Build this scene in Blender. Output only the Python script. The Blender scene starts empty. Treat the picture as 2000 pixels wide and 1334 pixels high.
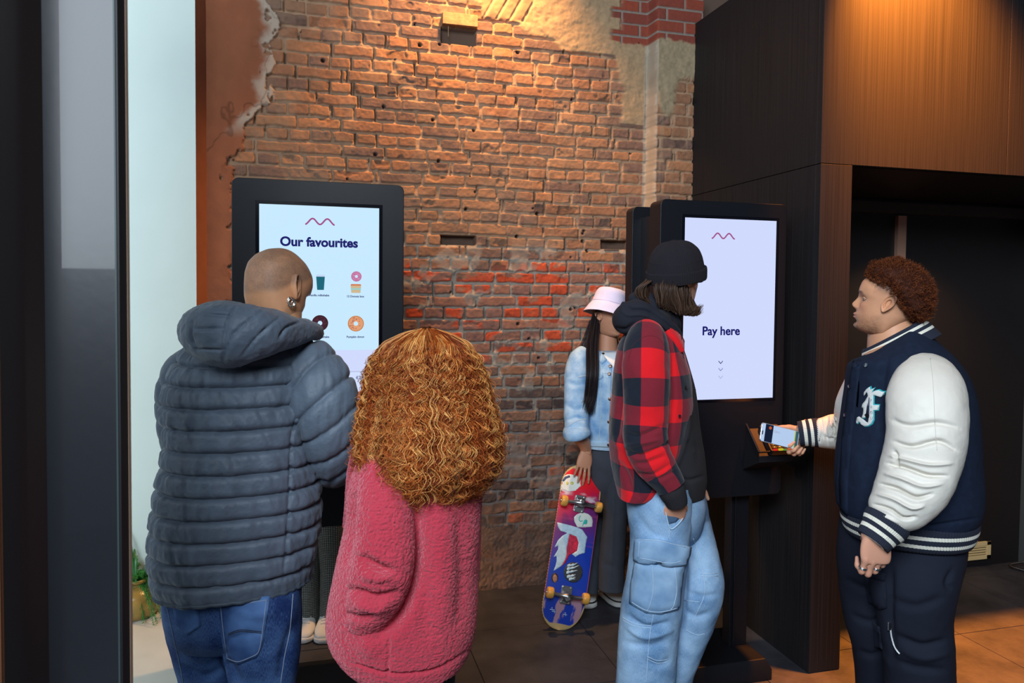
import bpy, bmesh, math, random
import numpy as np
from mathutils import Vector, Matrix
from mathutils.bvhtree import BVHTree
from mathutils.geometry import delaunay_2d_cdt

random.seed(7); RNG = np.random.default_rng(7)
SC = bpy.context.scene
COL = SC.collection

# ------------------------------------------------------------------ camera, world, light, exposure
F, PX, PY, H = 1430.0, 1000.0, 624.0, 1.6
_yaw, _pitch, _roll = math.radians(15), math.radians(2.0), 0.010
FW = np.array([math.sin(_yaw)*math.cos(_pitch), math.cos(_yaw)*math.cos(_pitch), -math.sin(_pitch)])
_r0 = np.array([math.cos(_yaw), -math.sin(_yaw), 0.0]); _u0 = np.cross(_r0, FW)
RT = math.cos(_roll)*_r0 + math.sin(_roll)*_u0; UP = np.cross(RT, FW)
CAM = np.array([0.0, 0.0, H])
def ray(px, py): return FW + RT*(px-PX)/F - UP*(py-PY)/F
DS = [1.0]
def D(px, py, d): return CAM + ray(px, py)*d*DS[0]                       # at camera depth d
def Yp(px, py, y): r = ray(px, py); return CAM + r*y/r[1]          # on the plane y
def Xp(px, py, x): r = ray(px, py); return CAM + r*x/r[0]
def Zp(px, py, z=0.0): r = ray(px, py); return CAM + r*(z-H)/r[2]  # at height z
def proj(V):
    W = np.asarray(V, float) - CAM; d = W @ FW
    return PX + F*(W@RT)/d, PY - F*(W@UP)/d, d

cam = bpy.data.cameras.new('camera'); camo = bpy.data.objects.new('camera', cam); COL.objects.link(camo)
cam.sensor_width = 36; cam.lens = 36*F/2000; cam.shift_y = -(667-PY)/2000; cam.clip_start = .05
camo.matrix_world = Matrix(((RT[0], UP[0], -FW[0], 0), (RT[1], UP[1], -FW[1], 0), (RT[2], UP[2], -FW[2], H), (0, 0, 0, 1)))
cam.dof.use_dof = True; cam.dof.focus_distance = 2.5; cam.dof.aperture_fstop = 7.0
SC.camera = camo
vs = SC.view_settings
vs.view_transform = 'Standard'; vs.look = 'None'; vs.gamma = 1; vs.use_curve_mapping = False; vs.exposure = 0.0
w = bpy.data.worlds.new('world'); SC.world = w; w.use_nodes = True
w.node_tree.nodes['Background'].inputs[0].default_value = (.52, .68, .92, 1)
w.node_tree.nodes['Background'].inputs[1].default_value = 0.075

def area(name, loc, tgt, sx, sy, power, col, spread=math.pi):
    l = bpy.data.lights.new(name, 'AREA'); l.shape = 'RECTANGLE'; l.size = sx; l.size_y = sy; l.energy = power; l.color = col; l.spread = spread
    o = bpy.data.objects.new(name, l); COL.objects.link(o); o.location = loc
    o.rotation_euler = (Vector(tgt)-Vector(loc)).to_track_quat('-Z', 'Y').to_euler(); return o
def spot(name, loc, tgt, power, col, ang=90, blend=.6, rad=.05):
    l = bpy.data.lights.new(name, 'SPOT'); l.energy = power; l.color = col; l.spot_size = math.radians(ang); l.spot_blend = blend; l.shadow_soft_size = rad
    o = bpy.data.objects.new(name, l); COL.objects.link(o); o.location = loc
    o.rotation_euler = (Vector(tgt)-Vector(loc)).to_track_quat('-Z', 'Y').to_euler(); return o
DAY = (.80, .90, 1.0); WARM = (1.0, .50, .17)
area('daylight_through_entrance', (-1.15, -1.6, 3.7), (.7, 2.8, .9), 2.3, 1.7, 330, DAY)
area('daylight_side', (-2.55, .75, 2.6), (-.2, 1.9, 1.3), 1.8, 2.0, 36, DAY)
spot('ceiling_spot_brick', (.84, 3.44, 3.80), (.78, 3.96, 2.1), 330, WARM, 92, .9, .05)
spot('ceiling_spot_panel', (2.26, 2.46, 3.54), (2.62, 2.78, 2.3), 4600, (1, .27, .025), 68, 1.0, .05)
spot('recess_spot', (3.3, 3.0, 2.10), (3.1, 2.95, 0), 42, WARM, 120, .7, .04)
spot('ceiling_spot_front', (1.0, .9, 3.9), (1.5, 2.6, .9), 22, (1, .66, .38), 80, .8, .12)
spot('floor_uplight', (.42, 3.66, .06), (1.05, 3.82, .22), 9, WARM, 120, .8, .03)

# ------------------------------------------------------------------ numpy noise
def _h(ix, iy, iz, s):
    n = (ix*374761393 + iy*668265263 + iz*2147483647 + s*1274126177) & 0xffffffff
    n = ((n ^ (n >> 13))*1274126177) & 0xffffffff
    return ((n ^ (n >> 16)) & 0xffff)/65535.0
def noise(x, y, z=0.0, s=0):
    x, y, z = np.broadcast_arrays(np.asarray(x, float), np.asarray(y, float), np.asarray(z, float))
    ix, iy, iz = [np.floor(a).astype(np.int64) for a in (x, y, z)]
    fx, fy, fz = x-ix, y-iy, z-iz
    fx, fy, fz = [f*f*(3-2*f) for f in (fx, fy, fz)]
    r = 0
    for a in (0, 1):
        for b in (0, 1):
            for c in (0, 1):
                r = r + _h(ix+a, iy+b, iz+c, s)*(fx if a else 1-fx)*(fy if b else 1-fy)*(fz if c else 1-fz)
    return r*2-1
def fbm(x, y, z=0.0, o=3, s=0):
    r, a, t = 0, 1, 0
    for i in range(o): r = r + a*noise(np.asarray(x)*2**i, np.asarray(y)*2**i, np.asarray(z)*2**i, s+i*17); t += a; a *= .5
    return r/t
def sst(x, a, b): t = np.clip((x-a)/(b-a), 0, 1); return t*t*(3-2*t)

# ------------------------------------------------------------------ materials
def mat(name, col, rough=.6, metal=0, spec=.5, emis=None, es=1, attr=None, coat=0, sheen=0, var=0, vscale=8, bump=0, bscale=200, sss=0, trans=0):
    m = bpy.data.materials.new(name); m.use_nodes = True; nt = m.node_tree; N, L = nt.nodes, nt.links
    b = N['Principled BSDF']; b.inputs['Base Color'].default_value = (*col, 1); b.inputs['Roughness'].default_value = rough
    b.inputs['Metallic'].default_value = metal; b.inputs['Specular IOR Level'].default_value = spec
    b.inputs['Coat Weight'].default_value = coat; b.inputs['Sheen Weight'].default_value = sheen
    if sss: b.inputs['Subsurface Weight'].default_value = sss; b.inputs['Subsurface Radius'].default_value = (.02, .008, .004); b.inputs['Subsurface Scale'].default_value = .4
    if trans: b.inputs['Transmission Weight'].default_value = trans
    if emis: b.inputs['Emission Color'].default_value = (*emis, 1); b.inputs['Emission Strength'].default_value = es
    src = None
    if attr:
        a = N.new('ShaderNodeAttribute'); a.attribute_name = attr; src = a.outputs['Color']; L.new(src, b.inputs['Base Color'])
    tc = N.new('ShaderNodeTexCoord')
    if var:
        n = N.new('ShaderNodeTexNoise'); n.inputs['Scale'].default_value = vscale; n.inputs['Detail'].default_value = 6; L.new(tc.outputs['Object'], n.inputs['Vector'])
        mp = N.new('ShaderNodeMapRange'); mp.inputs['From Min'].default_value = .3; mp.inputs['From Max'].default_value = .7; mp.inputs['To Min'].default_value = 1-var; mp.inputs['To Max'].default_value = 1+var
        L.new(n.outputs['Fac'], mp.inputs['Value'])
        v = N.new('ShaderNodeVectorMath'); v.operation = 'SCALE'
        if src: L.new(src, v.inputs[0])
        else: v.inputs[0].default_value = col
        L.new(mp.outputs[0], v.inputs['Scale']); L.new(v.outputs[0], b.inputs['Base Color'])
    if bump:
        n = N.new('ShaderNodeTexNoise'); n.inputs['Scale'].default_value = bscale; n.inputs['Detail'].default_value = 4; L.new(tc.outputs['Object'], n.inputs['Vector'])
        bp = N.new('ShaderNodeBump'); bp.inputs['Strength'].default_value = bump; bp.inputs['Distance'].default_value = .003
        L.new(n.outputs['Fac'], bp.inputs['Height']); L.new(bp.outputs[0], b.inputs['Normal'])
    return m
def nd(m): return m.node_tree.nodes, m.node_tree.links, m.node_tree.nodes['Principled BSDF']

# ------------------------------------------------------------------ objects
def mk(name, V, Fc, mats, parent=None, origin=None, col=None, uv=None, smooth=True, mi=None):
    """one mesh object; V world coordinates (n,3); Fc: (m,4)/(m,3) array, -1 pads a triangle, or list of tuples"""
    V = np.asarray(V, float)
    o0 = np.zeros(3) if origin is None else np.asarray(origin, float)
    if parent is not None: o0 = np.array(parent['o0'])
    me = bpy.data.meshes.new(name)
    if isinstance(Fc, np.ndarray):
        if Fc.shape[1] == 4 and (Fc[:, 3] >= 0).all():
            n = len(Fc); me.vertices.add(len(V)); me.vertices.foreach_set('co', (V-o0).astype(np.float32).ravel())
            me.loops.add(n*4); me.loops.foreach_set('vertex_index', Fc.astype(np.int32).ravel())
            me.polygons.add(n); me.polygons.foreach_set('loop_start', np.arange(0, n*4, 4, dtype=np.int32))
            me.update(calc_edges=True)
        else:
            me.from_pydata((V-o0).tolist(), [], [tuple(int(i) for i in f if i >= 0) for f in Fc])
    else: me.from_pydata((V-o0).tolist(), [], Fc)
    if not isinstance(mats, (list, tuple)): mats = [mats]
    for m in mats: me.materials.append(m)
    if mi is not None: me.polygons.foreach_set('material_index', np.asarray(mi, np.int32))
    me.polygons.foreach_set('use_smooth', [smooth]*len(me.polygons))
    if col is not None:
        a = me.color_attributes.new('Col', 'FLOAT_COLOR', 'POINT'); c = np.ones((len(V), 4), np.float32); c[:, :3] = col; a.data.foreach_set('color', c.ravel())
    if uv is not None:
        u = me.uv_layers.new(name='UVMap'); li = np.empty(len(me.loops), np.int32); me.loops.foreach_get('vertex_index', li)
        u.data.foreach_set('uv', np.asarray(uv, np.float32)[li].ravel())
    me.validate(); me.update()
    ob = bpy.data.objects.new(name, me); COL.objects.link(ob)
    if parent is not None: ob.parent = parent
    else: ob.location = o0
    ob['o0'] = list(o0)
    return ob
def tag(o, label=None, cat=None, group=None, kind=None):
    if label: o['label'] = label
    if cat: o['category'] = cat
    if group: o['group'] = group
    if kind: o['kind'] = kind
    return o
def empty(name, loc, label, cat, group=None):
    o = bpy.data.objects.new(name, None); COL.objects.link(o); o.location = loc; o['o0'] = [float(c) for c in loc]; o.empty_display_size = .1
    return tag(o, label, cat, group)

class MB:
    """collects shapes into one mesh"""
    def __init__(s): s.V = []; s.F = []; s.M = []; s.C = []; s.n = 0
    def add(s, V, Fc, m=0, c=None):
        V = np.asarray(V, float).reshape(-1, 3); s.V.append(V)
        for f in Fc: s.F.append(tuple(int(i)+s.n for i in f if i >= 0)); s.M.append(m)
        s.C.append(np.tile(np.array(c if c is not None else (1, 1, 1), float), (len(V), 1)) if (c is None or np.ndim(c) == 1) else np.asarray(c)); s.n += len(V); return s
    def box(s, a, b, m=0, fr=None, c=None):
        x0, y0, z0 = a; x1, y1, z1 = b
        V = np.array([(x, y, z) for z in (z0, z1) for y in (y0, y1) for x in (x0, x1)], float)
        if fr is not None: V = fr[0] + V @ np.array(fr[1])
        return s.add(V, [(0, 2, 3, 1), (4, 5, 7, 6), (0, 1, 5, 4), (2, 6, 7, 3), (0, 4, 6, 2), (1, 3, 7, 5)], m, c)
    def tube(s, P, r, n=8, m=0, c=None, cap=True):
        P = np.asarray(P, float); k = len(P); r = np.broadcast_to(np.asarray(r, float), (k,))
        T = np.gradient(P, axis=0); T /= np.linalg.norm(T, axis=1)[:, None]+1e-12
        a = np.array([0, 0, 1.]) if abs(T[0][2]) < .9 else np.array([1., 0, 0])
        A = np.zeros_like(P); B = np.zeros_like(P)
        for i in range(k):
            a = a - T[i]*(a@T[i]); a /= np.linalg.norm(a)+1e-12; A[i] = a; B[i] = np.cross(T[i], a)
        th = np.arange(n)*2*math.pi/n
        V = P[:, None]+r[:, None, None]*(A[:, None]*np.cos(th)[None, :, None]+B[:, None]*np.sin(th)[None, :, None])
        Fc = [(i*n+j, i*n+(j+1) % n, (i+1)*n+(j+1) % n, (i+1)*n+j) for i in range(k-1) for j in range(n)]
        if cap: Fc += [tuple(range(n))[::-1], tuple((k-1)*n+j for j in range(n))]
        return s.add(V.reshape(-1, 3), Fc, m, c)
    def lathe(s, prof, c0, ax=(0, 0, 1), n=24, m=0, c=None):
        ax = np.array(ax, float); ax /= np.linalg.norm(ax); a = np.cross(ax, (0, 1, 0) if abs(ax[1]) < .9 else (1, 0, 0)); a /= np.linalg.norm(a); b = np.cross(ax, a)
        th = np.arange(n)*2*math.pi/n; V = []
        for (r, h) in prof: V.append(np.array(c0)+ax*h+r*(np.cos(th)[:, None]*a+np.sin(th)[:, None]*b))
        k = len(prof); Fc = [(i*n+j, i*n+(j+1) % n, (i+1)*n+(j+1) % n, (i+1)*n+j) for i in range(k-1) for j in range(n)]
        if prof[0][0] > 1e-6: Fc.append(tuple(range(n))[::-1])
        if prof[-1][0] > 1e-6: Fc.append(tuple((k-1)*n+j for j in range(n)))
        return s.add(np.vstack(V), Fc, m, c)
    def ball(s, c0, r, n=16, m=0, c=None, sc=(1, 1, 1)):
        ph = np.linspace(0, math.pi, n//2+1); th = np.arange(n)*2*math.pi/n
        V = np.stack([np.outer(np.sin(ph), np.cos(th))*sc[0], np.outer(np.sin(ph), np.sin(th))*sc[1], np.outer(np.cos(ph), np.ones(n))*sc[2]], -1)*r+np.array(c0)
        k = n//2+1
        return s.add(V.reshape(-1, 3), [(i*n+j, (i+1)*n+j, (i+1)*n+(j+1) % n, i*n+(j+1) % n) for i in range(k-1) for j in range(n)], m, c)
    def prism(s, pts, z0, z1, fr, m=0, c=None):
        """flat polygon pts (u,v) extruded along w between z0 and z1; fr = (origin, rows u,v,w)"""
        n = len(pts); o, R = fr
        V = np.array([(p[0], p[1], z) for z in (z0, z1) for p in pts]) @ np.array(R) + np.array(o)
        return s.add(V, [tuple(range(n))[::-1], tuple(range(n, 2*n))]+[(i, (i+1) % n, n+(i+1) % n, n+i) for i in range(n)], m, c)
    def obj(s, name, mats, parent=None, origin=None, smooth=False, col=False, kind=None, bevel=0, auto=None):
        o = mk(name, np.vstack(s.V), s.F, mats, parent, origin, col=np.vstack(s.C) if col else None, smooth=smooth, mi=s.M)
        if kind: o['kind'] = kind
        if bevel:
            b = o.modifiers.new('bevel', 'BEVEL'); b.width = bevel; b.segments = 3; b.limit_method = 'ANGLE'
            for p in o.data.polygons: p.use_smooth = True
            o.modifiers.new('wn', 'WEIGHTED_NORMAL')
        if auto: 
            for p in o.data.polygons: p.use_smooth = True
            o.data.set_sharp_from_angle(angle=math.radians(auto))
        return o
def rrect(x0, x1, z0, z1, r, n=6):
    P = []
    for cx, cz, a in ((x1-r, z0+r, -90), (x1-r, z1-r, 0), (x0+r, z1-r, 90), (x0+r, z0+r, 180)):
        for i in range(n+1): t = math.radians(a+90*i/n); P.append((cx+r*math.cos(t), cz+r*math.sin(t)))
    return P

# ------------------------------------------------------------------ lofted surfaces
def cr(K, n, closed=False):
    K = np.asarray(K, float); k = len(K); t = np.linspace(0, k-1-1e-9, n); i = t.astype(int); f = (t-i)[:, None]
    g = lambda j: K[np.clip(j, 0, k-1)]
    p0, p1, p2, p3 = g(i-1), g(i), g(i+1), g(i+2)
    return .5*((2*p1)+(-p0+p2)*f+(2*p0-5*p1+4*p2-p3)*f*f+(-p0+3*p1-3*p2+p3)*f**3)
class G:
    """loft: keys rows = (x,y,z, ra, rb); side = reference axis of ra; closed around"""
    def __init__(s, keys, nt, nu, side=None, n=2.0, hor=False):
        K = np.array([list(k) for k in keys], float); R = cr(K, nt*3)
        L = np.concatenate([[0], np.cumsum(np.linalg.norm(np.diff(R[:, :3], axis=0), axis=1))])
        tt = np.linspace(0, L[-1], nt); R = np.stack([np.interp(tt, L, R[:, j]) for j in range(R.shape[1])], 1)
        C = R[:, :3]; T = np.gradient(C, axis=0); T /= np.linalg.norm(T, axis=1)[:, None]
        if hor: T = np.tile(np.array([0, 0, 1.]), (nt, 1))*np.sign(T[:, 2:3].mean())
        sd = np.tile(np.array(side if side is not None else _r0, float), (nt, 1))
        sd -= T*(sd*T).sum(1)[:, None]; sd /= np.linalg.norm(sd, axis=1)[:, None]; ot = np.cross(T, sd)
        th = np.arange(nu)*2*math.pi/nu; c, q = np.cos(th), np.sin(th); e = 2.0/n
        c, q = np.sign(c)*np.abs(c)**e, np.sign(q)*np.abs(q)**e
        s.V = C[:, None]+sd[:, None]*(R[:, 3][:, None]*c)[..., None]+ot[:, None]*(R[:, 4][:, None]*q)[..., None]
        s.nt, s.nu, s.L = nt, nu, L[-1]; s.circ = 2*math.pi*float(np.mean(np.sqrt((R[:, 3]**2+R[:, 4]**2)/2)))
        s.t = np.repeat(np.linspace(0, 1, nt)[:, None], nu, 1); s.u = np.repeat((np.arange(nu)/nu)[None], nt, 0)
        s.T, s.C = T, C
        s.flip = 1.0
        N = s.normals(); 
        if ((N*(s.V-C[:, None])).sum()) < 0: s.flip = -1.0
    def normals(s):
        du = np.roll(s.V, -1, 1)-np.roll(s.V, 1, 1); dt = np.gradient(s.V, axis=0); N = np.cross(du, dt)
        return s.flip*N/(np.linalg.norm(N, axis=2)[..., None]+1e-12)
    def disp(s, d): s.V = s.V+s.normals()*np.asarray(d)[..., None] if np.ndim(d) else s.V+s.normals()*d; return s
    def nz(s, amp, sc, o=3, seed=0, squash=(1, 1, 1)):
        return s.disp(amp*fbm(s.V[..., 0]*sc*squash[0]+seed, s.V[..., 1]*sc*squash[1], s.V[..., 2]*sc*squash[2], o, seed))
    def crease(s, lines):
        """lines: (polyline px, width px, depth m) — folds, carved or raised on the side that faces the doorway"""
        x, y, d = proj(s.V); N = s.normals(); vis = ((N*(CAM-s.V)).sum(2) > 0)
        off = np.zeros(x.shape)
        for pl, wd, dep in lines:
            best = np.full(x.shape, 1e9); tb = np.zeros(x.shape); pl = np.array(pl, float); k = len(pl)-1
            if k >= 2: pl = cr(pl, 6*k+1); k = len(pl)-1
            for i in range(k):
                a, b = pl[i], pl[i+1]; ab = b-a; t = np.clip(((x-a[0])*ab[0]+(y-a[1])*ab[1])/(ab@ab+1e-9), 0, 1)
                dd = np.hypot(x-a[0]-t*ab[0], y-a[1]-t*ab[1]); mk_ = dd < best; best = np.where(mk_, dd, best); tb = np.where(mk_, (i+t)/k, tb)
            off += dep*np.exp(-(best/wd)**2)*np.clip(4*tb*(1-tb)+.15, 0, 1)
        return s.disp(off*vis)
    def faces(s, cap=True, base=0):
        nt, nu = s.nt, s.nu; i = np.arange(nt-1)[:, None]*nu; j = np.arange(nu)[None]; j2 = (j+1) % nu
        Fq = np.stack([i+j, i+j2, i+nu+j2, i+nu+j], -1).reshape(-1, 4)
        if s.flip < 0: Fq = Fq[:, ::-1]
        return Fq+base
    def uv(s, su=1, st=1): return np.stack([s.u*s.circ*su, s.t*s.L*st], -1).reshape(-1, 2)
def join(gs, cap=True):
    """several lofts as one vertex/face set (closed ends)"""
    V, Fq, UV, n, T = [], [], [], 0, []
    for k, g in enumerate(gs):
        v = g.V.reshape(-1, 3); V.append(v); Fq.append(g.faces(base=n)); UV.append(g.uv()+np.array([k*.37, 0]))
        m = n+len(v)
        if cap:
            for row, rev in ((0, 1), (g.nt-1, 0)):
                cpt = g.V[row].mean(0); V.append(cpt[None]); UV.append(UV[-1][:1] if False else np.array([[k*.37, 0.]]))
                idx = n+row*g.nu+np.arange(g.nu); nx = np.roll(idx, -1)
                tri = np.stack([idx, nx, np.full(g.nu, m), np.full(g.nu, -1)], -1)
                if (rev == 1) == (g.flip > 0): tri[:, :2] = tri[:, :2][:, ::-1]
                Fq.append(tri); m += 1
        n = m
    return np.vstack(V), np.vstack(Fq), np.vstack(UV)
def gobj(name, gs, mats, parent, col=None, cap=True, mi=None):
    if isinstance(gs, G): gs = [gs]
    V, Fq, UV = join(gs, cap)
    c = None
    if col is not None: c = col(V) if callable(col) else col
    return mk(name, V, Fq, mats, parent, col=c, uv=UV)
def bvh(gs):
    if isinstance(gs, G): gs = [gs]
    V, Fq, _ = join(gs, False); return BVHTree.FromPolygons(V.tolist(), [tuple(f) for f in Fq.tolist()])
def bvh_vf(V, Fq): return BVHTree.FromPolygons(np.asarray(V).tolist(), [tuple(int(i) for i in f if i >= 0) for f in Fq])
def hit(tree, px, py, off=0.0):
    r = ray(px, py); h = tree.ray_cast(Vector(CAM), Vector(r).normalized())
    if h[0] is None: return None
    p = np.array(h[0]); n = np.array(h[1]); 
    if n@r > 0: n = -n
    return p+n*off, n
def decal(tree, poly, off=.002, thick=0.0, step=4.0, puff=None, samp=True):
    """a patch cut to a pixel outline and laid on the surface; returns V, F"""
    poly = np.array(poly, float); P = []
    n = len(poly)
    if samp:
        for i in range(n):
            a, b = poly[i], poly[(i+1) % n]; k = max(1, int(np.hypot(*(b-a))/step))
            for j in range(k): P.append(a+(b-a)*j/k)
    else: P = list(poly)
    m = len(P); x0, y0 = poly.min(0); x1, y1 = poly.max(0); Q = np.array(P)
    for x in np.arange(x0+step/2, x1, step):
        for y in np.arange(y0+step/2, y1, step):
            if np.min(np.hypot(Q[:, 0]-x, Q[:, 1]-y)) > step*.55: P.append(np.array((x, y)))
    vs_, ed, fs, ov, oe, of = delaunay_2d_cdt([Vector((float(p[0]), float(p[1]))) for p in P], [(i, (i+1) % m) for i in range(m)], [], 1, 1e-4)
    V = []; N = []; last = None
    for v in vs_:
        h = hit(tree, v.x, v.y)
        if h is None or (last is not None and np.linalg.norm(h[0]-last) > .5): h = (V[-1], N[-1]) if V else (D(v.x, v.y, 2), -FW)
        V.append(h[0]); N.append(h[1]); last = h[0]
    V = np.array(V); N = np.array(N)
    # boundary
    cnt = {}
    for f in fs:
        for a, b in zip(f, list(f[1:])+[f[0]]): cnt[(a, b)] = 1
    bd = [(a, b) for (a, b) in cnt if (b, a) not in cnt]
    o = np.full(len(V), off+thick)
    if puff:
        bs = {a for a, b in bd}; B = np.array([(vs_[i].x, vs_[i].y) for i in bs]); Qv = np.array([(v.x, v.y) for v in vs_])
        dist = np.array([np.min(np.hypot(B[:, 0]-q[0], B[:, 1]-q[1])) for q in Qv]); o = o+puff[0]*(1-np.exp(-(dist/puff[1])**2))
    top = V+N*o[:, None]; bot = V-N*.002; nV = len(V)
    Fc = [tuple(f) for f in fs]+[(b, a, a+nV, b+nV) for a, b in bd]
    return np.vstack([top, bot]), Fc
def stitch(tree, pl, r=.0008, off=.0006, step=6):
    pl = np.array(pl, float); out = []
    if len(pl) > 2: pl = cr(pl, 8*len(pl))
    for i in range(len(pl)-1):
        k = max(1, int(np.hypot(*(pl[i+1]-pl[i]))/step))
        for j in range(k): out.append(pl[i]+(pl[i+1]-pl[i])*j/k)
    out.append(pl[-1]); P = []
    for q in out:
        h = hit(tree, q[0], q[1], off)
        if h is not None and (not P or np.linalg.norm(h[0]-P[-1]) < .08): P.append(h[0])
    return P
def stitches(name, tree, lines, m, parent, r=.0009, off=.0006):
    for pl in lines:
        P = stitch(tree, pl, r, off)
        if len(P) > 2: b = MB(); b.tube(P, r, 5); b.obj(name, m, parent, smooth=True)
def remesh(V, Fq, voxel, smooth_it=2, adapt=0):
    me = bpy.data.meshes.new('tmp'); me.from_pydata(np.asarray(V).tolist(), [], [tuple(int(i) for i in f if i >= 0) for f in Fq]); me.update()
    ob = bpy.data.objects.new('tmp', me); COL.objects.link(ob)
    r = ob.modifiers.new('r', 'REMESH'); r.mode = 'VOXEL'; r.voxel_size = voxel
    if smooth_it: q = ob.modifiers.new('s', 'SMOOTH'); q.iterations = smooth_it; q.factor = .5
    dg = bpy.context.evaluated_depsgraph_get(); e = ob.evaluated_get(dg); m2 = bpy.data.meshes.new_from_object(e)
    n = len(m2.vertices); W = np.empty(n*3, np.float32); m2.vertices.foreach_get('co', W); Fr = [tuple(p.vertices) for p in m2.polygons]
    bpy.data.objects.remove(ob); bpy.data.meshes.remove(me); bpy.data.meshes.remove(m2)
    return W.reshape(-1, 3).astype(float), Fr
# ================================================================== THE SETTING
WY = 3.82; CX = 2.02; CY = 2.62       # brick wall plane, black cladding side plane and front plane
M_black = mat('black_metal', (.008, .009, .013), .38, 0, .5, bump=.12, bscale=260)
M_blackp = mat('black_plastic', (.012, .012, .015), .35)
M_chrome = mat('steel', (.62, .62, .60), .28, 1)
M_dark = mat('matte_black', (.004, .004, .006), .8)

# --- floor tiles
M_floor = mat('stone_tile', (.028, .026, .030), .55)
N, L, b = nd(M_floor)
tc = N.new('ShaderNodeTexCoord'); n1 = N.new('ShaderNodeTexNoise'); n1.inputs['Scale'].default_value = 3.2; n1.inputs['Detail'].default_value = 8; n1.inputs['Roughness'].default_value = .65
L.new(tc.outputs['Object'], n1.inputs['Vector'])
rp = N.new('ShaderNodeValToRGB'); rp.color_ramp.elements[0].color = (.017, .018, .025, 1); rp.color_ramp.elements[0].position = .35; rp.color_ramp.elements[1].color = (.052, .052, .064, 1); rp.color_ramp.elements[1].position = .72
L.new(n1.outputs['Fac'], rp.inputs[0]); L.new(rp.outputs[0], b.inputs['Base Color'])
n2 = N.new('ShaderNodeTexNoise'); n2.inputs['Scale'].default_value = 60; n2.inputs['Detail'].default_value = 5; L.new(tc.outputs['Object'], n2.inputs['Vector'])
bp = N.new('ShaderNodeBump'); bp.inputs['Strength'].default_value = .25; bp.inputs['Distance'].default_value = .004; L.new(n2.outputs['Fac'], bp.inputs['Height']); L.new(bp.outputs[0], b.inputs['Normal'])
rr = N.new('ShaderNodeMapRange'); rr.inputs['To Min'].default_value = .38; rr.inputs['To Max'].default_value = .75; L.new(n1.outputs['Fac'], rr.inputs[0]); L.new(rr.outputs[0], b.inputs['Roughness'])
M_grout = mat('grout', (.012, .012, .013), .9)
fl = MB(); TP = .5745
for i in range(-8, 14):
    for j in range(-8, 5):
        x0, y0 = .096+TP*i, 2.766+TP*j
        if y0 > 3.9: continue
        g = .0022; zz = random.uniform(-.0008, .0008)
        fl.box((x0+g, y0+g, -.03), (x0+TP-g, y0+TP-g, zz), 0)
fl.box((-4.5, -1.9, -.08), (8.2, 5.3, -.0045), 1)
o = fl.obj('floor', [M_floor, M_grout], origin=(0, 0, 0), kind='structure')

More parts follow.
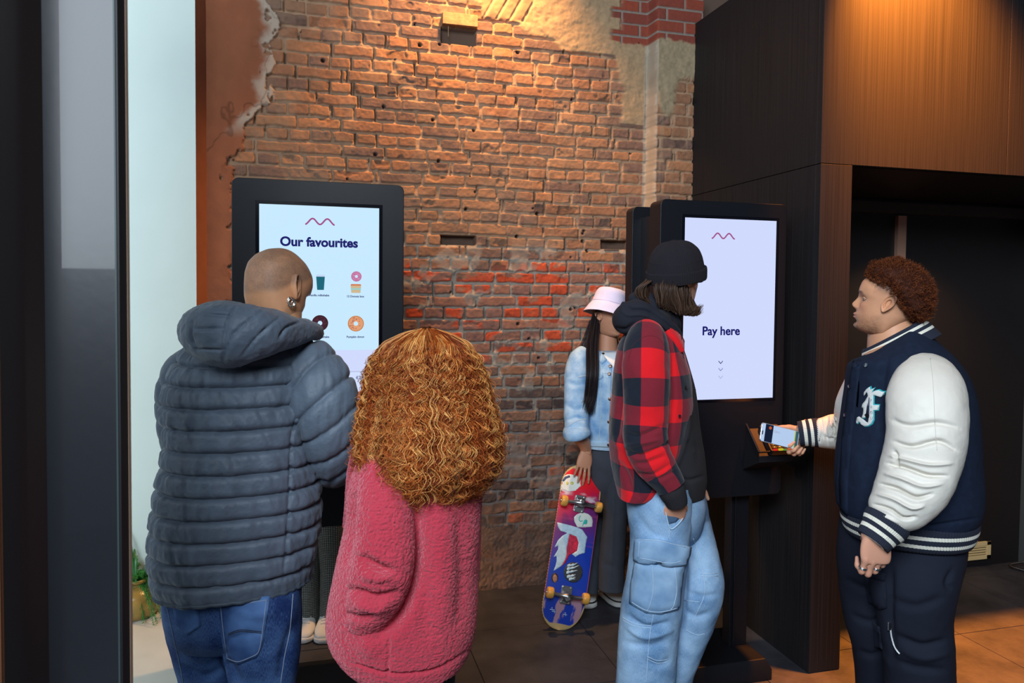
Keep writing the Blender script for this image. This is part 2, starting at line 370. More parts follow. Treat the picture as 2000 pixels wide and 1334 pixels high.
# --- brick wall relief
def brick_wall():
    step = .004; xs = np.arange(-.56, 2.07, step); zs = np.arange(0, 3.32, step)
    X, Z = np.meshgrid(xs, zs); nx, nz_ = len(xs), len(zs)
    rough = sst(1.0-Z, 0, .55)                                    # lower courses are ruinous
    xw = X+.004*fbm(X*9, Z*9, 3, 3, 5); zw = Z+.010*fbm(X*1.3, Z*2.0, 0, 2, 9)+.004*fbm(X*10, Z*12, 0, 3, 11)*(1+1.8*rough)
    p = .0625; k = np.floor((zw-(2.0005-p/2))/p).astype(int); fz = (zw-(2.0005-p/2))/p-k
    hdr = (k % 2 == 0)
    ln = np.where(hdr, .1045, .2085)*(1+.05*_h(k, k*0, k*0, 3)); off = _h(k, k*0+7, k*0, 1)*.2
    q = (xw-off-.02)/ln
    # uneven brick lengths
    q = q+.13*noise(np.floor(q)*.73+k*3.1, k*1.7, 0, 21)
    qi = np.floor(q).astype(int); fq = q-qi
    id1 = _h(qi, k, k*0, 31); id2 = _h(qi, k, k*0, 32); id3 = _h(qi, k, k*0, 33); id4 = _h(qi, k, k*0, 34)
    dx = np.minimum(fq, 1-fq)*ln; dz = np.minimum(fz, 1-fz)*p
    rag = fbm(X*30, Z*30, 1, 4, 41)*1.25
    rr_ = .015; ax_, az_ = np.clip(rr_-dx, 0, None), np.clip(rr_-dz, 0, None); dd = rr_-np.hypot(ax_, az_)
    mort = .0050+.0035*rag+.004*np.clip(fbm(X*5, Z*5, 4, 2, 43), 0, 1)
    inb = sst(dd-mort, -.0012, .0034)
    fine = fbm(X*85, Z*85, 2, 3, 51); mid = fbm(X*22, Z*22, 2, 3, 52)
    hb = .013+.006*(id1-.5)+.0016*fine+.0030*mid*(1+rough*2)+.002*(id2-.5)*(fq-.5)*4
    chip = sst(fbm(X*15+id3*9, Z*15, 6, 3, 61), .28-.12*rough, .55)*(id2 > .45)
    hb = hb-chip*(.006+.008*rough)
    hm = .0015+.0035*fbm(X*30, Z*30, 5, 3, 53)+.003*mid
    over = sst(fbm(X*7.5, Z*9.0, 9, 3, 71)+.25*rag, .20, .36)*(.45+.55*sst(-fz*(1-fz), -.25, -.05))
    low = sst(1.92-Z, 0, .12)
    ovr = over*(.55+.6*low)*(Z > .0)
    h = hm*(1-inb)+hb*inb; h = h*(1-ovr*.8)+ovr*.8*(.0145+.004*mid+.003*rag)
    # colours (paint-free clay and lime)
    def C(*c): return np.array(c)[None, None]
    def mix(a, b_, t): return a*(1-t[..., None])+b_*t[..., None]
    one = np.ones_like(X)
    c = mix(C(.30, .150, .085)*one[..., None], C(.40, .185, .100)*one[..., None], id3)
    c = mix(c, C(.20, .125, .10)*one[..., None], (id4 > .62)*.8); c = mix(c, C(.50, .23, .11)*one[..., None], (id4 < .14)*.7)
    zone = sst(Z, 1.18, 1.32)*sst(1.80+.05*np.sin(X*6)-Z, -.02, .10)
    red = ((id2 > .50)*sst(fbm(X*9+id1*5, Z*14, 3, 3, 81)+.5*(id2-.5), -.06, .14))*zone*(X > .3)
    c = mix(c, C(.36, .165, .13)*one[..., None], zone*.55)
    c = mix(c, C(.62, .085, .030)*one[..., None], red*.92)
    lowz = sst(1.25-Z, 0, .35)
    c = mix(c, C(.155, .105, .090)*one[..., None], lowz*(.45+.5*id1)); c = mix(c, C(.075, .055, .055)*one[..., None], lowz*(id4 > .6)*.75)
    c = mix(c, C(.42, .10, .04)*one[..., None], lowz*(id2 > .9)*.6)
    c = mix(c, C(.035, .022, .02)*one[..., None], chip*.35*(1-zone))
    c = c*(1+.16*fine+.16*mid)[..., None]
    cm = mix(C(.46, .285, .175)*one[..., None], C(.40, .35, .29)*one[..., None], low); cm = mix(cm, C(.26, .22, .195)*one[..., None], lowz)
    cm = cm*(1+.22*fbm(X*40, Z*40, 8, 3, 91))[..., None]
    gap = sst(.0042-dx, 0, .003)*(fbm(X*6, Z*6, 3, 2, 95) > .05)*(1-over); h = h-.012*gap; cm = mix(cm, C(.02, .014, .012)*one[..., None], gap*.8)
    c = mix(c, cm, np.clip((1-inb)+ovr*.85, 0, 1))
    dust = sst(fbm(X*3, Z*3.5, 12, 3, 99), .05, .4)*(1-low)*.35; c = mix(c, C(.38, .235, .145)*one[..., None], dust)
    # streaks of lime run-off
    stk = sst(noise(X*55, Z*1.2, 3, 101), .62, .8)*sst(noise(X*4, Z*1.5, 2, 102), 0, .5)*sst(Z, 2.0, 2.3)*.3; c = mix(c, C(.55, .38, .24)*one[..., None], stk)
    # bottom: boulders of rubble
    rb = sst(.42-Z+.12*fbm(X*4, Z*3, 2, 2, 111), -.02, .12)
    h = h*(1-rb)+rb*(.012+.022*fbm(X*5.5, Z*8, 4, 4, 112)+.004*fine)
    c = mix(c, C(.17, .11, .085)*(1+.45*fbm(X*9, Z*9, 3, 3, 113))[..., None], rb*.9)
    # small drilled holes
    hr = np.random.default_rng(5)
    for i in range(46):
        a, b_ = hr.uniform(-.1, 1.7), hr.uniform(1.25, 3.0); r = hr.uniform(.004, .010); m_ = sst(r*1.25-np.hypot(X-a, (Z-b_)), 0, r*.5); h = h-.02*m_; c = mix(c, C(.015, .01, .01)*one[..., None], m_*.9)
    # two missing bricks
    for (a, b_) in ((.625, .822), (1.53, 1.70)):
        m_ = sst(X-a+.006*rag, 0, .008)*sst(b_-X, 0, .008)*sst(.026-np.abs(Z-1.881), -.001, .004); h = h*(1-m_)+m_*(-.050+.006*mid); c = mix(c, C(.14, .085, .06)*one[..., None], m_)
    # lime patch, top right
    pt = sst(fbm(X*3.2, Z*4, 6, 3, 121)*.35+(X-1.05)*1.3+(Z-2.98)*2.6, .0, .08)*(X < 1.62)*(Z > 2.92)+sst(fbm(X*6, Z*6, 6, 3, 122)*.25+(X-1.60)*4+(Z-2.75)*1.0, .0, .12)*(X < 1.78)*(Z < 3.0)*(Z > 2.55)
    pt = np.clip(pt, 0, 1); h = h*(1-pt)+pt*(.017+.004*mid+.0035*rag); c = mix(c, C(.44, .31, .18)*(1+.18*fine)[..., None], pt*.9)
    # beam pocket + arch of soldier bricks
    sd = sst(Z-3.045, 0, .01)*(X > .84)*(X < 1.12); fa = ((X-.84)*np.cos(.5)-(Z-3.03)*np.sin(.5))/.062; sb = sst(np.minimum(fa % 1, 1-fa % 1), .06, .16)
    h = h*(1-sd)+sd*(.008+.007*sb+.006*mid); c = mix(c, mix(cm, C(.40, .23, .13)*one[..., None], sb), sd)
    m_ = sst(X-.625, 0, .006)*sst(.815-X, 0, .006)*sst(Z-2.895, 0, .006)*sst(2.985-Z, 0, .006); h = h*(1-m_)+m_*(-.035); c = mix(c, C(.16, .10, .07)*one[..., None], m_)
    # pilaster
    pil = sst(X-1.786+.004*mid, 0, .012); newb = sst(Z-2.985+.02*mid, 0, .02)
    nb = newb*sst(X-1.60+.10*np.sign(np.sin((Z-3)/.0625*math.pi))*.3, -.02, .02)
    k2 = np.floor(Z/.066).astype(int); fz2 = Z/.066-k2; q2 = (X-.02)/.215+.5*(k2 % 2); qi2 = np.floor(q2).astype(int); f2 = q2-qi2
    i2 = sst(np.minimum(np.minimum(f2, 1-f2)*.215, np.minimum(fz2, 1-fz2)*.066), .004, .0065)
    idn = _h(qi2, k2, k2*0, 131); hn = .004+.010*i2+.001*fine; cn = mix(C(.30, .26, .22)*one[..., None], mix(C(.36, .075, .04)*one[..., None], C(.22, .06, .045)*one[..., None], idn), i2)
    h = h*(1-nb)+nb*hn; c = mix(c, cn*(1+.12*fine)[..., None], nb)
    pp = sst(.05-np.abs(Z-2.93)+.05*fbm(X*9, Z*9, 2, 3, 141), 0, .03)*sst(X-1.77, 0, .02)+sst(Z-2.62+.3*fbm(X*7, Z*4, 3, 3, 142), .0, .1)*sst(X-1.77, 0, .02)*(1-newb)
    pp = np.clip(pp, 0, 1); h = h*(1-pp)+pp*(.016+.005*mid+.003*rag); c = mix(c, C(.40, .31, .19)*(1+.2*fine)[..., None], pp*.95)
    sidef = sst(X-1.765, 0, .01)*sst(1.806-X, 0, .01); c = mix(c, C(.47, .40, .31)*(1+.2*mid)[..., None], sidef*.85*(1-newb))
    # old render on the left, flaking off
    ez = np.interp(zs, [0, 2.15, 2.3, 2.42, 2.47, 2.52, 2.62, 2.72, 2.80, 2.88, 2.96, 3.05, 3.3], [-.40, -.385, -.365, -.32, -.27, -.205, -.235, -.19, -.215, -.19, -.20, -.29, -.33])[:, None]
    e = ez+.034*fbm(X*15, Z*17, 4, 5, 151)+.035*fbm(X*6, Z*7, 4, 2, 152)-X
    pl = sst(e, -.001, .004); isl = sst(fbm(X*24, Z*20, 7, 3, 153), .30, .38)*sst(e, -.03, -.01)*sst(.06-e, 0, .04)*(Z > 2.3)
    hole = sst(fbm(X*22, Z*22, 8, 3, 154), .34, .42)*sst(.05-e, 0, .02); pl = np.clip(pl*(1-hole)+isl, 0, 1)
    h = h*(1-pl)+pl*(.026+.003*fbm(X*6, Z*6, 2, 3, 155)+.0007*fine+.0012*mid)
    white = sst(.075+.03*fbm(X*8, Z*5, 3, 3, 156)-e, 0, .05)*sst(Z, 2.33, 2.45)
    cp = mix(C(.36, .125, .060)*(1+.14*fbm(X*14, Z*5, 2, 4, 157)+.08*mid)[..., None], C(.56, .44, .34)*one[..., None], white)
    crk = sst(.05-np.abs(fbm(X*7, Z*5, 5, 4, 158)), 0, .04)*sst(fbm(X*2, Z*2, 5, 2, 159), .05, .3); cp = cp*(1-.35*crk)[..., None]; h = h-.0012*crk*pl
    c = mix(c, cp, pl)
    y = WY-h-.112*pil+.0
    V = np.stack([X, y, Z], -1).reshape(-1, 3); i = np.arange(nz_-1)[:, None]*nx; j = np.arange(nx-1)[None]
    Fq = np.stack([i+j, i+j+1, i+nx+j+1, i+nx+j], -1).reshape(-1, 4)
    M = mat('old_brick', (.3, .2, .1), .9, 0, .25, attr='Col', bump=.5, bscale=420)
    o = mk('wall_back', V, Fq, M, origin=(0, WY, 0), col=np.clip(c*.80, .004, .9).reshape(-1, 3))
    o['kind'] = 'structure'
brick_wall()
b = MB(); b.box((-4.5, WY+.09, -.08), (8.2, WY+.25, 4.55)); b.obj('wall_far', mat('wall_core', (.12, .08, .06), .9), kind='structure')
M_wood = mat('old_beam', (.36, .20, .09), .8, var=.3, vscale=30, bump=.6, bscale=60)
b = MB(); b.box((.628, WY-.045, 2.985), (.812, WY+.04, 3.045)); b.box((.66, WY-.020, 2.93), (.664, WY-.016, 2.99)); o = b.obj('timber_lintel', M_wood, origin=(.72, WY, 2.985), bevel=.006); tag(o, 'short weathered timber block let into the brick wall near its top', 'beam')
b = MB(); c0 = Xp(1332, 146, 1.99); b.lathe([(.022, 0), (.030, 0), (.030, -.02), (.022, -.02), (.022, 0)], (1.955, 3.712, 2.82), (0, 1, 0), 28)
b.lathe([(0, .0), (.022, .0)], (1.955, 3.705, 2.82), (0, 1, 0), 28, 1)
o = b.obj('pipe_socket', [mat('clay', (.33, .22, .13), .8), M_dark], origin=(1.955, 3.71, 2.82), smooth=False); tag(o, 'round clay pipe end sticking out of the brick pilaster beside the black cladding', 'pipe')

# --- ceiling and outer walls (closing the room)
M_plast = mat('plaster', (.30, .27, .24), .9)
b = MB(); b.box((-4.5, -1.9, 4.45), (8.2, 4.1, 4.6)); b.obj('ceiling', M_dark, kind='structure')
b = MB(); b.box((8.0, -1.9, -.08), (8.2, 4.1, 4.6)); b.obj('wall_right', M_plast, kind='structure')
b = MB(); b.box((-4.5, 3.80, 0), (-.87, 3.95, 4.5)); b.obj('wall_left', mat('white_plaster', (.66, .74, .72), .75, var=.05, vscale=3), kind='structure')

# --- white pier with terracotta return
M_pier = mat('white_paint', (.70, .84, .79), .55, var=.035, vscale=2.5, bump=.05, bscale=12)
M_terra = mat('terracotta_paint', (.36, .125, .060), .7, var=.08, vscale=9)
b = MB(); y0 = 3.70; b.box((-.96, y0, 0), (-.541, 3.90, 3.4), 0)
b.add([(-.541, y0, 0), (-.541, y0, 3.4), (-.505, 3.80, 3.4), (-.505, 3.80, 0), (-.541, 3.9, 0), (-.541, 3.9, 3.4)], [(0, 3, 2, 1), (3, 4, 5, 2)], 1)
b.obj('trim_1', [M_pier, M_terra], origin=(-.75, y0, 0), kind='structure')
# --- cream terrazzo sill on the left
M_ter = mat('cream_terrazzo', (.62, .60, .52), .35, var=.06, vscale=6)
N, L, bb = nd(M_ter)
b = MB(); b.box((-2.6, 1.6, -.02), (-.43, 3.72, .14)); o = b.obj('floor_sill', M_ter, origin=(-1, 2.6, 0), kind='structure', bevel=.01)

# --- black timber cladding (side, front, header, recess)
M_clad = mat('black_stained_wood', (.020, .019, .020), .55, spec=.22)
N, L, bb = nd(M_clad); tc = N.new('ShaderNodeTexCoord'); mp = N.new('ShaderNodeMapping'); mp.inputs['Scale'].default_value = (210, 210, 1.3); n1 = N.new('ShaderNodeTexNoise'); n1.inputs['Scale'].default_value = 1; n1.inputs['Detail'].default_value = 3
L.new(tc.outputs['Object'], mp.inputs[0]); L.new(mp.outputs[0], n1.inputs['Vector'])
rp = N.new('ShaderNodeValToRGB'); rp.color_ramp.elements[0].position = .34; rp.color_ramp.elements[0].color = (.009, .009, .0105, 1); rp.color_ramp.elements[1].position = .66; rp.color_ramp.elements[1].color = (.018, .0175, .0195, 1)
L.new(n1.outputs['Fac'], rp.inputs[0]); L.new(rp.outputs[0], bb.inputs['Base Color'])
bp = N.new('ShaderNodeBump'); bp.inputs['Strength'].default_value = .35; bp.inputs['Distance'].default_value = .0015; L.new(n1.outputs['Fac'], bp.inputs['Height']); L.new(bp.outputs[0], bb.inputs['Normal'])
HS = 2.154
b = MB(); g = .0015
# upper panels (front) with vertical seams, side upper & lower panels, column front, soffit
b.box((CX, CY, HS+g), (2.99-g, CY+.03, 3.10)); b.box((2.99+g, CY, HS+g), (4.2, CY+.03, 3.10)); b.box((4.203, CY, HS+g), (8.0, CY+.03, 3.10))
b.box((CX, CY+.03, HS+g), (CX+.03, WY-.10, 3.10)); b.box((CX, CY+.03, 0), (CX+.03, WY-.10, HS-g))
b.box((CX, CY, 0.004), (2.174, CY+.03, HS-g)); b.box((2.144, CY+.03, 0), (2.174, 3.46, HS-g))
b.box((2.174, CY+.03, HS-g), (8.0, 3.46, HS+.02)); b.box((CX+.03, CY+.03, 3.07), (8.0, WY-.1, 3.10))
b.obj('wall_cladding', M_clad, origin=(CX, CY, 0), kind='structure', bevel=.0008)
M_rec = mat('recess_black', (.012, .010, .011), .5)
b = MB(); b.box((2.174, 3.46, 0), (4.14, 3.50, HS)); b.box((2.174, 3.43, 2.075), (4.14, 3.46, 2.135), 1)
b.obj('wall_recess', [M_rec, mat('rail_dark', (.045, .035, .035), .5)], origin=(2.2, 3.46, 0), kind='structure')
b = MB(); b.box((4.14, 3.30, 0), (5.2, 3.50, HS)); b.obj('door_2', mat('grey_green_frame', (.06, .075, .078), .5), origin=(4.14, 3.4, 0), kind='structure')
b = MB(); b.box((3.165, 3.435, .0), (3.222, 3.459, 2.062)); o = b.obj('trim_2', mat('lit_door_edge', (.55, .33, .24), .4, .3), origin=(3.2, 3.44, 0), kind='structure')  # light along the recess door's edge, put in as a pale coloured strip
b = MB(); b.box((4.14, 3.285, .38), (4.165, 3.30, .53)); o = b.obj('door_hinge', M_chrome, parent=bpy.data.objects['door_2'])
# vent grille
e = empty('vent_grille', (3.78, 3.46, .09), 'cream slotted vent grille low on the dark recess wall at right', 'vent')
M_cream = mat('cream_plastic', (.80, .62, .30), .5)
b = MB(); x0, x1, z0, z1 = 3.60, 3.905, .045, .150
b.box((x0, 3.452, z0), (x1, 3.46, z1), 1); b.box((x0, 3.44, z0), (x1, 3.452, z0+.024)); b.box((x0, 3.44, z1-.022), (x1, 3.452, z1)); b.box((x0, 3.44, z0), (x0+.02, 3.452, z1)); b.box((x1-.03, 3.44, z0), (x1, 3.452, z1))
b.obj('frame', [M_cream, M_dark], e, bevel=.001)
for i in range(4):
    zz = z0+.029+i*.0145; q = MB(); q.box((x0+.02, 3.441, zz), (x1-.03, 3.449, zz+.009)); q.obj('slat', M_cream, e, bevel=.001)
# cable on the floor, right
P = [(4.25, 3.25, .012), (4.0, 3.18, .008), (3.93, 3.05, .008), (4.02, 2.98, .008), (4.15, 3.0, .008), (4.22, 3.12, .02), (4.06, 3.26, .008), (3.98, 3.38, .02), (4.13, 3.28, .06), (4.3, 3.1, .008)]
b = MB(); b.tube(cr(P, 90), .006, 8); o = b.obj('cable', M_blackp, origin=(4.05, 3.1, 0), smooth=True); tag(o, 'loose black cable lying in a loop on the tiles at the right edge', 'cable')

# --- entrance door leaf and frame in the left foreground
def vcorner(px, d): q = D(px, 720, d); return q[0], q[1]
M_leaf = mat('gloss_black_door', (.006, .007, .010), .36, 0, 1.0, coat=.8, bump=.10, bscale=38)
a, c = np.array(vcorner(87, 1.25)), np.array(vcorner(233, 1.20)); dv = (c-a)/np.linalg.norm(c-a); nv = np.array([-dv[1], dv[0]])
fr = (np.array([a[0], a[1], 0]), [(dv[0], dv[1], 0), (nv[0], nv[1], 0), (0, 0, 1)]); W_ = np.linalg.norm(c-a)
b = MB(); b.box((0, 0, 0), (W_, .018, 3.4), 0, fr); b.obj('door_1', M_leaf, origin=(a[0], a[1], 0), kind='structure', bevel=.003)
b = MB(); b.box((W_+.0005, -.003, 0), (W_+.005, .017, 3.4), 0, fr); b.box((W_-.003, -.004, 0), (W_+.0005, -.0005, 3.4), 1, fr); b.box((W_+.0052, .012, 0), (W_+.0062, .017, 3.4), 2, fr)
b.obj('door_edge_seal', [mat('rubber', (.006, .006, .007), .5), mat('seal_green', (.03, .045, .045), .35), mat('brown_edge', (.20, .13, .09), .6)], parent=bpy.data.objects['door_1'])
M_frm = mat('frame_black', (.014, .011, .011), .35)
b = MB(); b.box((-.09, -.06, 0), (-.03, .09, 3.4), 0, fr); b.box((-.17, -.10, 0), (-.088, .09, 3.4), 0, fr); b.box((-.36, -.13, 0), (-.16, .09, 3.4), 0, fr)
b.box((-.052, -.064, 0), (-.050, -.06, 3.4), 1, fr); b.box((-.075, -.064, 0), (-.073, -.06, 3.4), 1, fr); b.box((-.033, -.0605, 0), (-.030, -.055, 3.4), 2, fr); b.box((-.03, .10, 0), (.02, .16, 3.4), 0, fr)  # vertical highlights on the frame, put in as thin paler strips
b.obj('trim_3', [M_frm, mat('frame_highlight', (.10, .09, .09), .4), mat('frame_highlight_copper', (.20, .08, .04), .4, .5)], origin=(a[0]-.1, a[1], 0), kind='structure')

# ================================================================== KIOSKS
M_kp = mat('kiosk_powder_coat', (.006, .007, .010), .40, 0, .32, bump=.15, bscale=500)
M_scr1 = mat('screen_light_blue', (0, 0, 0), .4, spec=.1, emis=(.575, .815, 1.0), es=1.0)
M_lav = mat('screen_lavender', (0, 0, 0), .4, spec=.1, emis=(.63, .70, .98), es=1.0)
M_lav2 = mat('screen_lavender_pale', (0, 0, 0), .4, spec=.1, emis=(.645, .735, 1.0), es=1.0)
def em(name, c, s=1): return mat(name, (0, 0, 0), .4, spec=.1, emis=c, es=s)
M_navy = em('screen_navy', (.008, .008, .14)); M_rose = em('screen_rose', (.60, .13, .24)); M_purp = em('screen_wave', (.35, .07, .23)); M_line = em('screen_line', (.38, .43, .62))
M_v2 = em('chev2', (.20, .24, .52)); M_v3 = em('chev3', (.40, .45, .75))
def text(s_, size, x, z, fr, mat_, parent, name='text', align='CENTER', bold=0, depth=.0004):
    c = bpy.data.curves.new(name, 'FONT'); c.body = s_; c.size = size; c.align_x = align; c.align_y = 'CENTER'; c.extrude = depth/2; c.offset = bold; c.resolution_u = 6
    t = bpy.data.objects.new('tmp', c); COL.objects.link(t); dg = bpy.context.evaluated_depsgraph_get(); me = bpy.data.meshes.new_from_object(t.evaluated_get(dg))
    V = np.array([v.co[:] for v in me.vertices]); Fc = [tuple(p.vertices) for p in me.polygons]; bpy.data.objects.remove(t)
    o, R = fr; R = np.array(R)   # rows: u (right), up, out
    W = np.stack([V[:, 0]+x, V[:, 1]+z, V[:, 2]], 1) @ R + np.array(o)
    return mk(name, W, Fc, mat_, parent, smooth=False)
def disc(b, cx, cz, r, fr, w0, w1, m, n=28, sx=1): b.prism([(cx+sx*r*math.cos(2*math.pi*i/n), cz+r*math.sin(2*math.pi*i/n)) for i in range(n)], w0, w1, fr, m)
def ring(b, cx, cz, r0, r1, fr, w, m, n=32):
    o, R = fr; th = np.arange(n)*2*math.pi/n; V = [(cx+r*math.cos(t), cz+r*math.sin(t), w) for r in (r0, r1) for t in th]
    b.add(np.array(V) @ np.array(R)+np.array(o), [(i, (i+1) % n, n+(i+1) % n, n+i) for i in range(n)][::1], m)
def wave(parent, cx, cz, w_, fr):
    b = MB(); t = np.linspace(0, 1, 60); x = (t-.5)*w_; z = np.where((t < .04) | (t > .96), -.5, -.5*np.cos(t*4*math.pi))*w_*.20
    P = np.stack([x+cx, z+cz, x*0+.0012], 1) @ np.array(fr[1])+np.array(fr[0]); b.tube(P, w_*.028, 6); return b.obj('wave_logo', M_purp, parent, smooth=True)
def kiosk(x0, x1, yf, z0, z1, scr, depth, base, post, label, warm=False):
    """double-sided totem: housing, bezel, screen, rear panel, post and foot"""
    e = empty('kiosk', ((x0+x1)/2, yf+depth/2, 0), label, 'kiosk')
    R = [(1, 0, 0), (0, 0, 1), (0, -1, 0)]; fr = ((0, yf, 0), R)
    b = MB(); b.prism(rrect(x0, x1, z0, z1, .025), -.10, 0, fr); b.obj('housing', M_kp, e, bevel=.003)
    b = MB(); b.prism(rrect(x0, x1, z0, z1, .025), -depth, -depth+.07, fr); b.obj('rear_housing', M_kp, e, bevel=.003)
    b = MB(); b.box((x0+.04, yf+.10, z0+.03), (x1-.04, yf+depth-.07, z1-.05)); b.obj('core', M_black, e)
    for zz in (z1-.24, z0+.2):
        b = MB(); b.box((x0+.018, yf+.135, zz-.09), (x0+.04, yf+.155, zz)); b.obj('hinge', M_kp, e)
    sx0, sx1, sz0, sz1 = scr; t = .013
    b = MB()
    for (a, c_) in (((sx0-t, sz0-t), (sx0, sz1+t)), ((sx1, sz0-t), (sx1+t, sz1+t)), ((sx0, sz0-t), (sx1, sz0)), ((sx0, sz1), (sx1, sz1+t))): b.box((a[0], yf-.0022, a[1]), (c_[0], yf+.004, c_[1]))
    b.obj('bezel', mat('bezel', (.003, .003, .006), .15), e)
    (bx0, by0), (bx1, by1) = base; zc = .085
    b = MB(); q = .02; V = [(bx0, by0, 0), (bx1, by0, 0), (bx1, by1, 0), (bx0, by1, 0), (bx0, by0, .045), (bx1, by0, .045), (bx1, by1, .045), (bx0, by1, .045), (bx0+q, by0+q, zc), (bx1-q, by0+q, zc), (bx1-q, by1-q, zc), (bx0+q, by1-q, zc)]
    b.add(V, [(3, 2, 1, 0), (0, 1, 5, 4), (1, 2, 6, 5), (2, 3, 7, 6), (3, 0, 4, 7), (4, 5, 9, 8), (5, 6, 10, 9), (6, 7, 11, 10), (7, 4, 8, 11), (8, 9, 10, 11)]); b.obj('base', M_kp, e, bevel=.004)
    (px0, py0), (px1, py1) = post; b = MB(); b.box((px0, py0, zc), (px1, py1, z0+.04)); b.box((px0+.012, py0-.012, zc), (px0+.016, py0, z0), 0); b.obj('post', M_kp, e, bevel=.004)
    return e, fr
# order kiosk
K1, fr1 = kiosk(-.292, .322, 2.80, .72, 2.007, (-.198, .229, 1.170, 1.916), .30, ((-.37, 2.56), (.44, 3.085)), ((-.185, 2.90), (-.10, 2.96)), 'black ordering kiosk whose screen reads Our favourites, left of the brick wall')
sfr = ((0, 2.80-.0005, 0), fr1[1])
b = MB(); b.prism([(-.198, 1.384), (.229, 1.384), (.229, 1.916), (-.198, 1.916)], 0, .001, sfr, 0); b.prism([(-.198, 1.302), (.229, 1.302), (.229, 1.384), (-.198, 1.384)], 0, .001, sfr, 1); b.prism([(-.198, 1.17), (.229, 1.17), (.229, 1.302), (-.198, 1.302)], 0, .001, sfr, 2)
S1 = b.obj('screen', [M_scr1, M_lav, M_lav2], K1)
tfr = ((0, 2.80-.0020, 0), fr1[1])
def sc1(px, py): q = Yp(px, py, 2.80); return q[0], q[2]
wave(S1, *sc1(625, 433), .105, tfr)
x_, z_ = sc1(624, 474); text('Our favourites', .0465, x_, z_, tfr, M_navy, S1, 'heading_text', bold=.0017)
for s_, px, py, al in (('Vanilla milkshake', 643, 577, 'RIGHT'), ('12 Donuts box', 694, 579, 'CENTER'), ('Choco milkshake', 643, 658, 'RIGHT'), ('Pumpkin donut', 694, 658, 'CENTER')):
    x_, z_ = sc1(px, py); text(s_, .0105, x_, z_, tfr, M_navy, S1, 'caption_text', al, bold=.0003)
x_, z_ = sc1(695, 738); text('€39.95', .016, x_, z_, tfr, M_navy, S1, 'price_text', 'LEFT', bold=.0002)
b = MB(); b.prism([(-.15, 1.3015), (.20, 1.3015), (.20, 1.3035), (-.15, 1.3035)], 0, .0003, tfr); b.obj('divider_line', M_line, S1)
b = MB(); b.prism([(-.15, 1.202), (.20, 1.202), (.20, 1.2275), (-.15, 1.2275)], 0, .0003, tfr); b.obj('button', M_rose, S1)
b = MB(); cx, cz = sc1(626, 552); b.prism([(cx-.0155, cz+.022), (cx-.012, cz-.027), (cx+.012, cz-.027), (cx+.0155, cz+.022)], 0, .0004, tfr, 0); b.prism([(cx-.0158, cz+.022), (cx+.0158, cz+.022), (cx+.0145, cz+.029), (cx-.0145, cz+.029)], 0, .0003, tfr, 1); b.obj('cup_picture', [em('cup', (.010, .13, .19)), em('lid', (.55, .66, .90))], S1)
def donut(px, py, r, body, glaze, spr, n=26):
    cx, cz = sc1(px, py); b = MB(); disc(b, cx, cz, r, tfr, 0, .0004, 0); disc(b, cx, cz, r*.90, tfr, 0, .0007, 1); disc(b, cx, cz, r*.28, tfr, 0, .0011, 2); rr2 = random.Random(int(px))
    for i in range(n):
        a_ = rr2.uniform(0, 6.28); q = rr2.uniform(.38, .84)*r; x2, z2 = cx+q*math.cos(a_), cz+q*math.sin(a_); t = rr2.uniform(0, 3.14); l = r*.07; ww = r*.03
        b.prism([(x2-l*math.cos(t)-ww*math.sin(t), z2-l*math.sin(t)+ww*math.cos(t)), (x2-l*math.cos(t)+ww*math.sin(t), z2-l*math.sin(t)-ww*math.cos(t)), (x2+l*math.cos(t)+ww*math.sin(t), z2+l*math.sin(t)-ww*math.cos(t)), (x2+l*math.cos(t)-ww*math.sin(t), z2+l*math.sin(t)+ww*math.cos(t))], 0, .0010, tfr, 3+i % 2)
    return b.obj('donut_picture', [em('db', body), em('dg', glaze), M_scr1, em('ds', spr), em('ds2', (.12, .05, .16))], S1)
donut(625, 631, .0295, (.045, .012, .018), (.055, .016, .024), (.16, .03, .05)); donut(695, 632, .0295, (.55, .20, .05), (.75, .34, .17), (.55, .08, .02))
donut(696, 540, .0190, (.50, .12, .25), (.58, .20, .40), (.7, .5, .6), 18)
cx, cz = sc1(695, 558); b = MB()
for i, (dz, c_, h_) in enumerate(((.003, 0, .006), (-.004, 1, .008), (-.012, 2, .005), (-.020, 1, .010))): b.prism(rrect(cx-.019+.0015*(i == 3), cx+.019-.0015*(i == 3), cz+dz-h_/2-.002, cz+dz+h_/2, .0035), 0, .0004+.0001*i, tfr, c_)
b.obj('donut_stack_picture', [em('s0', (.65, .20, .08)), em('s1', (.62, .47, .28)), em('s2', (.30, .62, .60))], S1)
